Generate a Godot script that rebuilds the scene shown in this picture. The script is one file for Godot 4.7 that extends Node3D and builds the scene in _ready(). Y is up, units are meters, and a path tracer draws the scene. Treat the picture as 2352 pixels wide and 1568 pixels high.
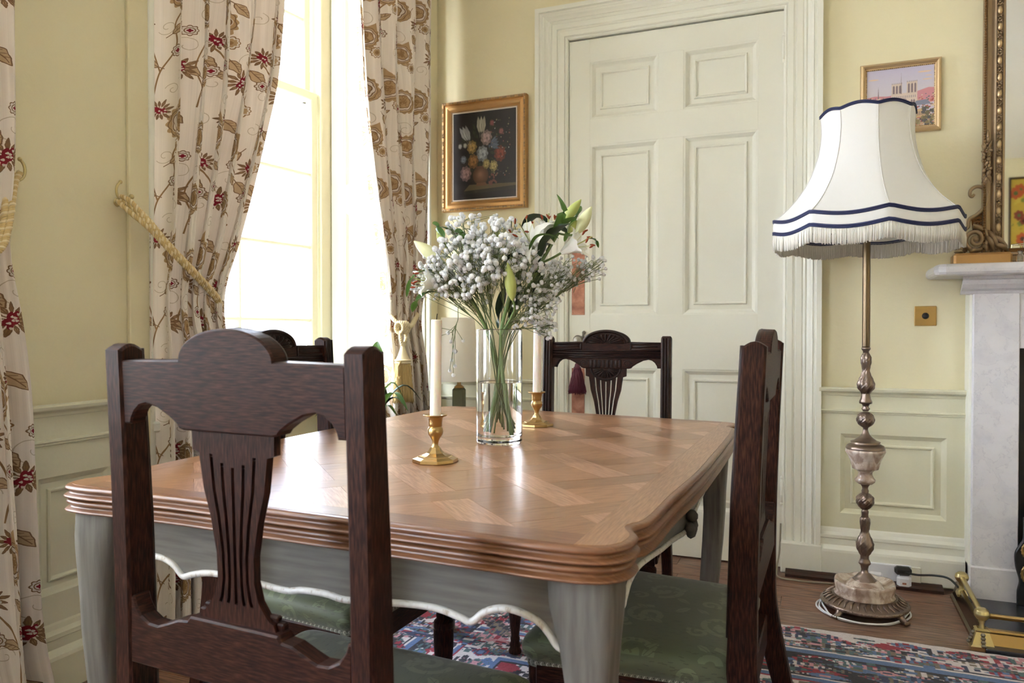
extends Node3D

var M := {}
var taken := {}
var rng := RandomNumberGenerator.new()
const ZW := -3.47     # face of the door wall
const XW := -2.045    # face of the window wall at the pier
const CEIL := 3.25

# ---------------------------------------------------------------- scene order
func _ready() -> void:
	rng.seed = 7
	var cam := Camera3D.new()
	cam.name = "camera"
	cam.fov = rad_to_deg(2.0 * atan(784.0 / 1740.0))
	cam.near = 0.05
	cam.far = 200.0
	cam.position = Vector3(0, 1.03, 0)
	cam.rotation = Vector3(-atan(24.0 / 1740.0), atan(704.0 / 1740.0), 0)
	var att := CameraAttributesPhysical.new()
	att.frustum_focal_length = 12.0 * 1740.0 / 784.0
	att.frustum_focus_distance = 1.95
	att.exposure_aperture = 7.1
	cam.attributes = att
	add_child(cam)
	cam.current = true
	var env := Environment.new()
	env.background_mode = Environment.BG_SKY
	var sky := Sky.new()
	var sm := ProceduralSkyMaterial.new()
	sm.sky_top_color = Color(0.80, 0.88, 1.0)
	sm.sky_horizon_color = Color(0.95, 0.96, 1.0)
	sm.ground_horizon_color = Color(0.78, 0.78, 0.78)
	sm.ground_bottom_color = Color(0.60, 0.60, 0.59)
	sm.sky_energy_multiplier = 1.0
	sm.ground_energy_multiplier = 1.0
	sky.sky_material = sm
	env.sky = sky
	env.background_energy_multiplier = 6.0
	env.tonemap_mode = Environment.TONE_MAPPER_LINEAR
	env.tonemap_exposure = 9.7
	env.sdfgi_enabled = true
	env.ssao_enabled = true
	env.ssil_enabled = true
	var we := WorldEnvironment.new()
	we.name = "world"
	we.environment = env
	add_child(we)
	make_materials()
	build_shell()
	build_windows()
	build_wall_trim()
	build_door()
	build_fireplace()
	build_table()
	build_chairs()
	build_curtains()
	build_tiebacks()
	build_lamp()
	build_pictures()
	build_mirror()
	build_small_things()
	build_candles()
	build_vase()
	build_flowers()
	build_rug()

# ---------------------------------------------------------------- naming
func numbered(n: String) -> String:
	var k: int = taken.get(n, -1) + 1
	taken[n] = k
	return n if k == 0 else "%s_%03d" % [n, k]

func tag(o: Node, label: String, category: String, group := "", kind := "") -> void:
	if label: o.set_meta("label", label)
	if category: o.set_meta("category", category)
	if group: o.set_meta("group", group)
	if kind: o.set_meta("kind", kind)

func thing(called: String, label: String, category: String, at := Vector3.ZERO, turn := 0.0, group := "") -> Node3D:
	var o := Node3D.new()
	o.name = numbered(called)
	o.position = at
	o.rotation.y = turn
	tag(o, label, category, group)
	add_child(o)
	return o

func put(called: String, mesh: Mesh, m: Material, parent: Node = null, xf := Transform3D()) -> MeshInstance3D:
	var o := MeshInstance3D.new()
	o.mesh = mesh
	o.material_override = m
	o.transform = xf
	if parent == null:
		o.name = numbered(called)
		add_child(o)
	else:
		o.name = called
		parent.add_child(o, true)
	return o

func struct(called: String, label: String, mesh: Mesh = null, m: Material = null, at := Vector3.ZERO) -> Node3D:
	var o: Node3D
	if mesh == null:
		o = Node3D.new()
	else:
		var mi := MeshInstance3D.new()
		mi.mesh = mesh
		mi.material_override = m
		o = mi
	o.name = numbered(called)
	o.position = at
	o.set_meta("kind", "structure")
	o.set_meta("label", label)
	o.set_meta("category", called.split("_")[0])
	add_child(o)
	return o

# ---------------------------------------------------------------- geometry
func new_st(smooth := false) -> SurfaceTool:
	var st := SurfaceTool.new()
	st.begin(Mesh.PRIMITIVE_TRIANGLES)
	st.set_smooth_group(0 if smooth else -1)
	return st

func sg(st: SurfaceTool, smooth: bool) -> void:
	st.set_smooth_group(0 if smooth else -1)

# a, b, c counter-clockwise seen from outside
func tri(st: SurfaceTool, a: Vector3, b: Vector3, c: Vector3) -> void:
	st.add_vertex(a)
	st.add_vertex(c)
	st.add_vertex(b)

func quad(st: SurfaceTool, a: Vector3, b: Vector3, c: Vector3, d: Vector3) -> void:
	tri(st, a, b, c)
	tri(st, a, c, d)

func face_out(st: SurfaceTool, p: Array, mid: Vector3) -> void:
	var n: Vector3 = (p[1] - p[0]).cross(p[2] - p[0])
	if n.dot(p[0] - mid) < 0: p.reverse()
	for k in range(1, p.size() - 1):
		tri(st, p[0], p[k], p[k + 1])

# box with chamfered edges
func bx(st: SurfaceTool, c: Vector3, s: Vector3, b := 0.0, xf := Transform3D()) -> void:
	var h := s * 0.5
	var mid := xf * c
	if b <= 0.0:
		for ax in 3:
			for sgn in [-1.0, 1.0]:
				var u := Vector3.ZERO; var v := Vector3.ZERO; var w := Vector3.ZERO
				w[ax] = sgn * h[ax]; u[(ax + 1) % 3] = h[(ax + 1) % 3]; v[(ax + 2) % 3] = h[(ax + 2) % 3]
				face_out(st, [xf * (c + w + u + v), xf * (c + w - u + v), xf * (c + w - u - v), xf * (c + w + u - v)], mid)
		return
	b = minf(b, minf(h.x, minf(h.y, h.z)) * 0.99)
	var pt := func(sx: float, sy: float, sz: float, ax: int) -> Vector3:
		var p := Vector3(sx * (h.x - b), sy * (h.y - b), sz * (h.z - b))
		p[ax] = [sx * h.x, sy * h.y, sz * h.z][ax]
		return xf * (c + p)
	for ax in 3:
		for sgn in [-1.0, 1.0]:
			var ps := []
			for k in [[1, 1], [-1, 1], [-1, -1], [1, -1]]:
				var q := Vector3.ZERO
				q[ax] = sgn; q[(ax + 1) % 3] = k[0]; q[(ax + 2) % 3] = k[1]
				ps.append(pt.call(q.x, q.y, q.z, ax))
			face_out(st, ps, mid)
		var a1 := (ax + 1) % 3
		var a2 := (ax + 2) % 3
		for s1 in [-1.0, 1.0]:
			for s2 in [-1.0, 1.0]:
				var q := Vector3.ZERO; var r := Vector3.ZERO
				q[ax] = -1; q[a1] = s1; q[a2] = s2
				r = q; r[ax] = 1
				face_out(st, [pt.call(q.x, q.y, q.z, a1), pt.call(r.x, r.y, r.z, a1), pt.call(r.x, r.y, r.z, a2), pt.call(q.x, q.y, q.z, a2)], mid)
	for sx in [-1.0, 1.0]:
		for sy in [-1.0, 1.0]:
			for sz in [-1.0, 1.0]:
				face_out(st, [pt.call(sx, sy, sz, 0), pt.call(sx, sy, sz, 1), pt.call(sx, sy, sz, 2)], mid)

# turned shape: profile of (radius, height), bottom to top
func lathe(st: SurfaceTool, prof_in: Array, seg := 24, xf := Transform3D(), ripple := 0.0, lobes := 0) -> void:
	sg(st, true)
	var rings := []
	var full := []
	for i in prof_in.size():
		full.append(prof_in[i])
		if i + 1 < prof_in.size():
			var l: float = prof_in[i].distance_to(prof_in[i + 1])
			if l > 0.012:   # rings close to the ends keep long straight walls straight
				full.append(prof_in[i].lerp(prof_in[i + 1], 0.0012 / l))
				full.append(prof_in[i].lerp(prof_in[i + 1], 1.0 - 0.0012 / l))
	var prof := full
	for p in prof:
		var ring := PackedVector3Array()
		for k in seg:
			var a := TAU * k / seg
			var r: float = p.x
			if ripple > 0.0: r *= 1.0 + ripple * cos(a * lobes) * (0.6 + 0.4 * cos(p.y * 330.0)) + ripple * 0.5 * cos(a * lobes * 2.0 + 1.0) * sin(p.y * 560.0)
			ring.append(xf * Vector3(cos(a) * r, p.y, sin(a) * r))
		rings.append(ring)
	for i in prof.size() - 1:
		for k in seg:
			var j := (k + 1) % seg
			var a: Vector3 = rings[i][k]; var b: Vector3 = rings[i][j]
			var c: Vector3 = rings[i + 1][j]; var d: Vector3 = rings[i + 1][k]
			if prof[i].x > 1e-6: tri(st, a, d, b)
			if prof[i + 1].x > 1e-6: tri(st, b, d, c)

# tube along points, one radius or one per point
func tube(st: SurfaceTool, pts: PackedVector3Array, rad, seg := 8, caps := true, flat := 1.0) -> void:
	sg(st, true)
	var n := pts.size()
	var rings := []
	var nrm := Vector3.ZERO
	for i in n:
		var t: Vector3 = (pts[mini(i + 1, n - 1)] - pts[maxi(i - 1, 0)]).normalized()
		if i == 0:
			nrm = t.cross(Vector3.UP if absf(t.y) < 0.9 else Vector3.RIGHT).normalized()
		else:
			nrm = (nrm - t * nrm.dot(t)).normalized()
		var bi := t.cross(nrm)
		var r: float = rad[i] if typeof(rad) != TYPE_FLOAT else rad
		var ring := PackedVector3Array()
		for k in seg:
			var a := TAU * k / seg
			ring.append(pts[i] + (nrm * cos(a) + bi * sin(a) * flat) * r)
		rings.append(ring)
	for i in n - 1:
		for k in seg:
			var j := (k + 1) % seg
			quad(st, rings[i][k], rings[i][j], rings[i + 1][j], rings[i + 1][k])
	if caps:
		for k in range(1, seg - 1):
			tri(st, rings[0][0], rings[0][k + 1], rings[0][k])
			tri(st, rings[n - 1][0], rings[n - 1][k], rings[n - 1][k + 1])

func ccw(poly: PackedVector2Array) -> PackedVector2Array:
	if Geometry2D.is_polygon_clockwise(poly):
		var q := poly.duplicate()
		q.reverse()
		return q
	return poly

func inset(poly: PackedVector2Array, d: float) -> PackedVector2Array:
	var out := PackedVector2Array()
	var n := poly.size()
	for i in n:
		var e0 := (poly[i] - poly[(i + n - 1) % n]).normalized()
		var e1 := (poly[(i + 1) % n] - poly[i]).normalized()
		var m := Vector2(-e0.y - e1.y, e0.x + e1.x)
		if m.length() < 1e-5: m = Vector2(-e0.y, e0.x)
		m = m.normalized()
		var k := maxf(0.45, m.dot(Vector2(-e0.y, e0.x)))
		out.append(poly[i] + m * d / k)
	return out

# polygon in xy pushed out from z0 to z1, with bevelled rims
func extr(st: SurfaceTool, poly_in: PackedVector2Array, z0: float, z1: float, bev := 0.0, xf := Transform3D(), smooth_side := false) -> void:
	var poly := ccw(poly_in)
	var cap := inset(poly, bev) if bev > 0.0 else poly
	var idx := Geometry2D.triangulate_polygon(cap)
	sg(st, false)
	for k in range(0, idx.size(), 3):
		var a := cap[idx[k]]; var b := cap[idx[k + 1]]; var c := cap[idx[k + 2]]
		if (b - a).cross(c - a) < 0:
			var t := b; b = c; c = t
		tri(st, xf * Vector3(a.x, a.y, z1), xf * Vector3(b.x, b.y, z1), xf * Vector3(c.x, c.y, z1))
		tri(st, xf * Vector3(a.x, a.y, z0), xf * Vector3(c.x, c.y, z0), xf * Vector3(b.x, b.y, z0))
	sg(st, smooth_side)
	var n := poly.size()
	for i in n:
		var j := (i + 1) % n
		var p := poly[i]; var q := poly[j]
		quad(st, xf * Vector3(p.x, p.y, z0 + bev), xf * Vector3(q.x, q.y, z0 + bev), xf * Vector3(q.x, q.y, z1 - bev), xf * Vector3(p.x, p.y, z1 - bev))
		if bev > 0.0:
			var r := cap[i]; var s := cap[j]
			quad(st, xf * Vector3(p.x, p.y, z1 - bev), xf * Vector3(q.x, q.y, z1 - bev), xf * Vector3(s.x, s.y, z1), xf * Vector3(r.x, r.y, z1))
			quad(st, xf * Vector3(q.x, q.y, z0 + bev), xf * Vector3(p.x, p.y, z0 + bev), xf * Vector3(r.x, r.y, z0), xf * Vector3(s.x, s.y, z0))
	sg(st, false)

# mitred frame in xy facing +z: profile of (distance in from the outer edge, height)
func frame(st: SurfaceTool, x0: float, y0: float, x1: float, y1: float, prof: Array, xf := Transform3D()) -> void:
	sg(st, false)
	for i in prof.size() - 1:
		var a: Vector2 = prof[i]; var b: Vector2 = prof[i + 1]
		var A := [Vector3(x0 + a.x, y0 + a.x, a.y), Vector3(x1 - a.x, y0 + a.x, a.y), Vector3(x1 - a.x, y1 - a.x, a.y), Vector3(x0 + a.x, y1 - a.x, a.y)]
		var B := [Vector3(x0 + b.x, y0 + b.x, b.y), Vector3(x1 - b.x, y0 + b.x, b.y), Vector3(x1 - b.x, y1 - b.x, b.y), Vector3(x0 + b.x, y1 - b.x, b.y)]
		for k in 4:
			var j := (k + 1) % 4
			quad(st, xf * A[k], xf * A[j], xf * B[j], xf * B[k])

# straight moulding from A to B: profile of (out, up)
func mould(st: SurfaceTool, a: Vector3, b: Vector3, out: Vector3, up: Vector3, prof: Array, ends := true) -> void:
	sg(st, false)
	var mid := (a + b) * 0.5
	var c := Vector2.ZERO
	for p in prof: c += p / prof.size()
	mid += out * c.x + up * c.y
	var flip := (b - a).cross(up).dot(out) < 0
	for i in prof.size() - 1:
		var p: Vector2 = prof[i]; var q: Vector2 = prof[i + 1]
		var v := [a + out * p.x + up * p.y, b + out * p.x + up * p.y, b + out * q.x + up * q.y, a + out * q.x + up * q.y]
		if flip: v.reverse()
		quad(st, v[0], v[1], v[2], v[3])
	if ends:
		for k in range(1, prof.size() - 1):
			for e in [a, b]:
				var f := [e + out * prof[0].x + up * prof[0].y, e + out * prof[k].x + up * prof[k].y, e + out * prof[k + 1].x + up * prof[k + 1].y]
				face_out(st, f, mid)

# finish: normals, and box-mapped texture coordinates in metres with the grain along v
func fin(st: SurfaceTool, grain := 1, shift := true) -> ArrayMesh:
	st.generate_normals()
	var a := st.commit_to_arrays()
	var v: PackedVector3Array = a[Mesh.ARRAY_VERTEX]
	var uv := PackedVector2Array()
	uv.resize(v.size())
	var off := Vector2(rng.randf() * 7.0, rng.randf() * 7.0) if shift else Vector2.ZERO
	for i in range(0, v.size(), 3):
		var n := (v[i + 1] - v[i]).cross(v[i + 2] - v[i]).abs()
		var ax := 0
		if n.y > n.x and n.y >= n.z: ax = 1
		elif n.z > n.x: ax = 2
		var vv := grain
		var uu := 3 - ax - grain
		if ax == grain:
			uu = (ax + 1) % 3
			vv = (ax + 2) % 3
		for k in 3:
			uv[i + k] = Vector2(v[i + k][uu], v[i + k][vv]) + off
	a[Mesh.ARRAY_TEX_UV] = uv
	a[Mesh.ARRAY_TANGENT] = null
	var m := ArrayMesh.new()
	m.add_surface_from_arrays(Mesh.PRIMITIVE_TRIANGLES, a)
	return m

func done(st: SurfaceTool) -> ArrayMesh:
	st.generate_normals()
	return st.commit()

# smooth sheet over a grid
func sheet(nu: int, nv: int, f: Callable, uvf: Callable) -> ArrayMesh:
	var v := PackedVector3Array(); var uv := PackedVector2Array(); var idx := PackedInt32Array()
	for j in nv + 1:
		for i in nu + 1:
			v.append(f.call(float(i) / nu, float(j) / nv))
			uv.append(uvf.call(float(i) / nu, float(j) / nv))
	var nrm := PackedVector3Array(); nrm.resize(v.size())
	for j in nv:
		for i in nu:
			var a := j * (nu + 1) + i
			var q := [a, a + 1, a + nu + 2, a + nu + 1]
			idx.append_array([q[0], q[2], q[1], q[0], q[3], q[2]])
			var n := (v[q[2]] - v[q[0]]).cross(v[q[3]] - v[q[1]])
			for k in q: nrm[k] += n
	for i in nrm.size(): nrm[i] = nrm[i].normalized()
	var arr := []
	arr.resize(Mesh.ARRAY_MAX)
	arr[Mesh.ARRAY_VERTEX] = v; arr[Mesh.ARRAY_NORMAL] = nrm; arr[Mesh.ARRAY_TEX_UV] = uv; arr[Mesh.ARRAY_INDEX] = idx
	var m := ArrayMesh.new()
	m.add_surface_from_arrays(Mesh.PRIMITIVE_TRIANGLES, arr)
	return m

func ball(st: SurfaceTool, c: Vector3, r: float, seg := 12, sy := 1.0) -> void:
	var prof := []
	var k := maxi(4, seg / 2)
	for i in k + 1:
		var a := PI * i / k - PI / 2
		prof.append(Vector2(maxf(0.0, cos(a) * r) if i > 0 and i < k else 0.0, sin(a) * r * sy))
	lathe(st, prof, seg, Transform3D(Basis(), c))

func curve(pts: Array, n: int) -> PackedVector3Array:
	var out := PackedVector3Array()
	var m := pts.size()
	for i in n + 1:
		var t := float(i) / n * (m - 1)
		var k := mini(int(t), m - 2)
		out.append(pts[k].cubic_interpolate(pts[k + 1], pts[maxi(k - 1, 0)], pts[mini(k + 2, m - 1)], t - k))
	return out

func curve2(pts: Array, n: int) -> PackedVector2Array:
	var out := PackedVector2Array()
	var m := pts.size()
	for i in n + 1:
		var t := float(i) / n * (m - 1)
		var k := mini(int(t), m - 2)
		out.append(pts[k].cubic_interpolate(pts[k + 1], pts[maxi(k - 1, 0)], pts[mini(k + 2, m - 1)], t - k))
	return out

# value of a table of (at, value), straight between rows
func lerp_table(t: Array, x: float) -> float:
	if x <= t[0][0]: return t[0][1]
	for i in t.size() - 1:
		if x <= t[i + 1][0]:
			var k: float = (x - t[i][0]) / (t[i + 1][0] - t[i][0])
			return lerpf(t[i][1], t[i + 1][1], k)
	return t[t.size() - 1][1]

# ---------------------------------------------------------------- pictures drawn by hand
class Pen:
	var im: Image
	var w := 0
	var h := 0
	var wrap := false
	func _init(ww: int, hh: int, c: Color, tiled := false) -> void:
		w = ww; h = hh; wrap = tiled
		im = Image.create(ww, hh, false, Image.FORMAT_RGB8)
		im.fill(c)
	# points in 0..1, y down
	func poly(p: PackedVector2Array, c: Color) -> void:
		var lo := p[0]; var hi := p[0]
		for q in p:
			lo = lo.min(q); hi = hi.max(q)
		for oy in ([-1, 0, 1] if wrap else [0]):
			for ox in ([-1, 0, 1] if wrap else [0]):
				if hi.x + ox < 0 or lo.x + ox > 1 or hi.y + oy < 0 or lo.y + oy > 1: continue
				_fill(p, Vector2(ox, oy), c, lo.y + oy, hi.y + oy)
	func _fill(p: PackedVector2Array, o: Vector2, c: Color, y0: float, y1: float) -> void:
		var n := p.size()
		for y in range(maxi(0, int(floor(y0 * h))), mini(h - 1, int(ceil(y1 * h))) + 1):
			var fy := (y + 0.5) / h - o.y
			var xs := PackedFloat32Array()
			for i in n:
				var a := p[i]; var b := p[(i + 1) % n]
				if (a.y <= fy) != (b.y <= fy):
					xs.append((a.x + (fy - a.y) / (b.y - a.y) * (b.x - a.x) + o.x) * w)
			xs.sort()
			for k in range(0, xs.size() - 1, 2):
				var xa := int(round(xs[k])); var xb := int(round(xs[k + 1]))
				if xb > xa: im.fill_rect(Rect2i(xa, y, xb - xa, 1), c)
	func line(p: PackedVector2Array, wid: float, c: Color, asp := 1.0) -> void:
		for i in p.size() - 1:
			var d := (p[i + 1] - p[i])
			if d.length() < 1e-6: continue
			d = d.normalized() * wid * 0.5
			var m := Vector2(-d.y, d.x * asp)
			poly(PackedVector2Array([p[i] + m - d * 0.4, p[i + 1] + m + d * 0.4, p[i + 1] - m + d * 0.4, p[i] - m - d * 0.4]), c)
	func blob(c: Vector2, r: float, col: Color, lobes := 0, depth := 0.0, rot := 0.0, sx := 1.0, sy := 1.0, power := 1.0) -> void:
		var p := PackedVector2Array()
		for k in 72:
			var a := TAU * k / 72.0
			var rr := r * (1.0 - depth + depth * pow(absf(cos(a * lobes * 0.5)), power)) if lobes else r
			p.append(c + (Vector2(cos(a) * sx, sin(a) * sy) * rr).rotated(rot))
		poly(p, col)
	func ring(c: Vector2, r: float, wid: float, col: Color, lobes := 0, depth := 0.0, rot := 0.0, sx := 1.0, sy := 1.0) -> void:
		var p := PackedVector2Array()
		for k in 61:
			var a := TAU * k / 60.0
			var rr := r * (1.0 - depth + depth * absf(cos(a * lobes * 0.5))) if lobes else r
			p.append(c + (Vector2(cos(a) * sx, sin(a) * sy) * rr).rotated(rot))
		line(p, wid, col)
	func leaf(c: Vector2, l: float, wd: float, rot: float, fill: Color, edge: Color) -> void:
		var p := PackedVector2Array()
		for k in 13:
			var t := k / 12.0
			p.append(c + Vector2(t * l, -pow(sin(t * PI), 0.85) * wd * (1.0 + 0.10 * sin(t * 19.0)) * (1.15 - 0.5 * t)).rotated(rot))
		for k in range(11, 0, -1):
			var t := k / 12.0
			p.append(c + Vector2(t * l, pow(sin(t * PI), 0.85) * wd * (1.0 + 0.10 * sin(t * 17.0)) * (1.15 - 0.5 * t)).rotated(rot))
		poly(p, fill)
		var q := p.duplicate()
		q.append(p[0])
		line(q, 0.006, edge)
		line(PackedVector2Array([c - Vector2(l * 0.3, 0).rotated(rot), c + Vector2(l * 0.85, 0).rotated(rot)]), 0.006, edge)
	func curl(c: Vector2, r: float, rot: float, turns: float, wid: float, col: Color, dir := 1.0) -> void:
		var p := PackedVector2Array()
		for k in 37:
			var t := k / 36.0
			var a := t * turns * TAU
			p.append(c + Vector2(cos(a), sin(a) * dir).rotated(rot) * r * (1.0 - 0.82 * t))
		line(p, wid, col)
	func tex() -> ImageTexture:
		return ImageTexture.create_from_image(im)

func rgb8(r: int, g: int, b: int) -> Color:
	return Color(r / 255.0, g / 255.0, b / 255.0)

func curtain_texture() -> ImageTexture:
	var base := rgb8(234, 224, 212)
	var tan1 := rgb8(178, 148, 108)
	var tan2 := rgb8(146, 112, 72)
	var line1 := rgb8(128, 98, 68)
	var pale := rgb8(206, 190, 166)
	var red := rgb8(128, 16, 34)
	var p := Pen.new(1024, 1024, base, true)
	for k in 150:
		var x := rng.randf()
		var d := rng.randf_range(-0.03, 0.02)
		p.im.fill_rect(Rect2i(int(x * 1024), 0, rng.randi_range(1, 3), 1024), Color(base.r + d, base.g + d, base.b + d))
	# tendrils
	for c in [[0.58, 0.30, 0.07, 0.3, 1.0], [0.10, 0.46, 0.06, 2.6, -1.0], [0.72, 0.60, 0.08, 4.0, 1.0], [0.30, 0.86, 0.06, 1.0, -1.0], [0.90, 0.10, 0.06, 5.0, 1.0], [0.46, 0.56, 0.09, 2.0, 1.0], [0.95, 0.80, 0.06, 0.0, -1.0], [0.14, 0.95, 0.05, 3.5, 1.0]]:
		p.curl(Vector2(c[0], c[1]), c[2], c[3], 1.2, 0.005, pale.darkened(0.06), c[4])
	# stems
	for s in [[Vector2(0.02, 0.98), Vector2(0.06, 0.80), Vector2(0.16, 0.62), Vector2(0.15, 0.45), Vector2(0.22, 0.34)], [Vector2(0.06, 0.80), Vector2(0.00, 0.62), Vector2(-0.08, 0.50)], [Vector2(0.52, 1.05), Vector2(0.56, 0.90), Vector2(0.68, 0.84), Vector2(0.80, 0.90)], [Vector2(0.56, 0.90), Vector2(0.50, 0.72), Vector2(0.58, 0.52), Vector2(0.66, 0.44)]]:
		var q := PackedVector2Array()
		for i in s.size() - 1:
			for k in 10:
				q.append(s[i].cubic_interpolate(s[i + 1], s[maxi(i - 1, 0)], s[mini(i + 2, s.size() - 1)], k / 10.0))
		q.append(s[s.size() - 1])
		p.line(q, 0.011, tan2)
	# leaves
	for l in [[0.13, 0.52, 0.13, 0.035, -0.5], [0.05, 0.76, 0.12, 0.035, 3.6], [0.57, 0.62, 0.12, 0.036, -0.9], [0.53, 0.80, 0.13, 0.034, 3.9], [0.70, 0.84, 0.12, 0.034, 0.6], [0.34, 0.55, 0.12, 0.035, 1.1], [0.85, 0.30, 0.13, 0.036, 2.2], [0.36, 0.06, 0.14, 0.042, 0.9], [0.86, 0.56, 0.15, 0.044, 1.0]]:
		p.leaf(Vector2(l[0], l[1]), l[2] * 1.1, l[3] * 0.95, l[4], tan1.lightened(0.12), line1)
		for k in 3: p.line(PackedVector2Array([Vector2(l[0], l[1]) + Vector2(l[2] * (0.25 + k * 0.2), 0).rotated(l[4]), Vector2(l[0], l[1]) + Vector2(l[2] * (0.4 + k * 0.2), -l[3] * 0.6).rotated(l[4])]), 0.004, line1)
	# large tan blooms
	for b in [[0.24, 0.22, 0.125, -0.4], [0.70, 0.30, 0.12, -1.2], [0.73, 0.78, 0.10, 0.3]]:
		var c := Vector2(b[0], b[1]); var r: float = b[2]
		p.blob(c, r * 1.12, tan1, 16, 0.16, b[3], 1.0, 1.08)
		p.poly(PackedVector2Array([c + Vector2(-0.5, -0.7).rotated(b[3]) * r, c + Vector2(0.35, -1.65).rotated(b[3]) * r, c + Vector2(0.85, -0.5).rotated(b[3]) * r]), tan1)
		p.blob(c, r * 0.86, base.darkened(0.05), 7, 0.1, b[3] + 0.4)
		p.ring(c, r * 0.80, 0.008, line1, 7, 0.12, b[3] + 0.4)
		p.ring(c, r * 1.0, 0.006, line1, 9, 0.1, b[3])
		p.blob(c, r * 0.62, tan1, 6, 0.12, b[3])
		p.ring(c, r * 0.60, 0.008, line1, 6, 0.12, b[3])
		for k in 16:
			p.curl(c + Vector2(rng.randf() * 0.45 * r, 0).rotated(rng.randf() * TAU), r * 0.16, rng.randf() * TAU, 0.8, 0.006, tan2)
	# rosettes
	for b in [[0.33, 0.40, 0.06], [0.82, 0.93, 0.058]]:
		var c := Vector2(b[0], b[1])
		p.blob(c, b[2], tan2, 10, 0.2)
		p.blob(c, b[2] * 0.86, base.darkened(0.04), 10, 0.24)
		p.blob(c, b[2] * 0.66, tan1, 10, 0.24)
		p.blob(c, b[2] * 0.3, tan2, 6, 0.2)
	# small daisies with red hearts
	for b in [[0.17, 0.66, 0.048], [0.47, 0.44, 0.045], [0.93, 0.70, 0.05]]:
		var c := Vector2(b[0], b[1])
		p.blob(c, b[2], line1, 8, 0.22)
		p.blob(c, b[2] * 0.84, base.darkened(0.08), 8, 0.24)
		p.ring(c, b[2] * 0.5, 0.005, line1)
		p.blob(c, b[2] * 0.34, red, 4, 0.4)
	# red flowers
	for b in [[0.42, 0.74, 0.10, 0.4], [0.93, 0.45, 0.085, -0.7], [0.06, 0.10, 0.08, 1.8]]:
		var c := Vector2(b[0], b[1]); var r: float = b[2]
		for k in 13:
			var a: float = b[3] + k * TAU / 13.0
			p.leaf(c + Vector2(r * 0.4, 0).rotated(a), r * (0.72 if k % 2 else 0.5), r * 0.10, a, tan1 if k % 3 else tan2, line1)
		p.blob(c, r * 0.52, red, 5, 0.35, b[3], 0.62, 1.25)
		for k in 7:
			p.blob(c + Vector2(rng.randf_range(-0.3, 0.3), rng.randf_range(-0.55, 0.55)).rotated(b[3]) * r, r * 0.09, base.darkened(0.08), 3, 0.3, k)
	return p.tex()

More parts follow.
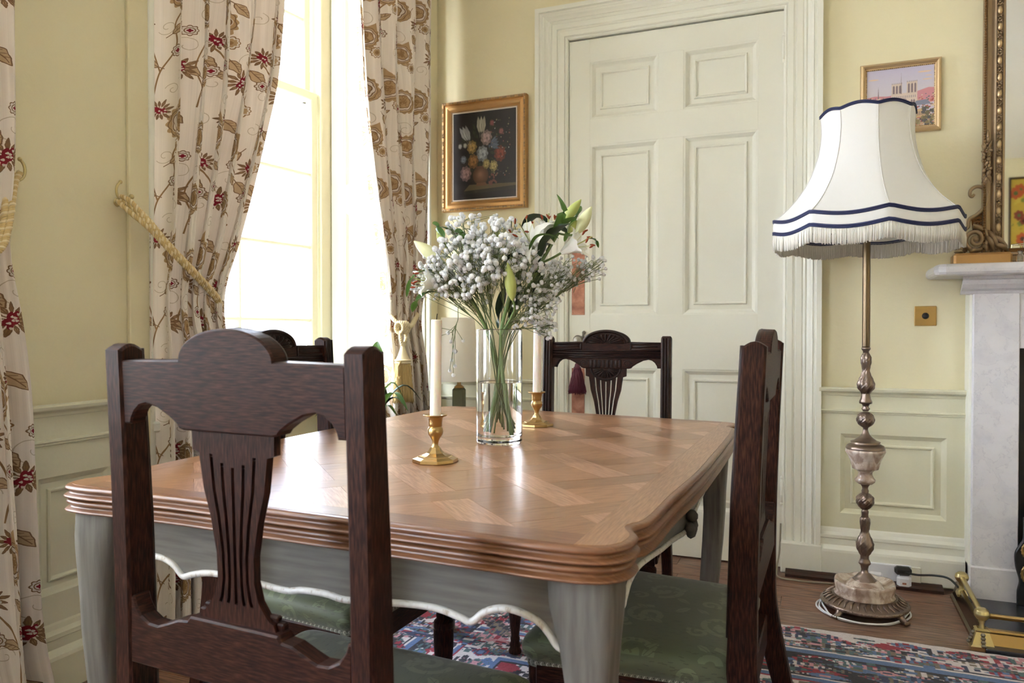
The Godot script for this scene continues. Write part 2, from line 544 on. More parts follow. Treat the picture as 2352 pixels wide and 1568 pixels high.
func flower_painting() -> ImageTexture:
	var p := Pen.new(420, 512, rgb8(22, 20, 26))
	for k in 60:
		p.im.fill_rect(Rect2i(k * 7, 0, 7, 512), rgb8(26 + absi(k - 30) / 3, 20 + k / 5, 24 + k / 3))
	p.poly(PackedVector2Array([Vector2(0.17, 0.90), Vector2(0.26, 0.83), Vector2(1, 0.84), Vector2(1, 0.87)]), rgb8(120, 102, 62))
	p.poly(PackedVector2Array([Vector2(0.17, 0.90), Vector2(1, 0.87), Vector2(1, 0.91), Vector2(0.17, 0.94)]), rgb8(52, 46, 36))
	for k in 90:
		var a := rng.randf() * TAU
		var c := Vector2(0.46, 0.42) + Vector2(cos(a) * 0.30, sin(a) * 0.30) * sqrt(rng.randf())
		p.leaf(c, rng.randf_range(0.05, 0.11), 0.018, a, [rgb8(52, 62, 36), rgb8(70, 78, 42), rgb8(40, 44, 30)][k % 3], rgb8(34, 40, 26))
	for k in 16:
		var t := k / 15.0
		p.blob(Vector2(0.44 - 0.01 * t, 0.73 - 0.012 * t), 0.125 * (1.0 - t * 0.85), rgb8(100 + int(86 * t), 58 + int(62 * t), 36 + int(44 * t)), 0, 0, 0, 1.0, 0.86)
	p.poly(PackedVector2Array([Vector2(0.35, 0.625), Vector2(0.53, 0.625), Vector2(0.50, 0.65), Vector2(0.38, 0.65)]), rgb8(130, 76, 48))
	p.poly(PackedVector2Array([Vector2(0.38, 0.815), Vector2(0.52, 0.815), Vector2(0.55, 0.85), Vector2(0.36, 0.85)]), rgb8(146, 88, 54))
	var rose := func(x: float, y: float, r: float, c: Color) -> void:
		for k in 9:
			var a := k * TAU / 9.0
			p.blob(Vector2(x, y) + Vector2(cos(a), sin(a)) * r * 0.6, r * 0.5, c.darkened(0.38 if k % 2 else 0.24), 5, 0.2, a)
		for k in 7:
			var a := k * TAU / 7.0 + 0.4
			p.blob(Vector2(x, y) + Vector2(cos(a), sin(a)) * r * 0.34, r * 0.36, c.darkened(0.12 if k % 2 else 0.0), 0, 0, a, 1.0, 0.7)
		p.blob(Vector2(x + r * 0.12, y + r * 0.1), r * 0.22, c.darkened(0.3), 4, 0.3)
	rose.call(0.53, 0.305, 0.085, rgb8(222, 178, 172))
	rose.call(0.30, 0.40, 0.075, rgb8(232, 176, 72))
	rose.call(0.465, 0.485, 0.088, rgb8(196, 208, 216))
	rose.call(0.32, 0.565, 0.080, rgb8(214, 134, 54))
	rose.call(0.745, 0.50, 0.088, rgb8(198, 74, 48))
	rose.call(0.20, 0.70, 0.085, rgb8(204, 146, 142))
	rose.call(0.53, 0.605, 0.055, rgb8(230, 196, 92))
	rose.call(0.645, 0.635, 0.062, rgb8(240, 212, 110))
	rose.call(0.62, 0.145, 0.034, rgb8(206, 96, 98))
	rose.call(0.765, 0.25, 0.036, rgb8(206, 110, 106))
	rose.call(0.165, 0.535, 0.045, rgb8(150, 164, 184))
	rose.call(0.11, 0.38, 0.03, rgb8(214, 214, 206))
	rose.call(0.19, 0.375, 0.03, rgb8(224, 224, 214))
	for t in [[0.45, 0.16, 0.0, rgb8(222, 214, 176)], [0.24, 0.235, -0.5, rgb8(204, 208, 206)]]:
		for k in 3:
			p.leaf(Vector2(t[0] + (k - 1) * 0.028, t[1] + 0.085), 0.19, 0.034, -PI / 2 + t[2] + (k - 1) * 0.12, t[3].darkened(0.1 * absi(k - 1)), t[3].darkened(0.3))
	for k in 5:
		p.leaf(Vector2(0.60, 0.40), 0.13, 0.022, -0.9 + k * 0.3, rgb8(112, 138, 168).darkened(0.1 * (k % 3)), rgb8(80, 100, 130))
	for k in 60:
		var q := Vector2(rng.randf_range(0.6, 0.9), rng.randf_range(0.1, 0.75))
		p.blob(q, rng.randf_range(0.004, 0.011), [rgb8(170, 150, 100), rgb8(170, 90, 80), rgb8(190, 190, 190), rgb8(96, 100, 60)][k % 4])
	for k in 18:
		p.blob(Vector2(rng.randf_range(0.57, 0.70), rng.randf_range(0.72, 0.84)), 0.014, rgb8(150, 76, 66))
	var im := p.im
	im.resize(210, 256, Image.INTERPOLATE_BILINEAR)
	im.resize(420, 512, Image.INTERPOLATE_CUBIC)
	im.adjust_bcs(0.82, 1.0, 0.66)
	return ImageTexture.create_from_image(im)

func cathedral_picture() -> ImageTexture:
	var p := Pen.new(512, 460, rgb8(206, 198, 212))
	for k in 40:
		p.im.fill_rect(Rect2i(0, k * 6, 512, 6), rgb8(198 + k / 3, 190 + k / 3, 212 - k / 6))
	for c in [[0.86, 0.10, 0.10], [0.92, 0.17, 0.05], [0.90, 0.23, 0.07], [0.10, 0.16, 0.08]]:
		p.blob(Vector2(c[0], c[1]), c[2], rgb8(228, 196, 166), 0, 0, 0, 1.0, 0.12)
	p.poly(PackedVector2Array([Vector2(0, 0.46), Vector2(0.12, 0.44), Vector2(0.3, 0.46), Vector2(0.75, 0.42), Vector2(0.92, 0.37), Vector2(1, 0.38), Vector2(1, 0.62), Vector2(0, 0.62)]), rgb8(206, 142, 150))
	for k in 420:
		var y := 0.46 + pow(rng.randf(), 0.8) * 0.54
		var s := 0.012 + (y - 0.46) * 0.05
		var x := rng.randf()
		var c: Color = [rgb8(176, 92, 84), rgb8(206, 170, 140), rgb8(120, 116, 132), rgb8(216, 200, 176), rgb8(150, 128, 120), rgb8(196, 120, 104), rgb8(104, 92, 84)][k % 7]
		p.poly(PackedVector2Array([Vector2(x, y), Vector2(x + s * 1.6, y - s * 0.3), Vector2(x + s * 1.6, y + s * 0.8), Vector2(x, y + s)]), c)
	var stone := rgb8(218, 198, 184)
	var dark := rgb8(134, 116, 120)
	p.poly(PackedVector2Array([Vector2(0.37, 0.44), Vector2(0.755, 0.42), Vector2(0.755, 0.64), Vector2(0.37, 0.68)]), stone)
	for t in [[0.375, 0.27, 0.155], [0.60, 0.25, 0.155]]:
		p.poly(PackedVector2Array([Vector2(t[0], t[1]), Vector2(t[0] + t[2], t[1] - 0.012), Vector2(t[0] + t[2], 0.45), Vector2(t[0], 0.46)]), stone.darkened(0.03))
		for k in 3:
			p.poly(PackedVector2Array([Vector2(t[0] + 0.018 + k * 0.047, t[1] + 0.04), Vector2(t[0] + 0.032 + k * 0.047, t[1] + 0.02), Vector2(t[0] + 0.045 + k * 0.047, t[1] + 0.04), Vector2(t[0] + 0.045 + k * 0.047, 0.43), Vector2(t[0] + 0.018 + k * 0.047, 0.43)]), dark)
		for k in 6:
			p.poly(PackedVector2Array([Vector2(t[0] + k * 0.028, t[1]), Vector2(t[0] + 0.008 + k * 0.028, t[1] - 0.03), Vector2(t[0] + 0.016 + k * 0.028, t[1])]), dark.lightened(0.2))
	for k in 13:
		p.poly(PackedVector2Array([Vector2(0.385 + k * 0.028, 0.475), Vector2(0.397 + k * 0.028, 0.475), Vector2(0.397 + k * 0.028, 0.515), Vector2(0.385 + k * 0.028, 0.515)]), dark.lightened(0.25))
	p.blob(Vector2(0.565, 0.565), 0.05, dark.lightened(0.2), 10, 0.2, 0, 0.85, 1.0)
	p.blob(Vector2(0.565, 0.565), 0.034, stone, 8, 0.3)
	for x in [0.42, 0.66]:
		for k in 2:
			p.poly(PackedVector2Array([Vector2(x + k * 0.035, 0.65), Vector2(x + k * 0.035, 0.57), Vector2(x + 0.014 + k * 0.035, 0.54), Vector2(x + 0.028 + k * 0.035, 0.57), Vector2(x + 0.028 + k * 0.035, 0.65)]), dark)
	p.poly(PackedVector2Array([Vector2(0.51, 0.44), Vector2(0.517, 0.06), Vector2(0.524, 0.44)]), dark)
	p.poly(PackedVector2Array([Vector2(0.16, 0.62), Vector2(0.175, 0.28), Vector2(0.19, 0.62)]), dark)
	p.poly(PackedVector2Array([Vector2(0.14, 0.66), Vector2(0.14, 0.5), Vector2(0.21, 0.48), Vector2(0.21, 0.64)]), stone)
	for r in [[0.15, 0.70, 0.26], [0.50, 0.68, 0.17], [0.34, 0.64, 0.1]]:
		p.poly(PackedVector2Array([Vector2(r[0], r[1] + 0.05), Vector2(r[0] + 0.05, r[1] - 0.02), Vector2(r[0] + r[2], r[1] - 0.01), Vector2(r[0] + r[2] + 0.03, r[1] + 0.05)]), rgb8(182, 84, 76))
	p.poly(PackedVector2Array([Vector2(0.68, 0.66), Vector2(0.74, 0.58), Vector2(0.90, 0.57), Vector2(0.96, 0.65)]), rgb8(132, 134, 152))
	p.poly(PackedVector2Array([Vector2(0.68, 0.74), Vector2(0.88, 0.70), Vector2(0.88, 0.84), Vector2(0.68, 0.88)]), rgb8(208, 178, 136))
	for k in 8:
		p.poly(PackedVector2Array([Vector2(0.69 + k * 0.024, 0.76), Vector2(0.70 + k * 0.024, 0.76), Vector2(0.70 + k * 0.024, 0.83), Vector2(0.69 + k * 0.024, 0.83)]), dark)
	for k in 60:
		var q := Vector2(rng.randf_range(0.62, 1.0), rng.randf_range(0.84, 1.0)) if k % 2 else Vector2(rng.randf_range(0.84, 1.0), rng.randf_range(0.68, 1.0))
		p.blob(q, rng.randf_range(0.015, 0.035), [rgb8(118, 108, 84), rgb8(164, 150, 116), rgb8(94, 92, 96), rgb8(140, 126, 92)][k % 4], 6, 0.2, k)
	return p.tex()

func poppy_picture() -> ImageTexture:
	var p := Pen.new(256, 320, rgb8(196, 168, 62))
	for k in 60:
		p.blob(Vector2(rng.randf(), rng.randf()), rng.randf_range(0.02, 0.05), [rgb8(206, 182, 74), rgb8(178, 150, 50), rgb8(120, 132, 60)][k % 3], 5, 0.3, k)
	for k in 26:
		var c := Vector2(rng.randf(), rng.randf_range(0.02, 0.98))
		var r := rng.randf_range(0.06, 0.11)
		p.blob(c, r, [rgb8(184, 84, 40), rgb8(130, 50, 40), rgb8(200, 110, 50)][k % 3], 7, 0.25, k)
		p.blob(c, r * 0.35, [rgb8(84, 110, 60), rgb8(60, 40, 34)][k % 2], 5, 0.2)
	return p.tex()

func rug_texture() -> ImageTexture:
	var W := 768; var H := 768
	var p := Pen.new(W, H, rgb8(196, 182, 178))
	var pal := [rgb8(142, 28, 48), rgb8(44, 52, 84), rgb8(84, 108, 148), rgb8(206, 196, 194), rgb8(190, 134, 140), rgb8(30, 26, 38), rgb8(112, 98, 84), rgb8(70, 96, 98)]
	# field of stepped motifs, mirrored about both axes
	var cell := func(x: int, y: int, w: int, h: int, c: Color) -> void:
		for q in [Vector2i(x, y), Vector2i(W - x - w, y), Vector2i(x, H - y - h), Vector2i(W - x - w, H - y - h)]:
			p.im.fill_rect(Rect2i(q.x, q.y, w, h), c)
	var motif := func(cx: int, cy: int, s: int, c0: Color, c1: Color, c2: Color) -> void:
		for k in 7:
			var e := s * (7 - k) / 7
			var hh := s * (k + 1) / 9
			cell.call(cx - e, cy - hh, e * 2, hh * 2, c0 if k % 3 == 0 else (c1 if k % 3 == 1 else c0))
		for k in 5:
			var e := s * (5 - k) / 11
			var hh := s * (k + 1) / 13
			cell.call(cx - e, cy - hh, e * 2, hh * 2, c2)
		cell.call(cx - 3, cy - 3, 6, 6, c1)
	cell.call(0, 0, W, H, pal[0])
	for k in 340:
		motif.call(rng.randi_range(0, W / 2), rng.randi_range(0, H / 2), rng.randi_range(8, 22), pal[rng.randi() % 8], pal[rng.randi() % 8], pal[rng.randi() % 8])
	# borders along every side
	var band := func(o: int, w: int, c: Color) -> void:
		p.im.fill_rect(Rect2i(o, o, W - 2 * o, w), c)
		p.im.fill_rect(Rect2i(o, H - o - w, W - 2 * o, w), c)
		p.im.fill_rect(Rect2i(o, o, w, H - 2 * o), c)
		p.im.fill_rect(Rect2i(W - o - w, o, w, H - 2 * o), c)
	for b in [[0, 2, 0], [2, 2, 5], [4, 42, 3], [46, 2, 5], [48, 3, 3], [51, 7, 2], [58, 2, 5], [60, 38, 5], [98, 2, 3], [100, 5, 2], [105, 2, 0], [107, 42, 3], [149, 5, 2], [154, 2, 5]]:
		band.call(b[0], b[1], pal[b[2]])
	var wide := func(cx: int, cy: int, s: int, c0: Color, c1: Color, c2: Color) -> void:
		for k in 5:
			var e := s * 2 * (5 - k) / 5
			var hh := maxi(1, s * (k + 1) / 9)
			cell.call(cx - e, cy - hh, e * 2, hh * 2, c0 if k % 2 == 0 else c1)
		cell.call(cx - s / 2, cy - maxi(1, s / 6), s, maxi(2, s / 3), c2)
	for row in [[27, 13, 13], [79, 12, 12], [128, 13, 14]]:
		var x := 8
		var i := 0
		while x < W / 2 + 10:
			for d in 5:
				wide.call(x + rng.randi_range(-3, 3), row[0] + rng.randi_range(-17, 17), rng.randi_range(3, row[1]), pal[rng.randi() % 8], pal[(i * 3 + d) % 8], pal[rng.randi() % 8])
				motif.call(row[0] + rng.randi_range(-15, 15), x + rng.randi_range(-3, 3), rng.randi_range(5, row[1]), pal[rng.randi() % 8], pal[(i * 3 + d) % 8], pal[rng.randi() % 8])
			x += row[2]
			i += 1
	# wool: every knot a little lighter or darker
	var data := p.im.get_data()
	for k in range(0, data.size(), 3):
		var f := rng.randi_range(-9, 9)
		for j in 3: data[k + j] = clampi(data[k + j] + f, 0, 255)
	var im := Image.create_from_data(W, H, false, Image.FORMAT_RGB8, data)
	return ImageTexture.create_from_image(im)

func damask_texture() -> ImageTexture:
	var base := rgb8(84, 92, 66)
	var hi := rgb8(106, 116, 86)
	var p := Pen.new(512, 512, base, true)
	for m in [[0.25, 0.25, 0.0, 1.0], [0.75, 0.75, 0.0, -1.0], [0.75, 0.25, PI, 1.0], [0.25, 0.75, PI, -1.0]]:
		var c := Vector2(m[0], m[1])
		p.curl(c, 0.15, m[2], 1.3, 0.045, hi, m[3])
		p.blob(c + Vector2(0.05, 0.02), 0.05, hi, 6, 0.25)
		p.curl(c + Vector2(0.16, 0.14), 0.07, m[2] + 2.0, 1.1, 0.03, hi, -m[3])
		p.leaf(c + Vector2(-0.1, -0.16), 0.16, 0.035, m[2] + 0.6, hi, base)
		p.leaf(c + Vector2(0.12, -0.12), 0.14, 0.03, m[2] - 0.9, hi, base)
		p.leaf(c + Vector2(-0.16, 0.12), 0.12, 0.03, m[2] + 2.2, hi, base)
		for k in 9:
			p.blob(c + Vector2(0.1, 0).rotated(k * 0.55), 0.012, base)
	for k in 260:
		var q := Vector2(rng.randf(), rng.randf())
		p.line(PackedVector2Array([q, q + Vector2(rng.randf_range(-0.006, 0.006), 0.03)]), 0.004, base.darkened(0.25))
	return p.tex()

func braid_texture() -> ImageTexture:
	var p := Pen.new(64, 32, rgb8(120, 120, 106), true)
	for k in 4:
		p.poly(PackedVector2Array([Vector2(k * 0.25, 0.1), Vector2(k * 0.25 + 0.12, 0.5), Vector2(k * 0.25, 0.9), Vector2(k * 0.25 + 0.08, 0.5)]), rgb8(214, 214, 200))
		p.poly(PackedVector2Array([Vector2(k * 0.25 + 0.15, 0.2), Vector2(k * 0.25 + 0.22, 0.35), Vector2(k * 0.25 + 0.15, 0.5)]), rgb8(50, 54, 44))
		p.poly(PackedVector2Array([Vector2(k * 0.25 + 0.15, 0.6), Vector2(k * 0.25 + 0.22, 0.72), Vector2(k * 0.25 + 0.15, 0.85)]), rgb8(50, 54, 44))
	return p.tex()

# ---------------------------------------------------------------- materials
func noise_tex(size: int, freq: float, oct: int, ramp: Array, sd := 0, warp := 0.0, normal := 0.0) -> NoiseTexture2D:
	var n := FastNoiseLite.new()
	n.noise_type = FastNoiseLite.TYPE_SIMPLEX_SMOOTH
	n.seed = sd
	n.frequency = freq
	n.fractal_octaves = oct
	if warp > 0.0:
		n.domain_warp_enabled = true
		n.domain_warp_amplitude = warp
		n.domain_warp_frequency = freq * 0.8
	var t := NoiseTexture2D.new()
	t.width = size
	t.height = size
	t.seamless = true
	t.noise = n
	if normal > 0.0:
		t.as_normal_map = true
		t.bump_strength = normal
	elif ramp.size():
		var g := Gradient.new()
		var off := PackedFloat32Array(); var col := PackedColorArray()
		for r in ramp:
			off.append(r[0]); col.append(r[1])
		g.offsets = off
		g.colors = col
		t.color_ramp = g
	return t

func mat(called: String, c: Color, rough := 0.5, metal := 0.0) -> StandardMaterial3D:
	var m := StandardMaterial3D.new()
	m.resource_name = called
	m.albedo_color = c
	m.roughness = rough
	m.metallic = metal
	m.cull_mode = BaseMaterial3D.CULL_DISABLED
	M[called] = m
	return m

func textured(called: String, tex: Texture2D, scale: Vector2, rough := 0.5, tint := Color.WHITE) -> StandardMaterial3D:
	var m := mat(called, tint, rough)
	m.albedo_texture = tex
	m.uv1_scale = Vector3(scale.x, scale.y, 1)
	return m

func coat(m: StandardMaterial3D, amount: float, rough: float) -> void:
	m.clearcoat_enabled = true
	m.clearcoat = amount
	m.clearcoat_roughness = rough

func bump(m: StandardMaterial3D, tex: Texture2D, cm: float) -> void:
	m.heightmap_enabled = true
	m.heightmap_texture = tex
	m.heightmap_scale = cm

func make_materials() -> void:
	var brush := noise_tex(256, 0.03, 4, [], 3)
	var w := mat("wall_paint", rgb8(235, 225, 188), 0.6)
	bump(w, brush, 0.06)
	w.uv1_triplanar = true
	w.uv1_scale = Vector3.ONE * 3.0
	var pt := mat("panel_paint", rgb8(228, 224, 196), 0.42)
	bump(pt, brush, 0.04)
	pt.uv1_triplanar = true
	pt.uv1_scale = Vector3.ONE * 3.0
	mat("trim_paint", rgb8(238, 236, 222), 0.38)
	mat("door_paint", rgb8(235, 233, 219), 0.40)
	mat("sash_paint", rgb8(206, 202, 170), 0.35)
	mat("ceiling_paint", rgb8(248, 247, 242), 0.8)
	mat("dark_gap", rgb8(40, 34, 28), 0.9)
	mat("shadow_grey", rgb8(150, 150, 140), 0.6)
	# chair oak
	var grain := noise_tex(512, 0.022, 5, [[0.0, rgb8(22, 10, 8)], [0.4, rgb8(40, 20, 15)], [0.62, rgb8(54, 29, 21)], [1.0, rgb8(78, 47, 35)]], 11)
	var cw := textured("chair_wood", grain, Vector2(24, 2.4), 0.46)
	cw.metallic_specular = 0.26
	coat(cw, 0.05, 0.25)
	var cg := textured("chair_carving", grain, Vector2(24, 2.4), 0.46, rgb8(190, 190, 190))
	coat(cg, 0.12, 0.3)
	cg.metallic_specular = 0.34
	# table oak
	var oak := noise_tex(512, 0.020, 5, [[0.0, rgb8(146, 106, 78)], [0.35, rgb8(170, 128, 97)], [0.6, rgb8(184, 142, 110)], [1.0, rgb8(204, 164, 132)]], 21, 12.0)
	var tones := [rgb8(212, 196, 176), rgb8(238, 228, 226), rgb8(220, 203, 182), rgb8(244, 236, 236), rgb8(200, 183, 162)]
	for k in 5:
		var o := textured("oak_%s" % ["plain", "cool", "warm", "grey", "honey"][k], oak, Vector2(20, 1.5), 0.36, tones[k])
		coat(o, 0.30, 0.20)
	var oe := textured("oak_edge", oak, Vector2(20, 1.4), 0.40, rgb8(172, 148, 124))
	coat(oe, 0.35, 0.25)
	oe = textured("oak_border", oak, Vector2(20, 1.4), 0.36, rgb8(176, 152, 134))
	coat(oe, 0.32, 0.2)
	# floor
	var fl := noise_tex(512, 0.018, 5, [[0.0, rgb8(74, 52, 42)], [0.5, rgb8(124, 94, 76)], [1.0, rgb8(166, 134, 112)]], 31)
	for k in 4:
		var o := textured("floor_%s" % ["plain", "dark", "pale", "red"][k], fl, Vector2(8, 0.7), 0.42, [rgb8(255, 255, 255), rgb8(222, 214, 210), rgb8(255, 250, 244), rgb8(250, 228, 214)][k])
		coat(o, 0.2, 0.3)
	textured("dark_timber", grain, Vector2(10, 1.0), 0.5, rgb8(255, 236, 226))
	# painted table base
	var gp := noise_tex(256, 0.03, 4, [[0.0, rgb8(84, 80, 72)], [0.5, rgb8(100, 96, 88)], [1.0, rgb8(112, 108, 100)]], 41)
	var g := textured("grey_paint", gp, Vector2(9, 0.8), 0.5)
	bump(g, gp, 0.03)
	var wp := noise_tex(256, 0.05, 4, [[0.0, rgb8(150, 130, 108)], [0.22, rgb8(176, 162, 144)], [0.34, rgb8(206, 202, 194)], [1.0, rgb8(220, 217, 210)]], 42)
	textured("worn_white", wp, Vector2(7, 3), 0.5)
	# fabrics
	var ct := textured("curtain_fabric", curtain_texture(), Vector2(1, 1), 0.85)
	ct.backlight_enabled = true
	ct.backlight = Color(0.30, 0.28, 0.26)
	mat("curtain_lining", rgb8(206, 198, 186), 0.9)
	var dm := textured("green_damask", damask_texture(), Vector2(3.4, 3.4), 0.58)
	dm.rim_enabled = true
	dm.rim = 0.5
	textured("braid", braid_texture(), Vector2(22, 1), 0.7)
	mat("cord_gold", rgb8(214, 186, 128), 0.6)
	mat("cord_cream", rgb8(232, 214, 172), 0.6)
	mat("tassel_gold", rgb8(206, 176, 116), 0.6)
	mat("tassel_wine", rgb8(84, 14, 40), 0.55)
	# metals
	mat("brass", rgb8(184, 154, 104), 0.28, 1.0)
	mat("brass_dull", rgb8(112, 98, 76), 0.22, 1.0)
	mat("brass_pale", rgb8(206, 190, 140), 0.36, 1.0)
	mat("antique_metal", rgb8(138, 122, 112), 0.36, 1.0)
	mat("lamp_tube", rgb8(116, 100, 80), 0.30, 1.0)
	mat("copper", rgb8(202, 128, 96), 0.5, 0.5)
	var cop := noise_tex(256, 0.02, 4, [[0.0, rgb8(138, 90, 72)], [0.5, rgb8(176, 122, 100)], [1.0, rgb8(200, 152, 130)]], 51, 20.0)
	M["copper"].albedo_texture = cop
	M["copper"].albedo_color = Color.WHITE
	M["copper"].uv1_scale = Vector3(4, 4, 1)
	mat("steel", rgb8(130, 126, 118), 0.35, 1.0)
	mat("gilt", rgb8(192, 152, 102), 0.42, 0.85)
	mat("gilt_old", rgb8(154, 132, 104), 0.45, 0.75)
	mat("gilt_pale", rgb8(206, 180, 140), 0.4, 0.8)
	mat("gilt_dark", rgb8(120, 86, 46), 0.5, 0.7)
	mat("black_iron", rgb8(24, 26, 32), 0.45)
	mat("black_plastic", rgb8(26, 26, 30), 0.4)
	mat("white_plastic", rgb8(236, 236, 240), 0.35)
	mat("cable_grey", rgb8(150, 142, 122), 0.4)
	mat("slate", rgb8(40, 42, 50), 0.25)
	# stone
	var mb := noise_tex(512, 0.012, 6, [[0.0, rgb8(206, 203, 208)], [0.30, rgb8(216, 213, 217)], [0.47, rgb8(220, 217, 220)], [0.495, rgb8(204, 201, 207)], [0.515, rgb8(221, 218, 221)], [1.0, rgb8(226, 223, 226)]], 61, 30.0)
	var ms := textured("marble", mb, Vector2(1.6, 1.6), 0.28)
	ms.uv1_triplanar = true
	ms.uv1_scale = Vector3.ONE * 1.6
	var ox := noise_tex(256, 0.012, 4, [[0.0, rgb8(132, 104, 88)], [0.35, rgb8(196, 176, 160)], [0.5, rgb8(222, 208, 196)], [0.62, rgb8(170, 146, 130)], [1.0, rgb8(226, 214, 204)]], 62, 50.0)
	var on := textured("onyx", ox, Vector2(3.2, 1.6), 0.22)
	coat(on, 0.5, 0.1)
	# shade, wax, glass
	var sl := mat("shade_linen", rgb8(250, 246, 238), 0.8)
	sl.backlight_enabled = true
	sl.backlight = Color(1.0, 0.98, 0.94)
	var sh := mat("shade_silk", rgb8(234, 232, 228), 0.75)
	sh.backlight_enabled = true
	sh.backlight = Color(0.55, 0.54, 0.5)
	mat("fringe_silk", rgb8(246, 241, 230), 0.7).backlight_enabled = true
	M.fringe_silk.backlight = Color(0.6, 0.59, 0.56)
	mat("navy_braid", rgb8(28, 36, 78), 0.6)
	var wx := mat("wax", rgb8(244, 238, 224), 0.45)
	wx.subsurf_scatter_enabled = true
	wx.subsurf_scatter_strength = 0.25
	mat("wick", rgb8(38, 32, 30), 0.9)
	var gl := mat("clear_glass", Color(1, 1, 1, 0.0), 0.02)
	gl.transparency = BaseMaterial3D.TRANSPARENCY_ALPHA
	gl.refraction_enabled = true
	gl.refraction_scale = 0.05
	gl.metallic_specular = 0.5
	gl.cull_mode = BaseMaterial3D.CULL_BACK
	var wt := mat("water", Color(1, 1, 1, 0.0), 0.0)
	wt.transparency = BaseMaterial3D.TRANSPARENCY_ALPHA
	wt.refraction_enabled = true
	wt.refraction_scale = 0.033
	wt.cull_mode = BaseMaterial3D.CULL_BACK
	var pn := mat("window_glass", Color(1, 1, 1, 0.04), 0.02)
	pn.transparency = BaseMaterial3D.TRANSPARENCY_ALPHA
	mat("mirror_glass", rgb8(232, 232, 226), 0.02, 1.0)
	# plants
	mat("leaf_green", rgb8(58, 92, 42), 0.42).backlight_enabled = true
	M.leaf_green.backlight = Color(0.25, 0.35, 0.12)
	mat("leaf_dark", rgb8(38, 64, 40), 0.4)
	mat("stem_green", rgb8(116, 142, 86), 0.45)
	mat("stem_thin", rgb8(112, 124, 78), 0.55)
	mat("bud_green", rgb8(176, 184, 104), 0.45)
	mat("bud_cream", rgb8(226, 226, 178), 0.45)
	var pe := mat("petal_white", rgb8(250, 249, 242), 0.5)
	pe.backlight_enabled = true
	pe.backlight = Color(0.5, 0.5, 0.44)
	var fw := mat("floret_white", rgb8(250, 250, 250), 0.6)
	fw.backlight_enabled = true
	fw.backlight = Color(0.85, 0.85, 0.85)
	mat("anther", rgb8(150, 62, 24), 0.7)
	mat("terracotta", rgb8(150, 92, 66), 0.7)
	mat("glaze_green", rgb8(96, 96, 72), 0.25)
	# outside
	mat("stone_pale", rgb8(206, 202, 196), 0.9)
	mat("stone_dark", rgb8(120, 124, 134), 0.6)
	# flat pictures
	textured("painting_flowers", flower_painting(), Vector2.ONE, 0.35)
	textured("picture_cathedral", cathedral_picture(), Vector2.ONE, 0.7)
	textured("picture_poppies", poppy_picture(), Vector2.ONE, 0.6)
	var rg := textured("rug_wool", rug_texture(), Vector2.ONE, 0.95)
	rg.rim_enabled = true
	rg.rim = 0.3
	mat("mount_white", rgb8(222, 214, 206), 0.7)

# ---------------------------------------------------------------- the room
const ZB := 4.6       # wall behind the camera
const XR := 3.4       # wall on the right
const SILL := 0.735
const HEAD := 2.95

func window_frames() -> Array:
	# local frames: x along the wall to the right, y up, z into the room
	var u := Vector3(0.12620, 0, -0.99200)
	var b1 := Basis(u, Vector3.UP, u.cross(Vector3.UP))
	var v := Vector3(0, 0, -1)
	var b2 := Basis(v, Vector3.UP, v.cross(Vector3.UP))
	return [Transform3D(b1, Vector3(XW, 0, -1.78)), Transform3D(b2, Vector3(XW, 0, 0.35)), Transform3D(b2, Vector3(XW, 0, 2.25)), Transform3D(b2, Vector3(XW, 0, 4.15))]

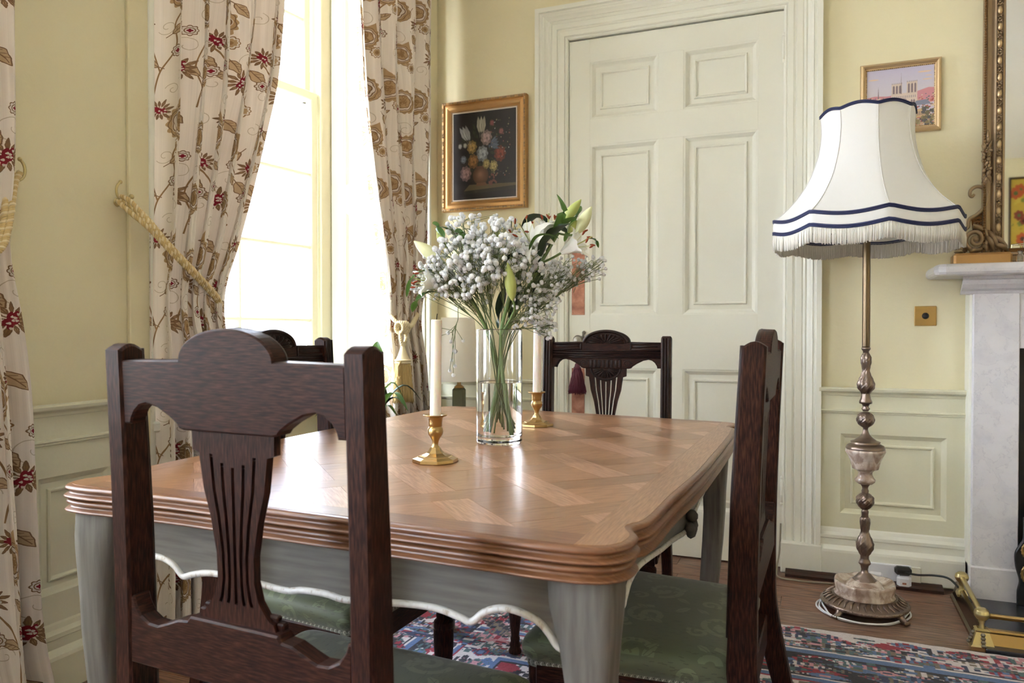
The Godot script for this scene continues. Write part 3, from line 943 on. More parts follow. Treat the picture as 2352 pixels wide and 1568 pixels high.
func build_shell() -> void:
	# floor boards run across the room
	var fl := struct("floor", "brown oak floorboards running across the room")
	var sub := new_st()
	bx(sub, Vector3(0.45, -0.075, (ZB - 3.7) / 2), Vector3(7.0, 0.11, ZB + 3.9))
	put("subfloor", fin(sub), M.dark_gap, fl)
	var kinds := [M.floor_plain, M.floor_dark, M.floor_pale, M.floor_red]
	var z := -3.62
	while z < ZB:
		var x := -2.5 + rng.randf_range(-0.9, 0.0)
		while x < XR:
			var l := rng.randf_range(0.9, 1.7)
			var x0 := maxf(x, -2.5)
			var x1 := minf(x + l, XR)
			if x1 - x0 > 0.05:
				var st := new_st()
				var lift := rng.randf_range(-0.0006, 0.0004)
				bx(st, Vector3((x0 + x1) / 2, -0.0115 + lift, z + 0.0635), Vector3(x1 - x0 - 0.0015, 0.021, 0.1255), 0.0012)
				put("floorboard", fin(st, 0), kinds[rng.randi() % 4], fl)
			x += l
		z += 0.127
	var st := new_st()
	bx(st, Vector3(0.45, CEIL + 0.1, (ZB - 3.7) / 2), Vector3(7.4, 0.2, ZB + 4.3))
	struct("ceiling", "plain white ceiling", fin(st), M.ceiling_paint)
	# window wall: pieces round three openings
	st = new_st()
	var fr := window_frames()
	var lens := [1.7036, 1.75, 1.65, 1.65]
	for i in 4:
		var l: float = lens[i]
		var f: Transform3D = fr[i]
		bx(st, Vector3(l / 2, 0.31, -0.21), Vector3(l + (0.1 if i == 0 else 0.0), 0.76, 0.42), 0, f)
		bx(st, Vector3(l / 2, (HEAD + CEIL) / 2 + 0.04, -0.21), Vector3(l + (0.1 if i == 0 else 0.0), CEIL - HEAD + 0.08, 0.42), 0, f)
		bx(st, Vector3(0.045, 1.65, -0.21), Vector3(0.09, 3.3, 0.42), 0, f)
		bx(st, Vector3(l - 0.045 + (0.1 if i == 0 else 0.0), 1.65, -0.21), Vector3(0.09 + (0.2 if i == 0 else 0.0), 3.3, 0.42), 0, f)
	for p in [[-1.83, -1.40], [0.35, 0.60], [2.25, 2.5], [4.15, ZB + 0.1]]:
		bx(st, Vector3(XW - 0.21, 1.65, (p[0] + p[1]) / 2), Vector3(0.42, 3.3, p[1] - p[0]))
	struct("wall_left", "pale yellow window wall with tall sash windows", fin(st), M.wall_paint)
	# door wall
	st = new_st()
	bx(st, Vector3(-1.80, 1.65, ZW - 0.09), Vector3(1.374, 3.3, 0.18))
	bx(st, Vector3((-0.138 + XR + 0.1) / 2, 1.65, ZW - 0.09), Vector3(XR + 0.1 + 0.138, 3.3, 0.18))
	bx(st, Vector3(-0.625, 2.415 + 0.44, ZW - 0.09), Vector3(0.975, 0.88, 0.18))
	struct("wall_back", "pale yellow wall with the panelled door", fin(st), M.wall_paint)
	st = new_st()
	bx(st, Vector3(XR + 0.09, 1.65, (ZB - 3.7) / 2), Vector3(0.18, 3.3, ZB + 3.9))
	struct("wall_right", "pale yellow wall to the right of the fireplace", fin(st), M.wall_paint)
	st = new_st()
	bx(st, Vector3(0.45, 1.65, ZB + 0.09), Vector3(7.0, 3.3, 0.18))
	struct("wall_front", "pale yellow wall opposite the door", fin(st), M.wall_paint)

func build_windows() -> void:
	var fr := window_frames()
	var lens := [1.7036, 1.75, 1.65, 1.65]
	for i in 4:
		window_unit(fr[i], lens[i], ["tall white sash window between the patterned curtains", "tall sash window nearest the camera, behind the left edge curtain", "third tall sash window, behind the camera", "fourth tall sash window, farthest behind the camera"][i])
	# the house across the street
	var o := thing("building", "pale stone house across the street, faint through the bright window", "building", Vector3(-13.0, -4.0, -9.0), 0.35)
	var st := new_st()
	bx(st, Vector3(0, 7.0, 0), Vector3(1.0, 14.0, 30.0))
	put("facade", fin(st), M.stone_pale, o)
	for r in 3:
		for c in 7:
			st = new_st()
			bx(st, Vector3(0.50, 4.2 + r * 3.6, -10.5 + c * 3.5), Vector3(0.12, 2.3, 1.25), 0.02)
			var w := put("window", fin(st), M.stone_dark, o)
			st = new_st()
			frame(st, -0.78, -1.3, 0.78, 1.3, [Vector2(0, 0), Vector2(0, 0.12), Vector2(0.16, 0.12), Vector2(0.16, 0)], Transform3D(Basis(Vector3.UP, PI / 2), Vector3(0.5, 4.2 + r * 3.6, -10.5 + c * 3.5)))
			put("surround", fin(st), M.stone_pale, w)

func window_unit(f: Transform3D, l: float, label: String) -> void:
	var o := struct("window", label)
	o.name = "window_%d" % (taken["window"] + 1)
	o.transform = f
	var xa := 0.09          # opening on the room face
	var xb := l - 0.09
	var ra := 0.225         # sash box, recessed
	var rb := 1.32 if l > 1.7 and l < 1.71 else l - 0.26
	var zs := -0.35
	# splayed reveals with sunk panels
	for s in [0, 1]:
		var p0 := Vector3(xa, 0, 0) if s == 0 else Vector3(rb, 0, zs)
		var p1 := Vector3(ra, 0, zs) if s == 0 else Vector3(xb, 0, 0)
		var d := (p1 - p0).normalized()
		var n := d.cross(Vector3.UP)
		var w := (p1 - p0).length()
		var xf := Transform3D(Basis(d, Vector3.UP, n), p0)
		var st := new_st()
		bx(st, Vector3(w / 2, (SILL + HEAD) / 2, -0.02), Vector3(w, HEAD - SILL, 0.03), 0, xf)
		var holes := [SILL + 0.10, 1.62, 1.74, HEAD - 0.1]
		for e in [[0.0, 0.06], [w - 0.06, w]]:
			bx(st, Vector3((e[0] + e[1]) / 2, (SILL + HEAD) / 2, 0.0), Vector3(e[1] - e[0], HEAD - SILL, 0.018), 0.002, xf)
		for e in [[SILL, holes[0]], [holes[1], holes[2]], [holes[3], HEAD]]:
			bx(st, Vector3(w / 2, (e[0] + e[1]) / 2, 0.0), Vector3(w - 0.11, e[1] - e[0], 0.0178), 0.002, xf)
		put("shutter", fin(st), M.trim_paint, o)
		for e in [[holes[0], holes[1]], [holes[2], holes[3]]]:
			st = new_st()
			frame(st, 0.06, e[0], w - 0.06, e[1], [Vector2(0, 0.008), Vector2(0.008, 0.006), Vector2(0.016, -0.003), Vector2(0.02, -0.003)], xf)
			put("panel_moulding", fin(st), M.trim_paint, o)
	var st := new_st()
	# box frame, soffit and sill
	for e in [[ra - 0.02, ra + 0.06], [rb - 0.08, rb + 0.02]]:
		bx(st, Vector3((e[0] + e[1]) / 2, (SILL + HEAD) / 2, zs - 0.03), Vector3(e[1] - e[0], HEAD - SILL, 0.05), 0.004)
	for e in [[ra + 0.055, ra + 0.067], [rb - 0.087, rb - 0.075]]:
		bx(st, Vector3((e[0] + e[1]) / 2, (SILL + HEAD) / 2, zs + 0.003), Vector3(0.014, HEAD - SILL, 0.022), 0.003)
	bx(st, Vector3((ra + rb) / 2, HEAD - 0.02, zs - 0.04), Vector3(rb - ra, 0.06, 0.08), 0.003)
	put("box_frame", fin(st), M.sash_paint, o)
	st = new_st()
	extr(st, PackedVector2Array([Vector2(xa, 0), Vector2(ra, -zs + 0.06), Vector2(rb, -zs + 0.06), Vector2(xb, 0)]), HEAD - 0.02, HEAD + 0.02, 0, Transform3D(Basis(Vector3.RIGHT, Vector3.FORWARD, Vector3.UP), Vector3.ZERO))
	put("soffit", fin(st), M.trim_paint, o)
	st = new_st()
	extr(st, PackedVector2Array([Vector2(xa - 0.03, -0.045), Vector2(xb + 0.03, -0.045), Vector2(xb, 0.02), Vector2(rb, -zs + 0.07), Vector2(ra, -zs + 0.07), Vector2(xa, 0.02)]), SILL - 0.035, SILL, 0.006, Transform3D(Basis(Vector3.RIGHT, Vector3.FORWARD, Vector3.UP), Vector3.ZERO))
	put("sill", fin(st), M.trim_paint, o)
	# architrave
	st = new_st()
	for e in [[0.0, xa], [xb, l]]:
		bx(st, Vector3((e[0] + e[1]) / 2, HEAD / 2 + 0.06, 0.008), Vector3(e[1] - e[0], HEAD + 0.12, 0.018), 0.004)
	bx(st, Vector3(l / 2, HEAD + 0.05, 0.009), Vector3(l, 0.12, 0.02), 0.004)
	put("architrave", fin(st), M.wall_paint, o)
	st = new_st()
	for e in [xa - 0.012, xb + 0.012]:
		tube(st, PackedVector3Array([Vector3(e, 0, 0.017), Vector3(e, HEAD, 0.017)]), 0.011, 10)
	put("bead", fin(st), M.trim_paint, o)
	# sashes
	var x0 := ra + 0.07
	var x1 := rb - 0.09
	var mid := (x0 + 0.045 + x1 - 0.045) / 2
	for up in [false, true]:
		var zz := zs - 0.065 if up else zs - 0.022
		var y0 := 2.13 if up else SILL
		var y1 := HEAD - 0.03 if up else 2.172
		var s := put("sash", null, M.sash_paint, o)
		st = new_st()
		for e in [[x0, x0 + 0.045], [x1 - 0.045, x1]]:
			bx(st, Vector3((e[0] + e[1]) / 2, (y0 + y1) / 2, zz), Vector3(0.045, y1 - y0, 0.038), 0.005)
		for e in [[y0, y0 + (0.042 if up else 0.075)], [y1 - 0.042, y1]]:
			bx(st, Vector3((x0 + x1) / 2, (e[0] + e[1]) / 2, zz), Vector3(x1 - x0, e[1] - e[0], 0.0375), 0.005)
		s.mesh = fin(st)
		var rows := [2.172, 2.52, HEAD - 0.07] if up else [SILL + 0.075, 1.083, 1.43, 1.775, 2.13]
		for k in range(1, rows.size() - 1):
			st = new_st()
			bx(st, Vector3((x0 + x1) / 2, rows[k], zz), Vector3(x1 - x0 - 0.08, 0.020, 0.03), 0.006)
			put("glazing_bar", fin(st), M.sash_paint, s)
		st = new_st()
		bx(st, Vector3(mid, (y0 + y1) / 2, zz), Vector3(0.022, y1 - y0 - 0.05, 0.0295), 0.007)
		put("glazing_bar", fin(st), M.sash_paint, s)
		for k in rows.size() - 1:
			for c in [[x0 + 0.045, mid - 0.011], [mid + 0.011, x1 - 0.045]]:
				st = new_st()
				bx(st, Vector3((c[0] + c[1]) / 2, (rows[k] + rows[k + 1]) / 2, zz - 0.006), Vector3(c[1] - c[0] + 0.008, rows[k + 1] - rows[k] - 0.012, 0.003))
				put("pane", fin(st), M.window_glass, s)

# slab of panelling round one sunk panel, in local xy facing z
func wainscot(called: String, label: String, xf: Transform3D, x0: float, x1: float, h: float, px0: float, px1: float, py0: float, py1: float, bead_in: float) -> void:
	var o := struct(called, label)
	o.transform = xf
	o.set_meta("category", "panelling")
	var t := 0.022
	for e in [[x0, px0, 0.0, h], [px1, x1, 0.0, h]]:
		var st := new_st()
		bx(st, Vector3((e[0] + e[1]) / 2, h / 2, t / 2), Vector3(e[1] - e[0], h, t))
		put("stile", fin(st), M.panel_paint, o)
	for e in [[0.0, py0], [py1, h]]:
		var st := new_st()
		bx(st, Vector3((px0 + px1) / 2, (e[0] + e[1]) / 2, t / 2), Vector3(px1 - px0, e[1] - e[0], t))
		put("rail", fin(st), M.panel_paint, o)
	var st := new_st()
	bx(st, Vector3((px0 + px1) / 2, (py0 + py1) / 2, 0.003), Vector3(px1 - px0, py1 - py0, 0.006))
	put("panel", fin(st), M.panel_paint, o)
	st = new_st()
	frame(st, px0, py0, px1, py1, [Vector2(0, t), Vector2(0.004, t), Vector2(0.010, t - 0.006), Vector2(0.018, 0.010), Vector2(0.022, 0.006)])
	frame(st, px0 + bead_in, py0 + bead_in, px1 - bead_in, py1 - bead_in, [Vector2(0, 0.006), Vector2(0.001, 0.012), Vector2(0.005, 0.015), Vector2(0.009, 0.014), Vector2(0.014, 0.0065)])
	put("panel_moulding", fin(st), M.panel_paint, o)

const DADO := [Vector2(0.0, -0.032), Vector2(0.006, -0.030), Vector2(0.009, -0.022), Vector2(0.014, -0.018), Vector2(0.024, -0.013), Vector2(0.026, -0.010), Vector2(0.028, -0.002), Vector2(0.025, 0.003), Vector2(0.0, 0.004)]
const BEADING := [Vector2(0.0, -0.009), Vector2(0.006, -0.007), Vector2(0.007, -0.001), Vector2(0.011, 0.002), Vector2(0.010, 0.006), Vector2(0.0, 0.009)]
const SKIRT := [Vector2(0.0, 0.0), Vector2(0.028, 0.0), Vector2(0.030, 0.098), Vector2(0.028, 0.108), Vector2(0.020, 0.116), Vector2(0.012, 0.124), Vector2(0.012, 0.150), Vector2(0.016, 0.154), Vector2(0.016, 0.166), Vector2(0.008, 0.178), Vector2(0.004, 0.190), Vector2(0.0, 0.196)]

func run(called: String, label: String, a: Vector3, b: Vector3, out: Vector3, prof: Array, m: Material, cat: String) -> void:
	var st := new_st()
	mould(st, a, b, out, Vector3.UP, prof)
	struct(called, label, fin(st), m).set_meta("category", cat)

func build_wall_trim() -> void:
	var back := Transform3D(Basis(), Vector3(0, 0, ZW))
	var z := ZW + 0.022
	# right of the door
	wainscot("trim_1", "cream wainscot panel behind the standard lamp", back, 0.0, 0.56, 0.79, 0.083, 0.481, 0.265, 0.606, 0.045)
	run("trim_2", "cream dado rail between door and fireplace", Vector3(0.004, 0.792, z), Vector3(0.56, 0.792, z), Vector3.BACK, DADO, M.panel_paint, "rail")
	run("trim_3", "thin cream moulding below the right dado rail", Vector3(0.004, 0.695, z), Vector3(0.56, 0.695, z), Vector3.BACK, BEADING, M.panel_paint, "moulding")
	run("baseboard_right", "cream moulded skirting between door and fireplace", Vector3(0.010, 0.012, z), Vector3(0.55, 0.012, z), Vector3.BACK, SKIRT, M.trim_paint, "skirting")
	# dark timber fillet at the foot
	var st := new_st()
	mould(st, Vector3(-0.125, 0, z + 0.03), Vector3(0.46, 0, z + 0.03), Vector3.BACK, Vector3.UP, [Vector2(-0.02, 0), Vector2(0.055, 0), Vector2(0.055, 0.012), Vector2(0.03, 0.016), Vector2(0.008, 0.022), Vector2(-0.02, 0.022)])
	struct("trim_4", "dark timber strip on the floor along the skirting", fin(st, 0), M.dark_timber).set_meta("category", "timber strip")
	# left of the door, under the flower painting
	wainscot("trim_5", "cream wainscot panel below the flower painting", back, -1.86, -1.27, 0.79, -1.76, -1.36, 0.265, 0.606, 0.045)
	run("trim_6", "cream dado rail left of the door", Vector3(-1.86, 0.792, z), Vector3(-1.272, 0.792, z), Vector3.BACK, DADO, M.panel_paint, "rail")
	run("trim_7", "thin cream moulding below the left dado rail", Vector3(-1.86, 0.695, z), Vector3(-1.272, 0.695, z), Vector3.BACK, BEADING, M.panel_paint, "moulding")
	run("baseboard_back", "cream moulded skirting left of the door", Vector3(-1.86, 0, z), Vector3(-1.272, 0, z), Vector3.BACK, SKIRT, M.trim_paint, "skirting")
	# pier between the windows, local x runs towards the door wall
	var v := Vector3(0, 0, -1)
	var px := Transform3D(Basis(v, Vector3.UP, v.cross(Vector3.UP)), Vector3(XW, 0, -1.40))
	wainscot("trim_8", "olive shaded wainscot panel on the pier between the windows", px, 0.0, 0.38, 0.80, 0.06, 0.30, 0.275, 0.618, 0.038)
	var xo := XW + 0.022
	run("trim_9", "cream dado rail on the pier between the windows", Vector3(xo, 0.818, -1.40), Vector3(xo, 0.818, -1.78), Vector3.RIGHT, DADO, M.panel_paint, "rail")
	run("trim_10", "thin cream moulding below the pier dado rail", Vector3(xo, 0.713, -1.40), Vector3(xo, 0.713, -1.78), Vector3.RIGHT, BEADING, M.panel_paint, "moulding")
	run("baseboard_left", "cream moulded skirting on the pier between the windows", Vector3(xo, 0, -1.40), Vector3(xo, 0, -1.78), Vector3.RIGHT, SKIRT, M.panel_paint, "skirting")

func build_door() -> void:
	var o := struct("door_1", "tall cream six panel door with copper finger plates")
	o.name = "door_1"
	o.position = Vector3(0, 0, ZW - 0.004)
	var x0 := -1.110; var x1 := -0.141
	var cols := [[-1.007, -0.684], [-0.571, -0.249]]
	var rows := [[0.215, 0.857], [1.104, 1.909], [2.030, 2.298]]
	var back := new_st()
	bx(back, Vector3((x0 + x1) / 2, 1.207, -0.030), Vector3(x1 - x0, 2.40, 0.028))
	put("core", fin(back), M.door_paint, o)
	for e in [[x0, cols[0][0]], [cols[1][1], x1]]:
		var st := new_st()
		bx(st, Vector3((e[0] + e[1]) / 2, 1.207, -0.008), Vector3(e[1] - e[0], 2.40, 0.016), 0.0008)
		put("stile", fin(st), M.door_paint, o)
	var hs := [0.007, 0.215, 0.857, 1.104, 1.909, 2.030, 2.298, 2.407]
	for k in range(0, 8, 2):
		var st := new_st()
		bx(st, Vector3((cols[0][0] + cols[1][1]) / 2, (hs[k] + hs[k + 1]) / 2, -0.0082), Vector3(cols[1][1] - cols[0][0], hs[k + 1] - hs[k], 0.016), 0.0006)
		put("rail", fin(st), M.door_paint, o)
	for r in rows:
		var st := new_st()
		bx(st, Vector3((cols[0][1] + cols[1][0]) / 2, (r[0] + r[1]) / 2, -0.0084), Vector3(cols[1][0] - cols[0][1], r[1] - r[0], 0.016), 0.0006)
		put("muntin", fin(st), M.door_paint, o)
		for c in cols:
			st = new_st()
			frame(st, c[0], r[0], c[1], r[1], [Vector2(0, 0), Vector2(0.003, -0.001), Vector2(0.009, -0.002), Vector2(0.018, -0.011), Vector2(0.024, -0.0155)])
			frame(st, c[0] + 0.045, r[0] + 0.045, c[1] - 0.045, r[1] - 0.045, [Vector2(0, -0.016), Vector2(0.001, -0.010), Vector2(0.004, -0.0075), Vector2(0.009, -0.0085), Vector2(0.013, -0.0155), Vector2(0.014, -0.0155)])
			put("panel_moulding", fin(st), M.door_paint, o)
	for y in [2.245, 0.34]:
		var st := new_st()
		tube(st, PackedVector3Array([Vector3(-0.143, y - 0.05, 0.007), Vector3(-0.143, y + 0.05, 0.007)]), 0.008, 10)
		ball(st, Vector3(-0.143, y - 0.056, 0.007), 0.0085, 10)
		ball(st, Vector3(-0.143, y + 0.056, 0.007), 0.0085, 10)
		for k in 2:
			tube(st, PackedVector3Array([Vector3(-0.143, y - 0.018 + k * 0.036, 0.007), Vector3(-0.143, y - 0.016 + k * 0.036, 0.007)]), 0.0088, 10)
		put("hinge", fin(st), M.trim_paint, o)
	for e in [[1.107, 1.415], [0.56, 0.853]]:
		var st := new_st()
		bx(st, Vector3(-1.064, (e[0] + e[1]) / 2, 0.0015), Vector3(0.064, e[1] - e[0], 0.003), 0.001)
		for a in [-1, 1]:
			for b in [e[0] + 0.01, e[1] - 0.01]:
				ball(st, Vector3(-1.064 + a * 0.025, b, 0.003), 0.003, 8, 0.6)
		put("finger_plate", fin(st), M.copper, o)
	var st := new_st()
	lathe(st, [Vector2(0.0, 0.0), Vector2(0.022, 0.0), Vector2(0.022, 0.004), Vector2(0.008, 0.008), Vector2(0.007, 0.03), Vector2(0.020, 0.038), Vector2(0.026, 0.050), Vector2(0.020, 0.062), Vector2(0.0, 0.066)], 20, Transform3D(Basis(Vector3.RIGHT, PI / 2), Vector3(-1.05, 0.985, 0.0)))
	put("door_knob", fin(st), M.steel, o)
	st = new_st()
	tube(st, curve([Vector3(-1.034, 1.020, 0.0), Vector3(-1.034, 1.016, 0.016), Vector3(-1.034, 1.006, 0.020), Vector3(-1.034, 0.996, 0.016), Vector3(-1.040, 0.975, 0.010)], 12), 0.005, 8)
	ball(st, Vector3(-1.034, 1.022, 0.008), 0.009, 12)
	put("latch", fin(st), M.steel, o)
	# architrave and its plinth blocks
	var c := struct("trim_11", "wide moulded cream door case")
	c.set_meta("category", "door case")
	c.position = Vector3(0, 0, ZW)
	st = new_st()
	var prof := [Vector2(0, 0), Vector2(0, 0.046), Vector2(0.020, 0.046), Vector2(0.024, 0.036), Vector2(0.032, 0.034), Vector2(0.036, 0.040), Vector2(0.044, 0.036), Vector2(0.050, 0.026), Vector2(0.060, 0.020), Vector2(0.066, 0.024), Vector2(0.071, 0.020), Vector2(0.075, 0.016), Vector2(0.080, 0.020), Vector2(0.102, 0.020), Vector2(0.106, 0.012), Vector2(0.112, 0.013), Vector2(0.117, 0.017), Vector2(0.138, 0.016), Vector2(0.141, 0.010), Vector2(0.146, 0.013), Vector2(0.152, 0.010), Vector2(0.156, 0.002), Vector2(0.156, -0.03)]
	door_case(st, -1.268, 0.012, 2.570, prof)
	put("casing", fin(st), M.trim_paint, c)
	for e in [[-1.274, -1.108], [-0.146, 0.018]]:
		st = new_st()
		bx(st, Vector3((e[0] + e[1]) / 2, 0.065, 0.024), Vector3(e[1] - e[0], 0.13, 0.058), 0.004)
		put("plinth_block", fin(st), M.trim_paint, c)
	st = new_st()
	bx(st, Vector3(-0.625, 1.2, ZW - 0.12), Vector3(1.1, 2.5, 0.02))
	struct("trim_12", "dark passage closing the gap round the door", fin(st), M.dark_gap)

func door_case(st: SurfaceTool, x0: float, x1: float, y1: float, prof: Array) -> void:
	for i in prof.size() - 1:
		var a: Vector2 = prof[i]; var b: Vector2 = prof[i + 1]
		var A := [Vector3(x1 - a.x, 0.0, a.y), Vector3(x1 - a.x, y1 - a.x, a.y), Vector3(x0 + a.x, y1 - a.x, a.y), Vector3(x0 + a.x, 0.0, a.y)]
		var B := [Vector3(x1 - b.x, 0.0, b.y), Vector3(x1 - b.x, y1 - b.x, b.y), Vector3(x0 + b.x, y1 - b.x, b.y), Vector3(x0 + b.x, 0.0, b.y)]
		for k in 3:
			quad(st, A[k], A[k + 1], B[k + 1], B[k])

func build_fireplace() -> void:
	var o := thing("fireplace", "white marble chimneypiece with a moulded shelf", "fireplace", Vector3(0, 0, ZW))
	for s in [0, 1]:
		var x0 := 0.548 if s == 0 else 1.85
		var st := new_st()
		bx(st, Vector3(x0 + 0.076, 0.62, 0.0625), Vector3(0.152, 1.14, 0.125), 0.003)
		put("jamb", fin(st), M.marble, o)
		st = new_st()
		bx(st, Vector3(x0 + 0.076, 0.0675, 0.068), Vector3(0.168, 0.127, 0.138), 0.004)
		put("plinth", fin(st), M.marble, o)
		st = new_st()
		bx(st, Vector3(x0 - 0.002 if s == 0 else x0 + 0.154, 0.62, 0.05), Vector3(0.012, 1.14, 0.1), 0.002)
		put("caulk", fin(st), M.trim_paint, o)
	var st := new_st()
	bx(st, Vector3(1.275, 1.08, 0.058), Vector3(1.152, 0.23, 0.116), 0.002)
	put("frieze", fin(st), M.marble, o)
	st = new_st()
	var bed := [Vector2(0.11, 1.170), Vector2(0.128, 1.172), Vector2(0.134, 1.182), Vector2(0.150, 1.190), Vector2(0.164, 1.206), Vector2(0.170, 1.222), Vector2(0.178, 1.226), Vector2(0.178, 1.236)]
	mould(st, Vector3(0.505, 0, 0), Vector3(2.045, 0, 0), Vector3.BACK, Vector3.UP, bed)
	put("bed_moulding", fin(st), M.marble, o)
	st = new_st()
	var outl := PackedVector2Array([Vector2(0.400, 0.0), Vector2(0.400, 0.235), Vector2(0.412, 0.262), Vector2(0.436, 0.272), Vector2(2.114, 0.272), Vector2(2.138, 0.262), Vector2(2.15, 0.235), Vector2(2.15, 0.0)])
	var lev := [[0.014, 1.236], [0.006, 1.240], [0.001, 1.248], [0.0, 1.258], [0.002, 1.268], [0.007, 1.275], [0.016, 1.279]]
	for i in lev.size() - 1:
		var A := inset(ccw(outl), lev[i][0]); var B := inset(ccw(outl), lev[i + 1][0])
		for k in A.size():
			var j := (k + 1) % A.size()
			quad(st, Vector3(A[j].x, lev[i][1], A[j].y), Vector3(A[k].x, lev[i][1], A[k].y), Vector3(B[k].x, lev[i + 1][1], B[k].y), Vector3(B[j].x, lev[i + 1][1], B[j].y))
	for e in [[0.014, 1.236], [0.016, 1.279]]:
		var A := inset(ccw(outl), e[0])
		for k in range(1, A.size() - 1):
			face_out(st, [Vector3(A[0].x, e[1], A[0].y), Vector3(A[k].x, e[1], A[k].y), Vector3(A[k + 1].x, e[1], A[k + 1].y)], Vector3(1.2, 1.258, 0.1))
	put("shelf", fin(st), M.marble, o)
	# iron insert behind
	st = new_st()
	bx(st, Vector3(1.275, 0.49, 0.012), Vector3(1.15, 0.97, 0.02))
	put("insert", fin(st), M.black_iron, o)
	st = new_st()
	bx(st, Vector3(1.28, 0.008, -2.92 - ZW - 0.13), Vector3(1.56, 0.02, 0.52), 0.003)
	tag(put("hearth", fin(st), M.slate, null, Transform3D(Basis(), Vector3(0, 0, ZW))), "polished dark slate hearth slab inside the brass fender", "hearth")
	# low iron fire screen with brass rings
	var sc := thing("fire_screen", "black iron fire screen with brass scroll rings", "fire screen", Vector3(0.686, 0.018, -3.29))
	st = new_st()
	var half := [Vector2(0.0, 0.0), Vector2(0.0, 0.05), Vector2(0.006, 0.09), Vector2(-0.006, 0.14), Vector2(-0.008, 0.19), Vector2(0.008, 0.225), Vector2(0.018, 0.25), Vector2(0.018, 0.325)]
	var pl := curve2(half, 40)
	pl.append(Vector2(0.44, 0.325)); pl.append(Vector2(0.46, 0.0))
	extr(st, pl, -0.008, 0.008, 0.003)
	put("plate", fin(st), M.black_iron, sc)
	for r in [[0.040, 0.205, 0.026], [0.045, 0.118, 0.032], [0.050, 0.285, 0.018]]:
		st = new_st()
		var ring := PackedVector3Array()
		for k in 29:
			var a := TAU * k / 28.0
			ring.append(Vector3(r[0] + cos(a) * r[2], r[1] + sin(a) * r[2] * 1.15, 0.011))
		tube(st, ring, 0.0045, 8, false)
		for k in 18:
			var a := TAU * k / 18.0
			ball(st, Vector3(r[0] + cos(a) * (r[2] + 0.003), r[1] + sin(a) * (r[2] + 0.003) * 1.15, 0.012), 0.003, 6)
		put("scroll_ring", fin(st), M.brass, sc)
	build_fender()

func build_fender() -> void:
	var o := thing("fender", "brass fender with ball finials and a low rail", "fender", Vector3.ZERO)
	var zf := -2.845; var zb := -3.243; var xl := 0.497; var xr := 2.07
	var kerb := [Vector2(0.0, 0.0), Vector2(0.030, 0.0), Vector2(0.030, 0.012), Vector2(0.022, 0.018), Vector2(0.012, 0.052), Vector2(0.014, 0.058), Vector2(0.012, 0.064), Vector2(0.0, 0.066)]
	for e in [[Vector3(xl - 0.015, 0, zf - 0.005), Vector3(xr, 0, zf - 0.005), Vector3.BACK], [Vector3(xl + 0.01, 0, -3.34), Vector3(xl + 0.01, 0, zf), Vector3.LEFT]]:
		var st := new_st()
		mould(st, e[0], e[1], e[2], Vector3.UP, kerb)
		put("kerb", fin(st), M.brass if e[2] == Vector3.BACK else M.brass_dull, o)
	for p in [Vector3(xl, 0, zf), Vector3(xl + 0.004, 0, zb), Vector3(xr, 0, zf)]:
		var st := new_st()
		var lv := [[0.036, 0.0], [0.036, 0.013], [0.031, 0.018], [0.019, 0.056], [0.021, 0.062], [0.014, 0.067]]
		if p.z < -3.0: lv = [[0.016, 0.04], [0.018, 0.05], [0.014, 0.06], [0.012, 0.066]]
		for i in lv.size() - 1:
			var r: float = lv[i][0]; var s: float = lv[i + 1][0]
			var cs := [Vector2(1, 1), Vector2(-1, 1), Vector2(-1, -1), Vector2(1, -1)]
			for k in 4:
				var a: Vector2 = cs[k]; var b: Vector2 = cs[(k + 1) % 4]
				face_out(st, [p + Vector3(a.x * r, lv[i][1], a.y * r), p + Vector3(b.x * r, lv[i][1], b.y * r), p + Vector3(b.x * s, lv[i + 1][1], b.y * s), p + Vector3(a.x * s, lv[i + 1][1], a.y * s)], p + Vector3.UP * 0.03)
		lathe(st, [Vector2(0.0, 0.07), Vector2(0.013, 0.072), Vector2(0.008, 0.080), Vector2(0.007, 0.092), Vector2(0.011, 0.100), Vector2(0.009, 0.104), Vector2(0.016, 0.110), Vector2(0.0215, 0.120), Vector2(0.0235, 0.130), Vector2(0.0205, 0.142), Vector2(0.012, 0.150), Vector2(0.0, 0.152)], 24, Transform3D(Basis.from_scale(Vector3(1, 0.865, 1)), p))
		put("finial", fin(st), M.brass_pale, o)
		if p.z > -3.0:
			st = new_st()
			for k in 4:
				ball(st, p + Vector3(0, 0.018 + k * 0.0105, 0.036 - k * 0.0042), 0.0075, 8, 0.9)
				ball(st, p + Vector3(-0.036 + k * 0.0042, 0.018 + k * 0.0105, 0), 0.0075, 8, 0.9)
			put("ornament", fin(st), M.steel, o)
	for e in [[Vector3(xl, 0.111, zf), Vector3(xl + 0.004, 0.111, zb), 0.0085], [Vector3(xl, 0.107, zf), Vector3(xr, 0.107, zf), 0.0080]]:
		var st := new_st()
		tube(st, PackedVector3Array([e[0], e[1]]), e[2], 12)
		put("rail", fin(st), M.brass_pale if e[2] > 0.0083 else M.brass, o)

# ---------------------------------------------------------------- table
const TOP := 0.76

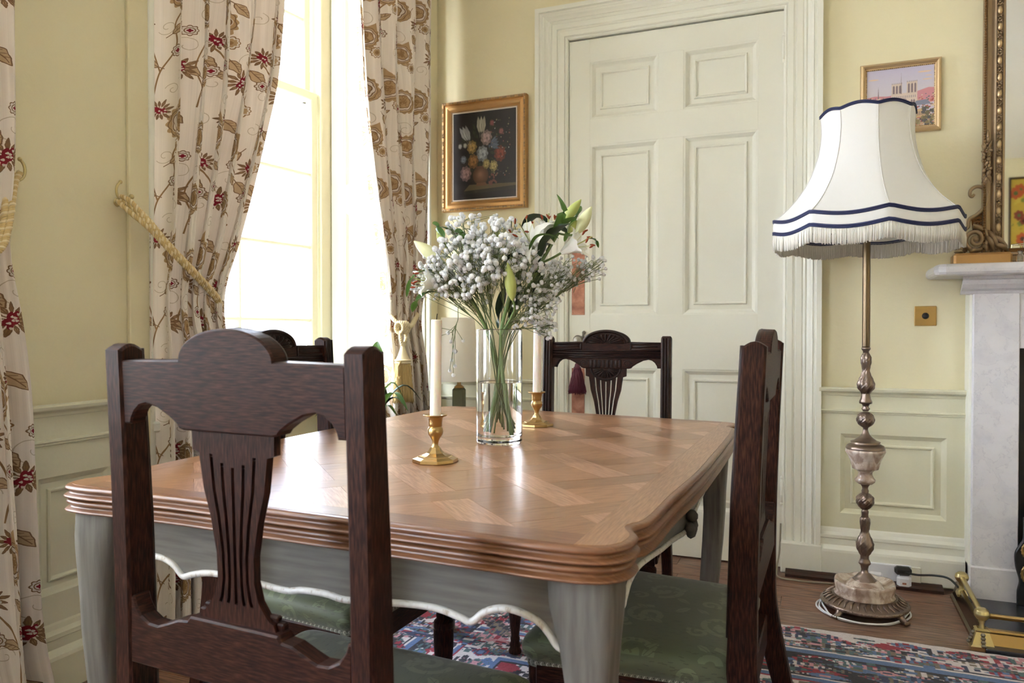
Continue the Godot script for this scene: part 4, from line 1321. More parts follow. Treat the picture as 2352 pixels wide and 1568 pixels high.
func table_outline() -> PackedVector2Array:
	var p := [Vector2(-0.40, -0.907), Vector2(-0.33, -0.903), Vector2(-0.275, -0.905), Vector2(-0.243, -0.916), Vector2(-0.224, -0.938), Vector2(-0.218, -0.968), Vector2(-0.221, -0.995), Vector2(-0.232, -1.018), Vector2(-0.235, -1.034), Vector2(-0.222, -1.062), Vector2(-0.217, -1.11), Vector2(-0.215, -1.24), Vector2(-0.209, -1.36), Vector2(-0.204, -1.49), Vector2(-0.203, -1.66), Vector2(-0.203, -1.84), Vector2(-0.204, -2.0), Vector2(-0.208, -2.12), Vector2(-0.214, -2.19), Vector2(-0.229, -2.216), Vector2(-0.222, -2.24), Vector2(-0.214, -2.27), Vector2(-0.218, -2.30), Vector2(-0.236, -2.325), Vector2(-0.272, -2.337), Vector2(-0.34, -2.346), Vector2(-0.60, -2.388), Vector2(-0.85, -2.42), Vector2(-1.05, -2.446), Vector2(-1.15, -2.458), Vector2(-1.20, -2.456), Vector2(-1.234, -2.444), Vector2(-1.252, -2.420), Vector2(-1.257, -2.39), Vector2(-1.248, -2.362), Vector2(-1.238, -2.345), Vector2(-1.247, -2.31), Vector2(-1.252, -2.22), Vector2(-1.256, -2.0), Vector2(-1.258, -1.70), Vector2(-1.256, -1.4), Vector2(-1.252, -1.16), Vector2(-1.250, -1.085), Vector2(-1.236, -1.055), Vector2(-1.242, -1.03), Vector2(-1.252, -1.0), Vector2(-1.252, -0.968), Vector2(-1.238, -0.945), Vector2(-1.215, -0.934), Vector2(-1.17, -0.930), Vector2(-1.10, -0.933), Vector2(-0.95, -0.934), Vector2(-0.78, -0.924), Vector2(-0.60, -0.917), Vector2(-0.48, -0.911)]
	p.append(p[0])
	var c := curve2(p, 220)
	c.remove_at(c.size() - 1)
	return ccw(c)

# polygon of points (x, z) laid flat, from y0 up to y1
const FLAT := Basis(Vector3(1, 0, 0), Vector3(0, 0, 1), Vector3(0, -1, 0))

func flat_extr(st: SurfaceTool, poly: PackedVector2Array, y0: float, y1: float, bev := 0.0) -> void:
	extr(st, poly, -y1, -y0, bev, Transform3D(FLAT, Vector3.ZERO))

func edge_ring(st: SurfaceTool, poly: PackedVector2Array, prof: Array, y: float) -> void:
	sg(st, true)
	var n := poly.size()
	var rings := []
	for p in prof: rings.append(inset(poly, -p.x))
	for i in prof.size() - 1:
		for k in n:
			var j := (k + 1) % n
			var a := Vector3(rings[i][k].x, y + prof[i].y, rings[i][k].y)
			var b := Vector3(rings[i][j].x, y + prof[i].y, rings[i][j].y)
			var c := Vector3(rings[i + 1][j].x, y + prof[i + 1].y, rings[i + 1][j].y)
			var d := Vector3(rings[i + 1][k].x, y + prof[i + 1].y, rings[i + 1][k].y)
			quad(st, a, b, c, d)

# a piece of parquet with its grain along an angle
func block_mesh(poly: PackedVector2Array, y0: float, y1: float, ang: float) -> ArrayMesh:
	var st := new_st()
	flat_extr(st, poly, y0, y1, 0.0)
	st.generate_normals()
	var a := st.commit_to_arrays()
	var v: PackedVector3Array = a[Mesh.ARRAY_VERTEX]
	var uv := PackedVector2Array(); uv.resize(v.size())
	var off := Vector2(rng.randf() * 9.0, rng.randf() * 9.0)
	var g := Vector2(cos(ang), sin(ang))
	for i in v.size():
		var q := Vector2(v[i].x, v[i].z)
		uv[i] = Vector2(q.dot(Vector2(-g.y, g.x)) + v[i].y, q.dot(g)) + off
	a[Mesh.ARRAY_TEX_UV] = uv
	var m := ArrayMesh.new()
	m.add_surface_from_arrays(Mesh.PRIMITIVE_TRIANGLES, a)
	return m

func build_table() -> void:
	var org := Vector3(-0.73, 0, -1.66)
	var o := thing("dining_table", "French style dining table with oak parquet top and worn grey painted legs", "table", org)
	var xf := Transform3D(Basis(), -org)
	var out := table_outline()
	var prof := [Vector2(-0.012, 0.0), Vector2(-0.006, -0.0004), Vector2(-0.0025, -0.0018), Vector2(0.0, -0.005), Vector2(-0.001, -0.008), Vector2(-0.006, -0.0102), Vector2(-0.0085, -0.0125), Vector2(-0.0055, -0.0155), Vector2(0.0005, -0.0175), Vector2(0.0025, -0.0195), Vector2(0.001, -0.0215), Vector2(-0.005, -0.0225), Vector2(-0.04, -0.0225)]
	for k in 2:
		var st := new_st()
		edge_ring(st, out if k == 0 else inset(out, 0.002), prof, TOP - 0.0005 - k * 0.0245)
		if k == 1: flat_extr(st, inset(out, 0.014), TOP - 0.0475, TOP - 0.0255)
		put("edge_moulding" if k == 0 else "draw_leaf", fin(st, 0), M.oak_edge, o, xf)
	var st := new_st()
	flat_extr(st, inset(out, 0.013), TOP - 0.022, TOP - 0.006)
	put("substrate", fin(st), M.oak_edge, o, xf)
	# border boards
	var brd := inset(out, 0.0118)
	var field := PackedVector2Array([Vector2(-0.2865, -0.967), Vector2(-0.266, -2.285), Vector2(-1.19, -2.395), Vector2(-1.19, -0.985)])
	var big := 3.0
	var cuts := [
		[PackedVector2Array([Vector2(-0.2865, -0.967), Vector2(-0.2865 + 0.0156, big - 2.0), Vector2(big, 1), Vector2(big, -5), Vector2(-0.266 + 0.04, -5), Vector2(-0.266, -2.285)]), PI / 2, M.oak_plain],
		[PackedVector2Array([Vector2(-1.19, 1), Vector2(-1.19, -5), Vector2(-big, -5), Vector2(-big, 1)]), PI / 2, M.oak_honey],
		[PackedVector2Array([Vector2(-0.2869, -0.967), Vector2(-0.2869 + 0.0156, 1.0), Vector2(-1.1896, 1.0), Vector2(-1.1896, -0.985)]), 0.0, M.oak_border],
		[PackedVector2Array([Vector2(-0.2663, -2.285), Vector2(-0.2663 + 0.04, -5), Vector2(-1.1896, -5), Vector2(-1.1896, -2.395)]), 0.0, M.oak_border]]
	for c in cuts:
		for p in Geometry2D.intersect_polygons(brd, c[0]):
			put("border_board", block_mesh(p, TOP - 0.006, TOP, c[1]), c[2], o, xf)
	# woven parquet: narrow strips over and under, square blocks between
	var s := 0.1732
	var w := 0.062
	var g := 0.00025
	var c0 := Vector2(-0.445, -1.718)
	var e1 := Vector2(1, 1).normalized()
	var e2 := Vector2(1, -1).normalized()
	var fi := inset(ccw(field), 0.0003)
	var add := func(p: float, q: float, hp: float, hq: float, ang: float, m: Material) -> void:
		var quadp := PackedVector2Array()
		for k in [[-1, -1], [1, -1], [1, 1], [-1, 1]]:
			quadp.append(c0 + e1 * (p + k[0] * (hp - g)) + e2 * (q + k[1] * (hq - g)))
		for r in Geometry2D.intersect_polygons(quadp, fi):
			if r.size() < 3: continue
			put("parquet_block", block_mesh(r, TOP - 0.006, TOP + rng.randf_range(-0.00012, 0.0001), ang), m, o, xf)
	for i in range(-8, 9):
		for j in range(-8, 9):
			var c := c0 + e1 * i * s + e2 * j * s
			if c.x < -1.6 or c.x > 0.1 or c.y < -2.8 or c.y > -0.6: continue
			if (i + j) % 2 == 0:
				add.call(i * s, j * s, s - w / 2, w / 2, PI / 4, [M.oak_cool, M.oak_grey, M.oak_cool][rng.randi() % 3])
			else:
				add.call(i * s, j * s, w / 2, s - w / 2, -PI / 4, [M.oak_honey, M.oak_plain][rng.randi() % 2])
			add.call((i + 0.5) * s, (j + 0.5) * s, (s - w) / 2, (s - w) / 2, -PI / 4, [M.oak_plain, M.oak_honey, M.oak_warm, M.oak_warm][rng.randi() % 4])
	# aprons: bottom outline along each side
	var near := [Vector2(-0.300, 0.60), Vector2(-0.322, 0.606), Vector2(-0.336, 0.623), Vector2(-0.352, 0.637), Vector2(-0.381, 0.646), Vector2(-0.407, 0.646), Vector2(-0.431, 0.637), Vector2(-0.451, 0.621), Vector2(-0.468, 0.625), Vector2(-0.500, 0.632), Vector2(-0.540, 0.633), Vector2(-0.600, 0.629), Vector2(-0.660, 0.624), Vector2(-0.690, 0.628), Vector2(-0.716, 0.629)]
	var cx := -0.716
	var nb := PackedVector2Array(near)
	for k in range(near.size() - 2, -1, -1): nb.append(Vector2(2.0 * cx - near[k].x, near[k].y))
	_apron(o, xf, nb, Transform3D(Basis(), Vector3(0, 0, -0.962)), 0.0)
	_apron(o, xf, nb, Transform3D(Basis(Vector3.UP, PI), Vector3(2.0 * cx, 0, -2.318)), 0.0)
	var side := [Vector2(0.66, 0.60), Vector2(0.63, 0.604), Vector2(0.606, 0.630), Vector2(0.592, 0.646), Vector2(0.580, 0.644), Vector2(0.572, 0.632), Vector2(0.560, 0.640), Vector2(0.53, 0.655), Vector2(0.47, 0.660), Vector2(0.38, 0.650), Vector2(0.28, 0.636), Vector2(0.18, 0.625), Vector2(0.09, 0.612), Vector2(0.05, 0.606), Vector2(0.0, 0.602)]
	var sb := PackedVector2Array(side)
	for k in range(side.size() - 2, -1, -1): sb.append(Vector2(-side[k].x, side[k].y))
	_apron(o, xf, sb, Transform3D(Basis(Vector3.UP, PI / 2), Vector3(-0.262, 0, -1.645)), 0.0)
	_apron(o, xf, sb, Transform3D(Basis(Vector3.UP, -PI / 2), Vector3(-1.200, 0, -1.645)), 0.0)
	# carved shell at the middle of the long sides
	for e in [[-0.250, 1.0], [-1.212, -1.0]]:
		st = new_st()
		for k in 5:
			var a := (k - 2) * 0.45
			ball(st, Vector3(e[0], 0.622 - cos(a) * 0.020, -1.645 + sin(a) * 0.028), 0.011, 8, 1.5)
		ball(st, Vector3(e[0], 0.634, -1.645), 0.014, 10)
		put("shell_carving", fin(st), M.grey_paint, o, xf)
	# cabriole legs
	for c in [[-0.290, -0.990, 1.0, 1.0], [-1.172, -0.990, -1.0, 1.0], [-0.290, -2.265, 1.0, -1.0], [-1.172, -2.300, -1.0, -1.0]]:
		st = new_st(true)
		var lv := [[0.713, 0.0, 0.046], [0.67, 0.002, 0.0455], [0.64, 0.005, 0.0415], [0.61, 0.008, 0.0365], [0.56, 0.010, 0.0315], [0.50, 0.010, 0.0295], [0.42, 0.006, 0.0285], [0.33, 0.0, 0.027], [0.24, -0.007, 0.0245], [0.15, -0.012, 0.022], [0.09, -0.011, 0.021], [0.05, -0.004, 0.022], [0.025, 0.006, 0.026], [0.008, 0.010, 0.027], [0.0, 0.010, 0.024]]
		var rings := []
		var bead := PackedVector3Array()
		for l in lv:
			var m := Vector3(c[0] + c[2] * l[1], l[0], c[1] + c[3] * l[1])
			var ring := PackedVector3Array()
			for k in 20:
				var a := TAU * (k + 0.5) / 20.0
				var ca := cos(a); var sa := sin(a)
				var f := 1.0 / pow(pow(absf(ca), 9.0) + pow(absf(sa), 9.0), 1.0 / 9.0)
				ring.append(m + Vector3(ca * f, 0, sa * f) * l[2])
			rings.append(ring)
			if l[0] < 0.61 and l[0] > 0.02: bead.append(m + Vector3(-c[2] * l[2] * 0.93, 0, c[3] * l[2] * 0.9))
		for i in rings.size() - 1:
			for k in 20:
				var j := (k + 1) % 20
				quad(st, rings[i][k], rings[i][j], rings[i + 1][j], rings[i + 1][k])
		for k in range(1, 19): tri(st, rings[14][0], rings[14][k], rings[14][k + 1])
		var lg := put("leg", fin(st), M.grey_paint, o, xf)
		if c[2] < 0.0: continue
		st = new_st()
		tube(st, bead, 0.0042, 8)
		put("edge_bead", fin(st), M.worn_white, lg)

func _apron(o: Node3D, xf: Transform3D, bottom: PackedVector2Array, f: Transform3D, _t: float) -> void:
	var c := PackedVector2Array()
	for i in bottom.size() - 1:
		for k in 5:
			var p := bottom[i].cubic_interpolate(bottom[i + 1], bottom[maxi(i - 1, 0)], bottom[mini(i + 2, bottom.size() - 1)], k / 5.0)
			c.append(p)
	c.append(bottom[bottom.size() - 1])
	var poly := c.duplicate()
	poly.append(Vector2(bottom[bottom.size() - 1].x, 0.713))
	poly.append(Vector2(bottom[0].x, 0.713))
	var st := new_st()
	extr(st, poly, -0.022, 0.0, 0.0, f)
	var a := put("apron", fin(st, 0), M.grey_paint, o, xf)
	st = new_st()
	var path := PackedVector3Array()
	for p in c: path.append(f * Vector3(p.x, p.y, 0.0))
	tube(st, path, 0.0055, 8)
	put("edge_bead", fin(st), M.worn_white, a)

# ---------------------------------------------------------------- chairs
func rounded_trapezoid(wb: float, wf: float, z0: float, z1: float, r: float) -> PackedVector2Array:
	var q := [Vector2(-wb, z0), Vector2(wb, z0), Vector2(wf, z1), Vector2(-wf, z1)]
	var out := PackedVector2Array()
	for i in 4:
		var p: Vector2 = q[i]
		var a: Vector2 = (q[(i + 3) % 4] - p).normalized()
		var b: Vector2 = (q[(i + 1) % 4] - p).normalized()
		for k in 7:
			var t := k / 6.0
			out.append((p + a * r).lerp(p, t).lerp(p.lerp(p + b * r, t), t))
	# finer along the straight sides
	var fine := PackedVector2Array()
	for i in out.size():
		var d := out[(i + 1) % out.size()] - out[i]
		var n := maxi(1, int(d.length() / 0.03))
		for k in n: fine.append(out[i] + d * k / n)
	return ccw(fine)

func make_chair() -> Node3D:
	var o := thing("dining_chair", "", "chair")
	var wood: Material = M.chair_wood
	# rear posts: side outline (z, h) pushed out across the chair
	for s in [-1.0, 1.0]:
		var st := new_st()
		var side := PackedVector2Array()
		var bk := curve2([Vector2(-0.075, 0.0), Vector2(-0.045, 0.2), Vector2(-0.006, 0.40), Vector2(0.0, 0.52), Vector2(-0.004, 0.75), Vector2(-0.014, 1.003)], 24)
		var ft := curve2([Vector2(0.026, 1.003), Vector2(0.041, 0.75), Vector2(0.048, 0.52), Vector2(0.046, 0.40), Vector2(-0.006, 0.2), Vector2(-0.038, 0.0)], 24)
		side.append_array(bk)
		for k in range(1, 6): side.append(Vector2(-0.014 + 0.040 * k / 6.0, 1.003 + sin(PI * k / 6.0) * 0.0095))
		side.append_array(ft)
		var f := Transform3D(Basis(Vector3(0, 0, 1), Vector3(0, 1, 0), Vector3(-1, 0, 0)), Vector3(s * 0.212, 0, 0))
		extr(st, side, -0.0172, 0.0172, 0.004, f)
		var p := put("post", fin(st), wood, o)
		st = new_st()
		for k in 3:
			var line := PackedVector3Array()
			for i in 22:
				var h := 0.50 + 0.505 * i / 21.0
				line.append(Vector3(s * 0.212 + (k - 1) * 0.0098, h, lerp_table([[0.5, 0.048], [0.75, 0.041], [1.003, 0.026]], h)))
			tube(st, line, 0.0042, 8)
		put("reeding", fin(st), M.chair_carving, p)
	# crest rail
	var top := PackedVector2Array()
	top.append(Vector2(-0.197, 0.990))
	for k in 25:
		var a := PI - PI * k / 24.0
		top.append(Vector2(cos(a) * 0.085, 0.992 + sin(a) * 0.042))
	top.append(Vector2(0.197, 0.990))
	var low := [Vector2(0.197, 0.900), Vector2(0.182, 0.900), Vector2(0.180, 0.908), Vector2(0.173, 0.919), Vector2(0.163, 0.927), Vector2(0.150, 0.930), Vector2(0.130, 0.926), Vector2(0.108, 0.915), Vector2(0.093, 0.905), Vector2(0.088, 0.899), Vector2(0.080, 0.897)]
	for p in low: top.append(p)
	for k in range(low.size() - 1, -1, -1): top.append(Vector2(-low[k].x, low[k].y))
	var lean := Transform3D(Basis(Vector3.RIGHT, -0.045), Vector3(0, 0, 0.034))
	var st := new_st()
	extr(st, top, 0.0, 0.026, 0.0025, lean)
	var cr := put("crest_rail", fin(st, 0), wood, o)
	_crest_carving(cr, lean)
	# pierced splat
	var hw := [[0.640, 0.068], [0.650, 0.064], [0.652, 0.058], [0.660, 0.050], [0.675, 0.039], [0.700, 0.0325], [0.733, 0.033], [0.78, 0.042], [0.82, 0.054], [0.862, 0.060], [0.867, 0.0605], [0.870, 0.0725], [0.899, 0.0735]]
	var rows := [0.640, 0.650, 0.652, 0.656, 0.660, 0.667, 0.675, 0.687, 0.700, 0.715, 0.733, 0.75, 0.765, 0.78, 0.80, 0.82, 0.835, 0.850, 0.855, 0.862, 0.866, 0.870, 0.885, 0.899]
	var tops := [0.866, 0.855, 0.850, 0.855, 0.866]
	var fx := [-0.64, -0.325, 0.0, 0.325, 0.64]
	st = new_st()
	var z0 := 0.010; var z1 := 0.022
	for i in rows.size() - 1:
		var ha: float = rows[i]; var hb: float = rows[i + 1]
		var edges := []
		for h in [ha, hb]:
			var w := lerp_table(hw, h)
			var e := [-w]
			for q in fx:
				e.append(q * minf(w, 0.061) - 0.0027)
				e.append(q * minf(w, 0.061) + 0.0027)
			e.append(w)
			edges.append(e)
		var prev_open := false
		for k in 11:
			var open := false
			if k % 2 == 1: open = ha >= 0.6665 and hb <= tops[k / 2] + 0.0005
			var a0 := Vector3(edges[0][k], ha, 0); var a1 := Vector3(edges[0][k + 1], ha, 0)
			var b0 := Vector3(edges[1][k], hb, 0); var b1 := Vector3(edges[1][k + 1], hb, 0)
			var zf := Vector3(0, 0, z1); var zr := Vector3(0, 0, z0)
			if open:
				quad(st, a0 + zf, a0 + zr, b0 + zr, b0 + zf)
				quad(st, a1 + zr, a1 + zf, b1 + zf, b1 + zr)
				if ha < 0.668: quad(st, a0 + zf, a1 + zf, a1 + zr, a0 + zr)
				if hb > tops[k / 2] - 0.006: quad(st, b1 + zf, b0 + zf, b0 + zr, b1 + zr)
			else:
				quad(st, a0 + zf, a1 + zf, b1 + zf, b0 + zf)
				quad(st, a1 + zr, a0 + zr, b0 + zr, b1 + zr)
			if k == 0: quad(st, a0 + zr, a0 + zf, b0 + zf, b0 + zr)
			if k == 10: quad(st, a1 + zf, a1 + zr, b1 + zr, b1 + zf)
			prev_open = open
	var sp_lean := Transform3D(Basis(Vector3.RIGHT, -0.03), Vector3(0, 0, 0.020))
	var sp := put("splat", fin(st), wood, o, sp_lean)
	# stepped foot of the splat, and half round fan under the crest
	st = new_st()
	bx(st, Vector3(0, 0.645, 0.022), Vector3(0.150, 0.010, 0.012), 0.002)
	bx(st, Vector3(0, 0.6545, 0.021), Vector3(0.132, 0.008, 0.010), 0.002)
	put("step_moulding", fin(st, 0), wood, sp)
	st = new_st()
	for k in 11:
		var a := PI + PI * (k + 0.5) / 11.0
		var d := Vector3(cos(a), sin(a) * 0.72, 0)
		tube(st, PackedVector3Array([Vector3(0, 0.897, 0.022) + d * 0.010, Vector3(0, 0.897, 0.0225) + d * 0.046]), 0.0042, 6)
	var arc := PackedVector3Array()
	for k in 21:
		var a := PI + PI * k / 20.0
		arc.append(Vector3(cos(a) * 0.053, 0.897 + sin(a) * 0.040, 0.0222))
	tube(st, arc, 0.0038, 6)
	put("fan_carving", fin(st), M.chair_carving, sp)
	# lower back rail
	var lr := PackedVector2Array()
	var half := [Vector2(-0.197, 0.652), Vector2(-0.190, 0.652), Vector2(-0.186, 0.640), Vector2(-0.176, 0.626), Vector2(-0.160, 0.618), Vector2(-0.142, 0.617), Vector2(-0.122, 0.624), Vector2(-0.102, 0.632), Vector2(-0.084, 0.634), Vector2(-0.078, 0.641)]
	for p in half: lr.append(p)
	for k in range(half.size() - 1, -1, -1): lr.append(Vector2(-half[k].x, half[k].y))
	lr.append(Vector2(0.197, 0.556)); lr.append(Vector2(-0.197, 0.556))
	st = new_st()
	extr(st, lr, 0.002, 0.030, 0.0025)
	put("lower_rail", fin(st, 0), wood, o)
	# seat rails
	for s in [-1.0, 1.0]:
		st = new_st()
		var a := Vector3(s * 0.205, 0.368, 0.03); var b := Vector3(s * 0.228, 0.368, 0.400)
		var d := (b - a).normalized()
		bx(st, Vector3(0, 0, (b - a).length() / 2), Vector3(0.024, 0.066, (b - a).length()), 0.003, Transform3D(Basis(Vector3.UP.cross(d), Vector3.UP, d), a))
		bx(st, Vector3(s * 0.008, -0.014, (b - a).length() / 2), Vector3(0.016, 0.010, (b - a).length() - 0.03), 0.004, Transform3D(Basis(Vector3.UP.cross(d), Vector3.UP, d), a))
		put("seat_rail", fin(st, 2), wood, o)
	for z in [0.028, 0.404]:
		st = new_st()
		bx(st, Vector3(0, 0.368, z), Vector3(0.40 if z < 0.1 else 0.43, 0.066, 0.024), 0.003)
		put("seat_rail", fin(st, 0), wood, o)
	# turned front legs
	for s in [-1.0, 1.0]:
		st = new_st()
		var at := Transform3D(Basis(), Vector3(s * 0.210, 0, 0.394))
		bx(st, Vector3(0, 0.366, 0), Vector3(0.046, 0.07, 0.046), 0.004, at)
		lathe(st, [Vector2(0.0, 0.0), Vector2(0.017, 0.0), Vector2(0.021, 0.010), Vector2(0.021, 0.016), Vector2(0.016, 0.026), Vector2(0.0185, 0.034), Vector2(0.014, 0.044), Vector2(0.0155, 0.055), Vector2(0.013, 0.062), Vector2(0.017, 0.10), Vector2(0.022, 0.15), Vector2(0.026, 0.20), Vector2(0.0265, 0.23), Vector2(0.0265, 0.245), Vector2(0.024, 0.249), Vector2(0.0265, 0.253), Vector2(0.0255, 0.268), Vector2(0.018, 0.276), Vector2(0.0205, 0.284), Vector2(0.018, 0.292), Vector2(0.025, 0.302), Vector2(0.0265, 0.314), Vector2(0.0255, 0.322), Vector2(0.018, 0.330), Vector2(0.0, 0.332)], 24, at)
		put("front_leg", fin(st), wood, o)
	# upholstery
	var base := rounded_trapezoid(0.205, 0.238, 0.042, 0.420, 0.03)
	var lv := [[0.004, 0.400], [-0.006, 0.408], [-0.012, 0.420], [-0.013, 0.432], [-0.008, 0.444], [0.004, 0.452], [0.022, 0.457], [0.05, 0.4605], [0.10, 0.4635], [0.15, 0.465]]
	st = new_st(true)
	var mid := Vector2(0, 0.231)
	var rings := []
	for l in lv:
		var ring := PackedVector3Array()
		for p in base:
			var r: Vector2 = p - mid
			var q: Vector2 = mid + r * (1.0 - l[0] / 0.215)
			ring.append(Vector3(q.x, l[1], q.y))
		rings.append(ring)
	var n := base.size()
	for i in rings.size() - 1:
		for k in n:
			var j := (k + 1) % n
			quad(st, rings[i][j], rings[i][k], rings[i + 1][k], rings[i + 1][j])
	for k in n:
		tri(st, rings[9][(k + 1) % n], rings[9][k], Vector3(0, 0.4655, 0.231))
	var cu := put("cushion", fin(st, 2, false), M.green_damask, o)
	st = new_st()
	var v := PackedVector3Array()
	for k in n + 1:
		var r: Vector2 = base[k % n] - mid
		v.append(Vector3((mid + r * 1.016).x, 0, (mid + r * 1.016).y))
	var u := 0.0
	for k in n:
		var d := v[k].distance_to(v[k + 1])
		var cr4 := [Vector3(v[k].x, 0.394, v[k].z), Vector3(v[k + 1].x, 0.394, v[k + 1].z), Vector3(v[k + 1].x, 0.409, v[k + 1].z), Vector3(v[k].x, 0.409, v[k].z)]
		var uv4 := [Vector2(u, 0.95), Vector2(u + d, 0.95), Vector2(u + d, 0.05), Vector2(u, 0.05)]
		for t in [[0, 3, 2], [0, 2, 1]]:
			for e in [t[0], t[2], t[1]]:
				st.set_uv(uv4[e])
				st.add_vertex(cr4[e])
		u += d
	put("braid_trim", done(st), M.braid, cu)
	return o

func _crest_carving(cr: Node, lean: Transform3D) -> void:
	var z := 0.026
	var st := new_st()
	# hood round the fan
	var hood := PackedVector3Array()
	for k in 25:
		var a := PI * k / 24.0
		hood.append(lean * Vector3(cos(a) * 0.079, 0.988 + sin(a) * 0.041, z))
	tube(st, hood, 0.0058, 8)
	hood = PackedVector3Array()
	for k in 25:
		var a := PI * k / 24.0
		hood.append(lean * Vector3(cos(a) * 0.0705, 0.985 + sin(a) * 0.034, z))
	tube(st, hood, 0.0025, 6)
	# ribs of the fan
	for k in 11:
		var a := PI * (k + 0.5) / 11.0
		var d := Vector3(cos(a), sin(a) * 0.50, 0)
		var pts := PackedVector3Array()
		for i in 5:
			pts.append(lean * (Vector3(0, 0.9855, z) + d * (0.014 + 0.013 * i)))
		tube(st, pts, PackedFloat32Array([0.0016, 0.0028, 0.0038, 0.0048, 0.0036]), 6)
	# scrolls and knob at its heart
	for s in [-1.0, 1.0]:
		var sp := PackedVector3Array()
		for k in 25:
			var a := k / 24.0 * TAU * 1.3
			sp.append(lean * Vector3(s * (0.0105 - cos(a) * 0.0075 * (1.0 - k / 30.0)), 0.9885 + sin(a) * 0.006 * (1.0 - k / 30.0), z + 0.003))
		tube(st, sp, 0.0017, 6)
	ball(st, lean * Vector3(0, 0.994, z + 0.003), 0.0042, 8)
	put("fan_carving", fin(st), M.chair_carving, cr)
	st = new_st()
	# reeded bars across and sunk panels each side
	for h in [0.9585, 0.9505, 0.9425, 0.936]:
		tube(st, PackedVector3Array([lean * Vector3(-0.199, h, z), lean * Vector3(0.199, h, z)]), 0.0030, 6)
	for s in [-1.0, 1.0]:
		bx(st, Vector3(s * 0.140, 0.9865, z), Vector3(0.105, 0.007, 0.006), 0.001, lean)
		bx(st, Vector3(s * 0.140, 0.9655, z), Vector3(0.105, 0.006, 0.006), 0.001, lean)
		bx(st, Vector3(s * 0.090, 0.976, z), Vector3(0.006, 0.027, 0.006), 0.001, lean)
		bx(st, Vector3(s * 0.140, 0.976, z), Vector3(0.086, 0.009, 0.003), 0.001, lean)
		# volutes of the capital
		var vo := PackedVector3Array()
		for k in 41:
			var a := k / 40.0 * TAU * 1.7
			vo.append(lean * Vector3(s * (0.078 + cos(a) * 0.015 * (1.0 - k / 46.0)), 0.915 + sin(a) * 0.0125 * (1.0 - k / 46.0), z))
		tube(st, vo, 0.0021, 6)
	for k in 8:
		bx(st, Vector3(-0.0525 + k * 0.015, 0.914, z), Vector3(0.0095, 0.027, 0.005), 0.0015, lean)
	put("reeded_bars", fin(st, 0), M.chair_carving, cr)

func build_chairs() -> void:
	var c := make_chair()
	var spots := [
		[Vector3(-0.715, 0, -0.780), PI - 0.07, "dark oak dining chair in the foreground, its plain back towards us"],
		[Vector3(-0.70, 0, -2.63), 0.05, "dark oak dining chair facing us before the cream door, fan carved on its crest"],
		[Vector3(-1.312, 0, -1.575), PI / 2 - 0.03, "dark oak dining chair on the window side, half hidden by the foreground chair back"],
		[Vector3(-0.09, 0, -1.57), -PI / 2 - 0.02, "dark oak dining chair seen edge on at the right side of the table"]]
	for i in 4:
		var r: Node3D = c if i == 0 else c.duplicate()
		if i > 0:
			r.name = numbered("dining_chair")
			add_child(r)
		r.position = spots[i][0]
		r.rotation.y = spots[i][1]
		tag(r, spots[i][2], "chair", "dining chairs round the table")

# ---------------------------------------------------------------- curtains and tiebacks
func soft(t: Array, h: float, col: int) -> float:
	var s := 0.0
	for k in 5:
		var x := h + (k - 2) * 0.045
		var v: float = t[t.size() - 1][col]
		if x >= t[0][0]: v = t[0][col]
		else:
			for i in t.size() - 1:
				if x >= t[i + 1][0]:
					v = lerpf(t[i + 1][col], t[i][col], (x - t[i + 1][0]) / (t[i][0] - t[i + 1][0]))
					break
		s += v / 5.0
	return s

func curtain(label: String, f: Transform3D, rows: Array, folds: float, width: float, zc: float, ph: float, u0: float, back := Vector2.ZERO) -> void:
	var pos := func(u: float, v: float) -> Vector3:
		var h := 3.05 - v * 3.035
		var a := soft(rows, h, 1)
		var b := soft(rows, h, 2)
		var w := b - a
		var amp := minf(0.05, width / (2.0 * folds) * sqrt(maxf(0.02, 1.0 - pow(w / width, 2.0))) * 0.62)
		var p := folds * u + ph + (0.10 * sin(2.6 * h + u * 5.0) + 0.05 * sin(7.0 * h + u * 11.0)) * sin(PI * u)
		var d := 2.0 * pow(absf(sin(PI * p)), 0.62) - 1.0
		var crinkle := 0.0016 * sin(h * 9.0 + u * 190.0) + 0.0012 * sin(h * 4.0 - u * 330.0)
		var near_tie := exp(-pow((h - rows[0][3]) / 0.12, 2.0))
		var home := 1.0 - back.x * (1.0 - smoothstep(0.0, 0.10, u)) - back.y * smoothstep(0.90, 1.0, u)
		return f * Vector3(a + w * u + amp * 0.42 * (sin(TAU * p) - sin(TAU * ph)), h, lerpf(0.022, zc + amp * d * (1.0 - 0.35 * near_tie) + crinkle, home))
	var uvf := func(u: float, v: float) -> Vector2:
		return Vector2(u0 + u * width / 0.42, v * 3.035 / 0.42)
	var m := sheet(260, 130, pos, uvf)
	tag(put("curtain", m, M.curtain_fabric), label, "curtain")

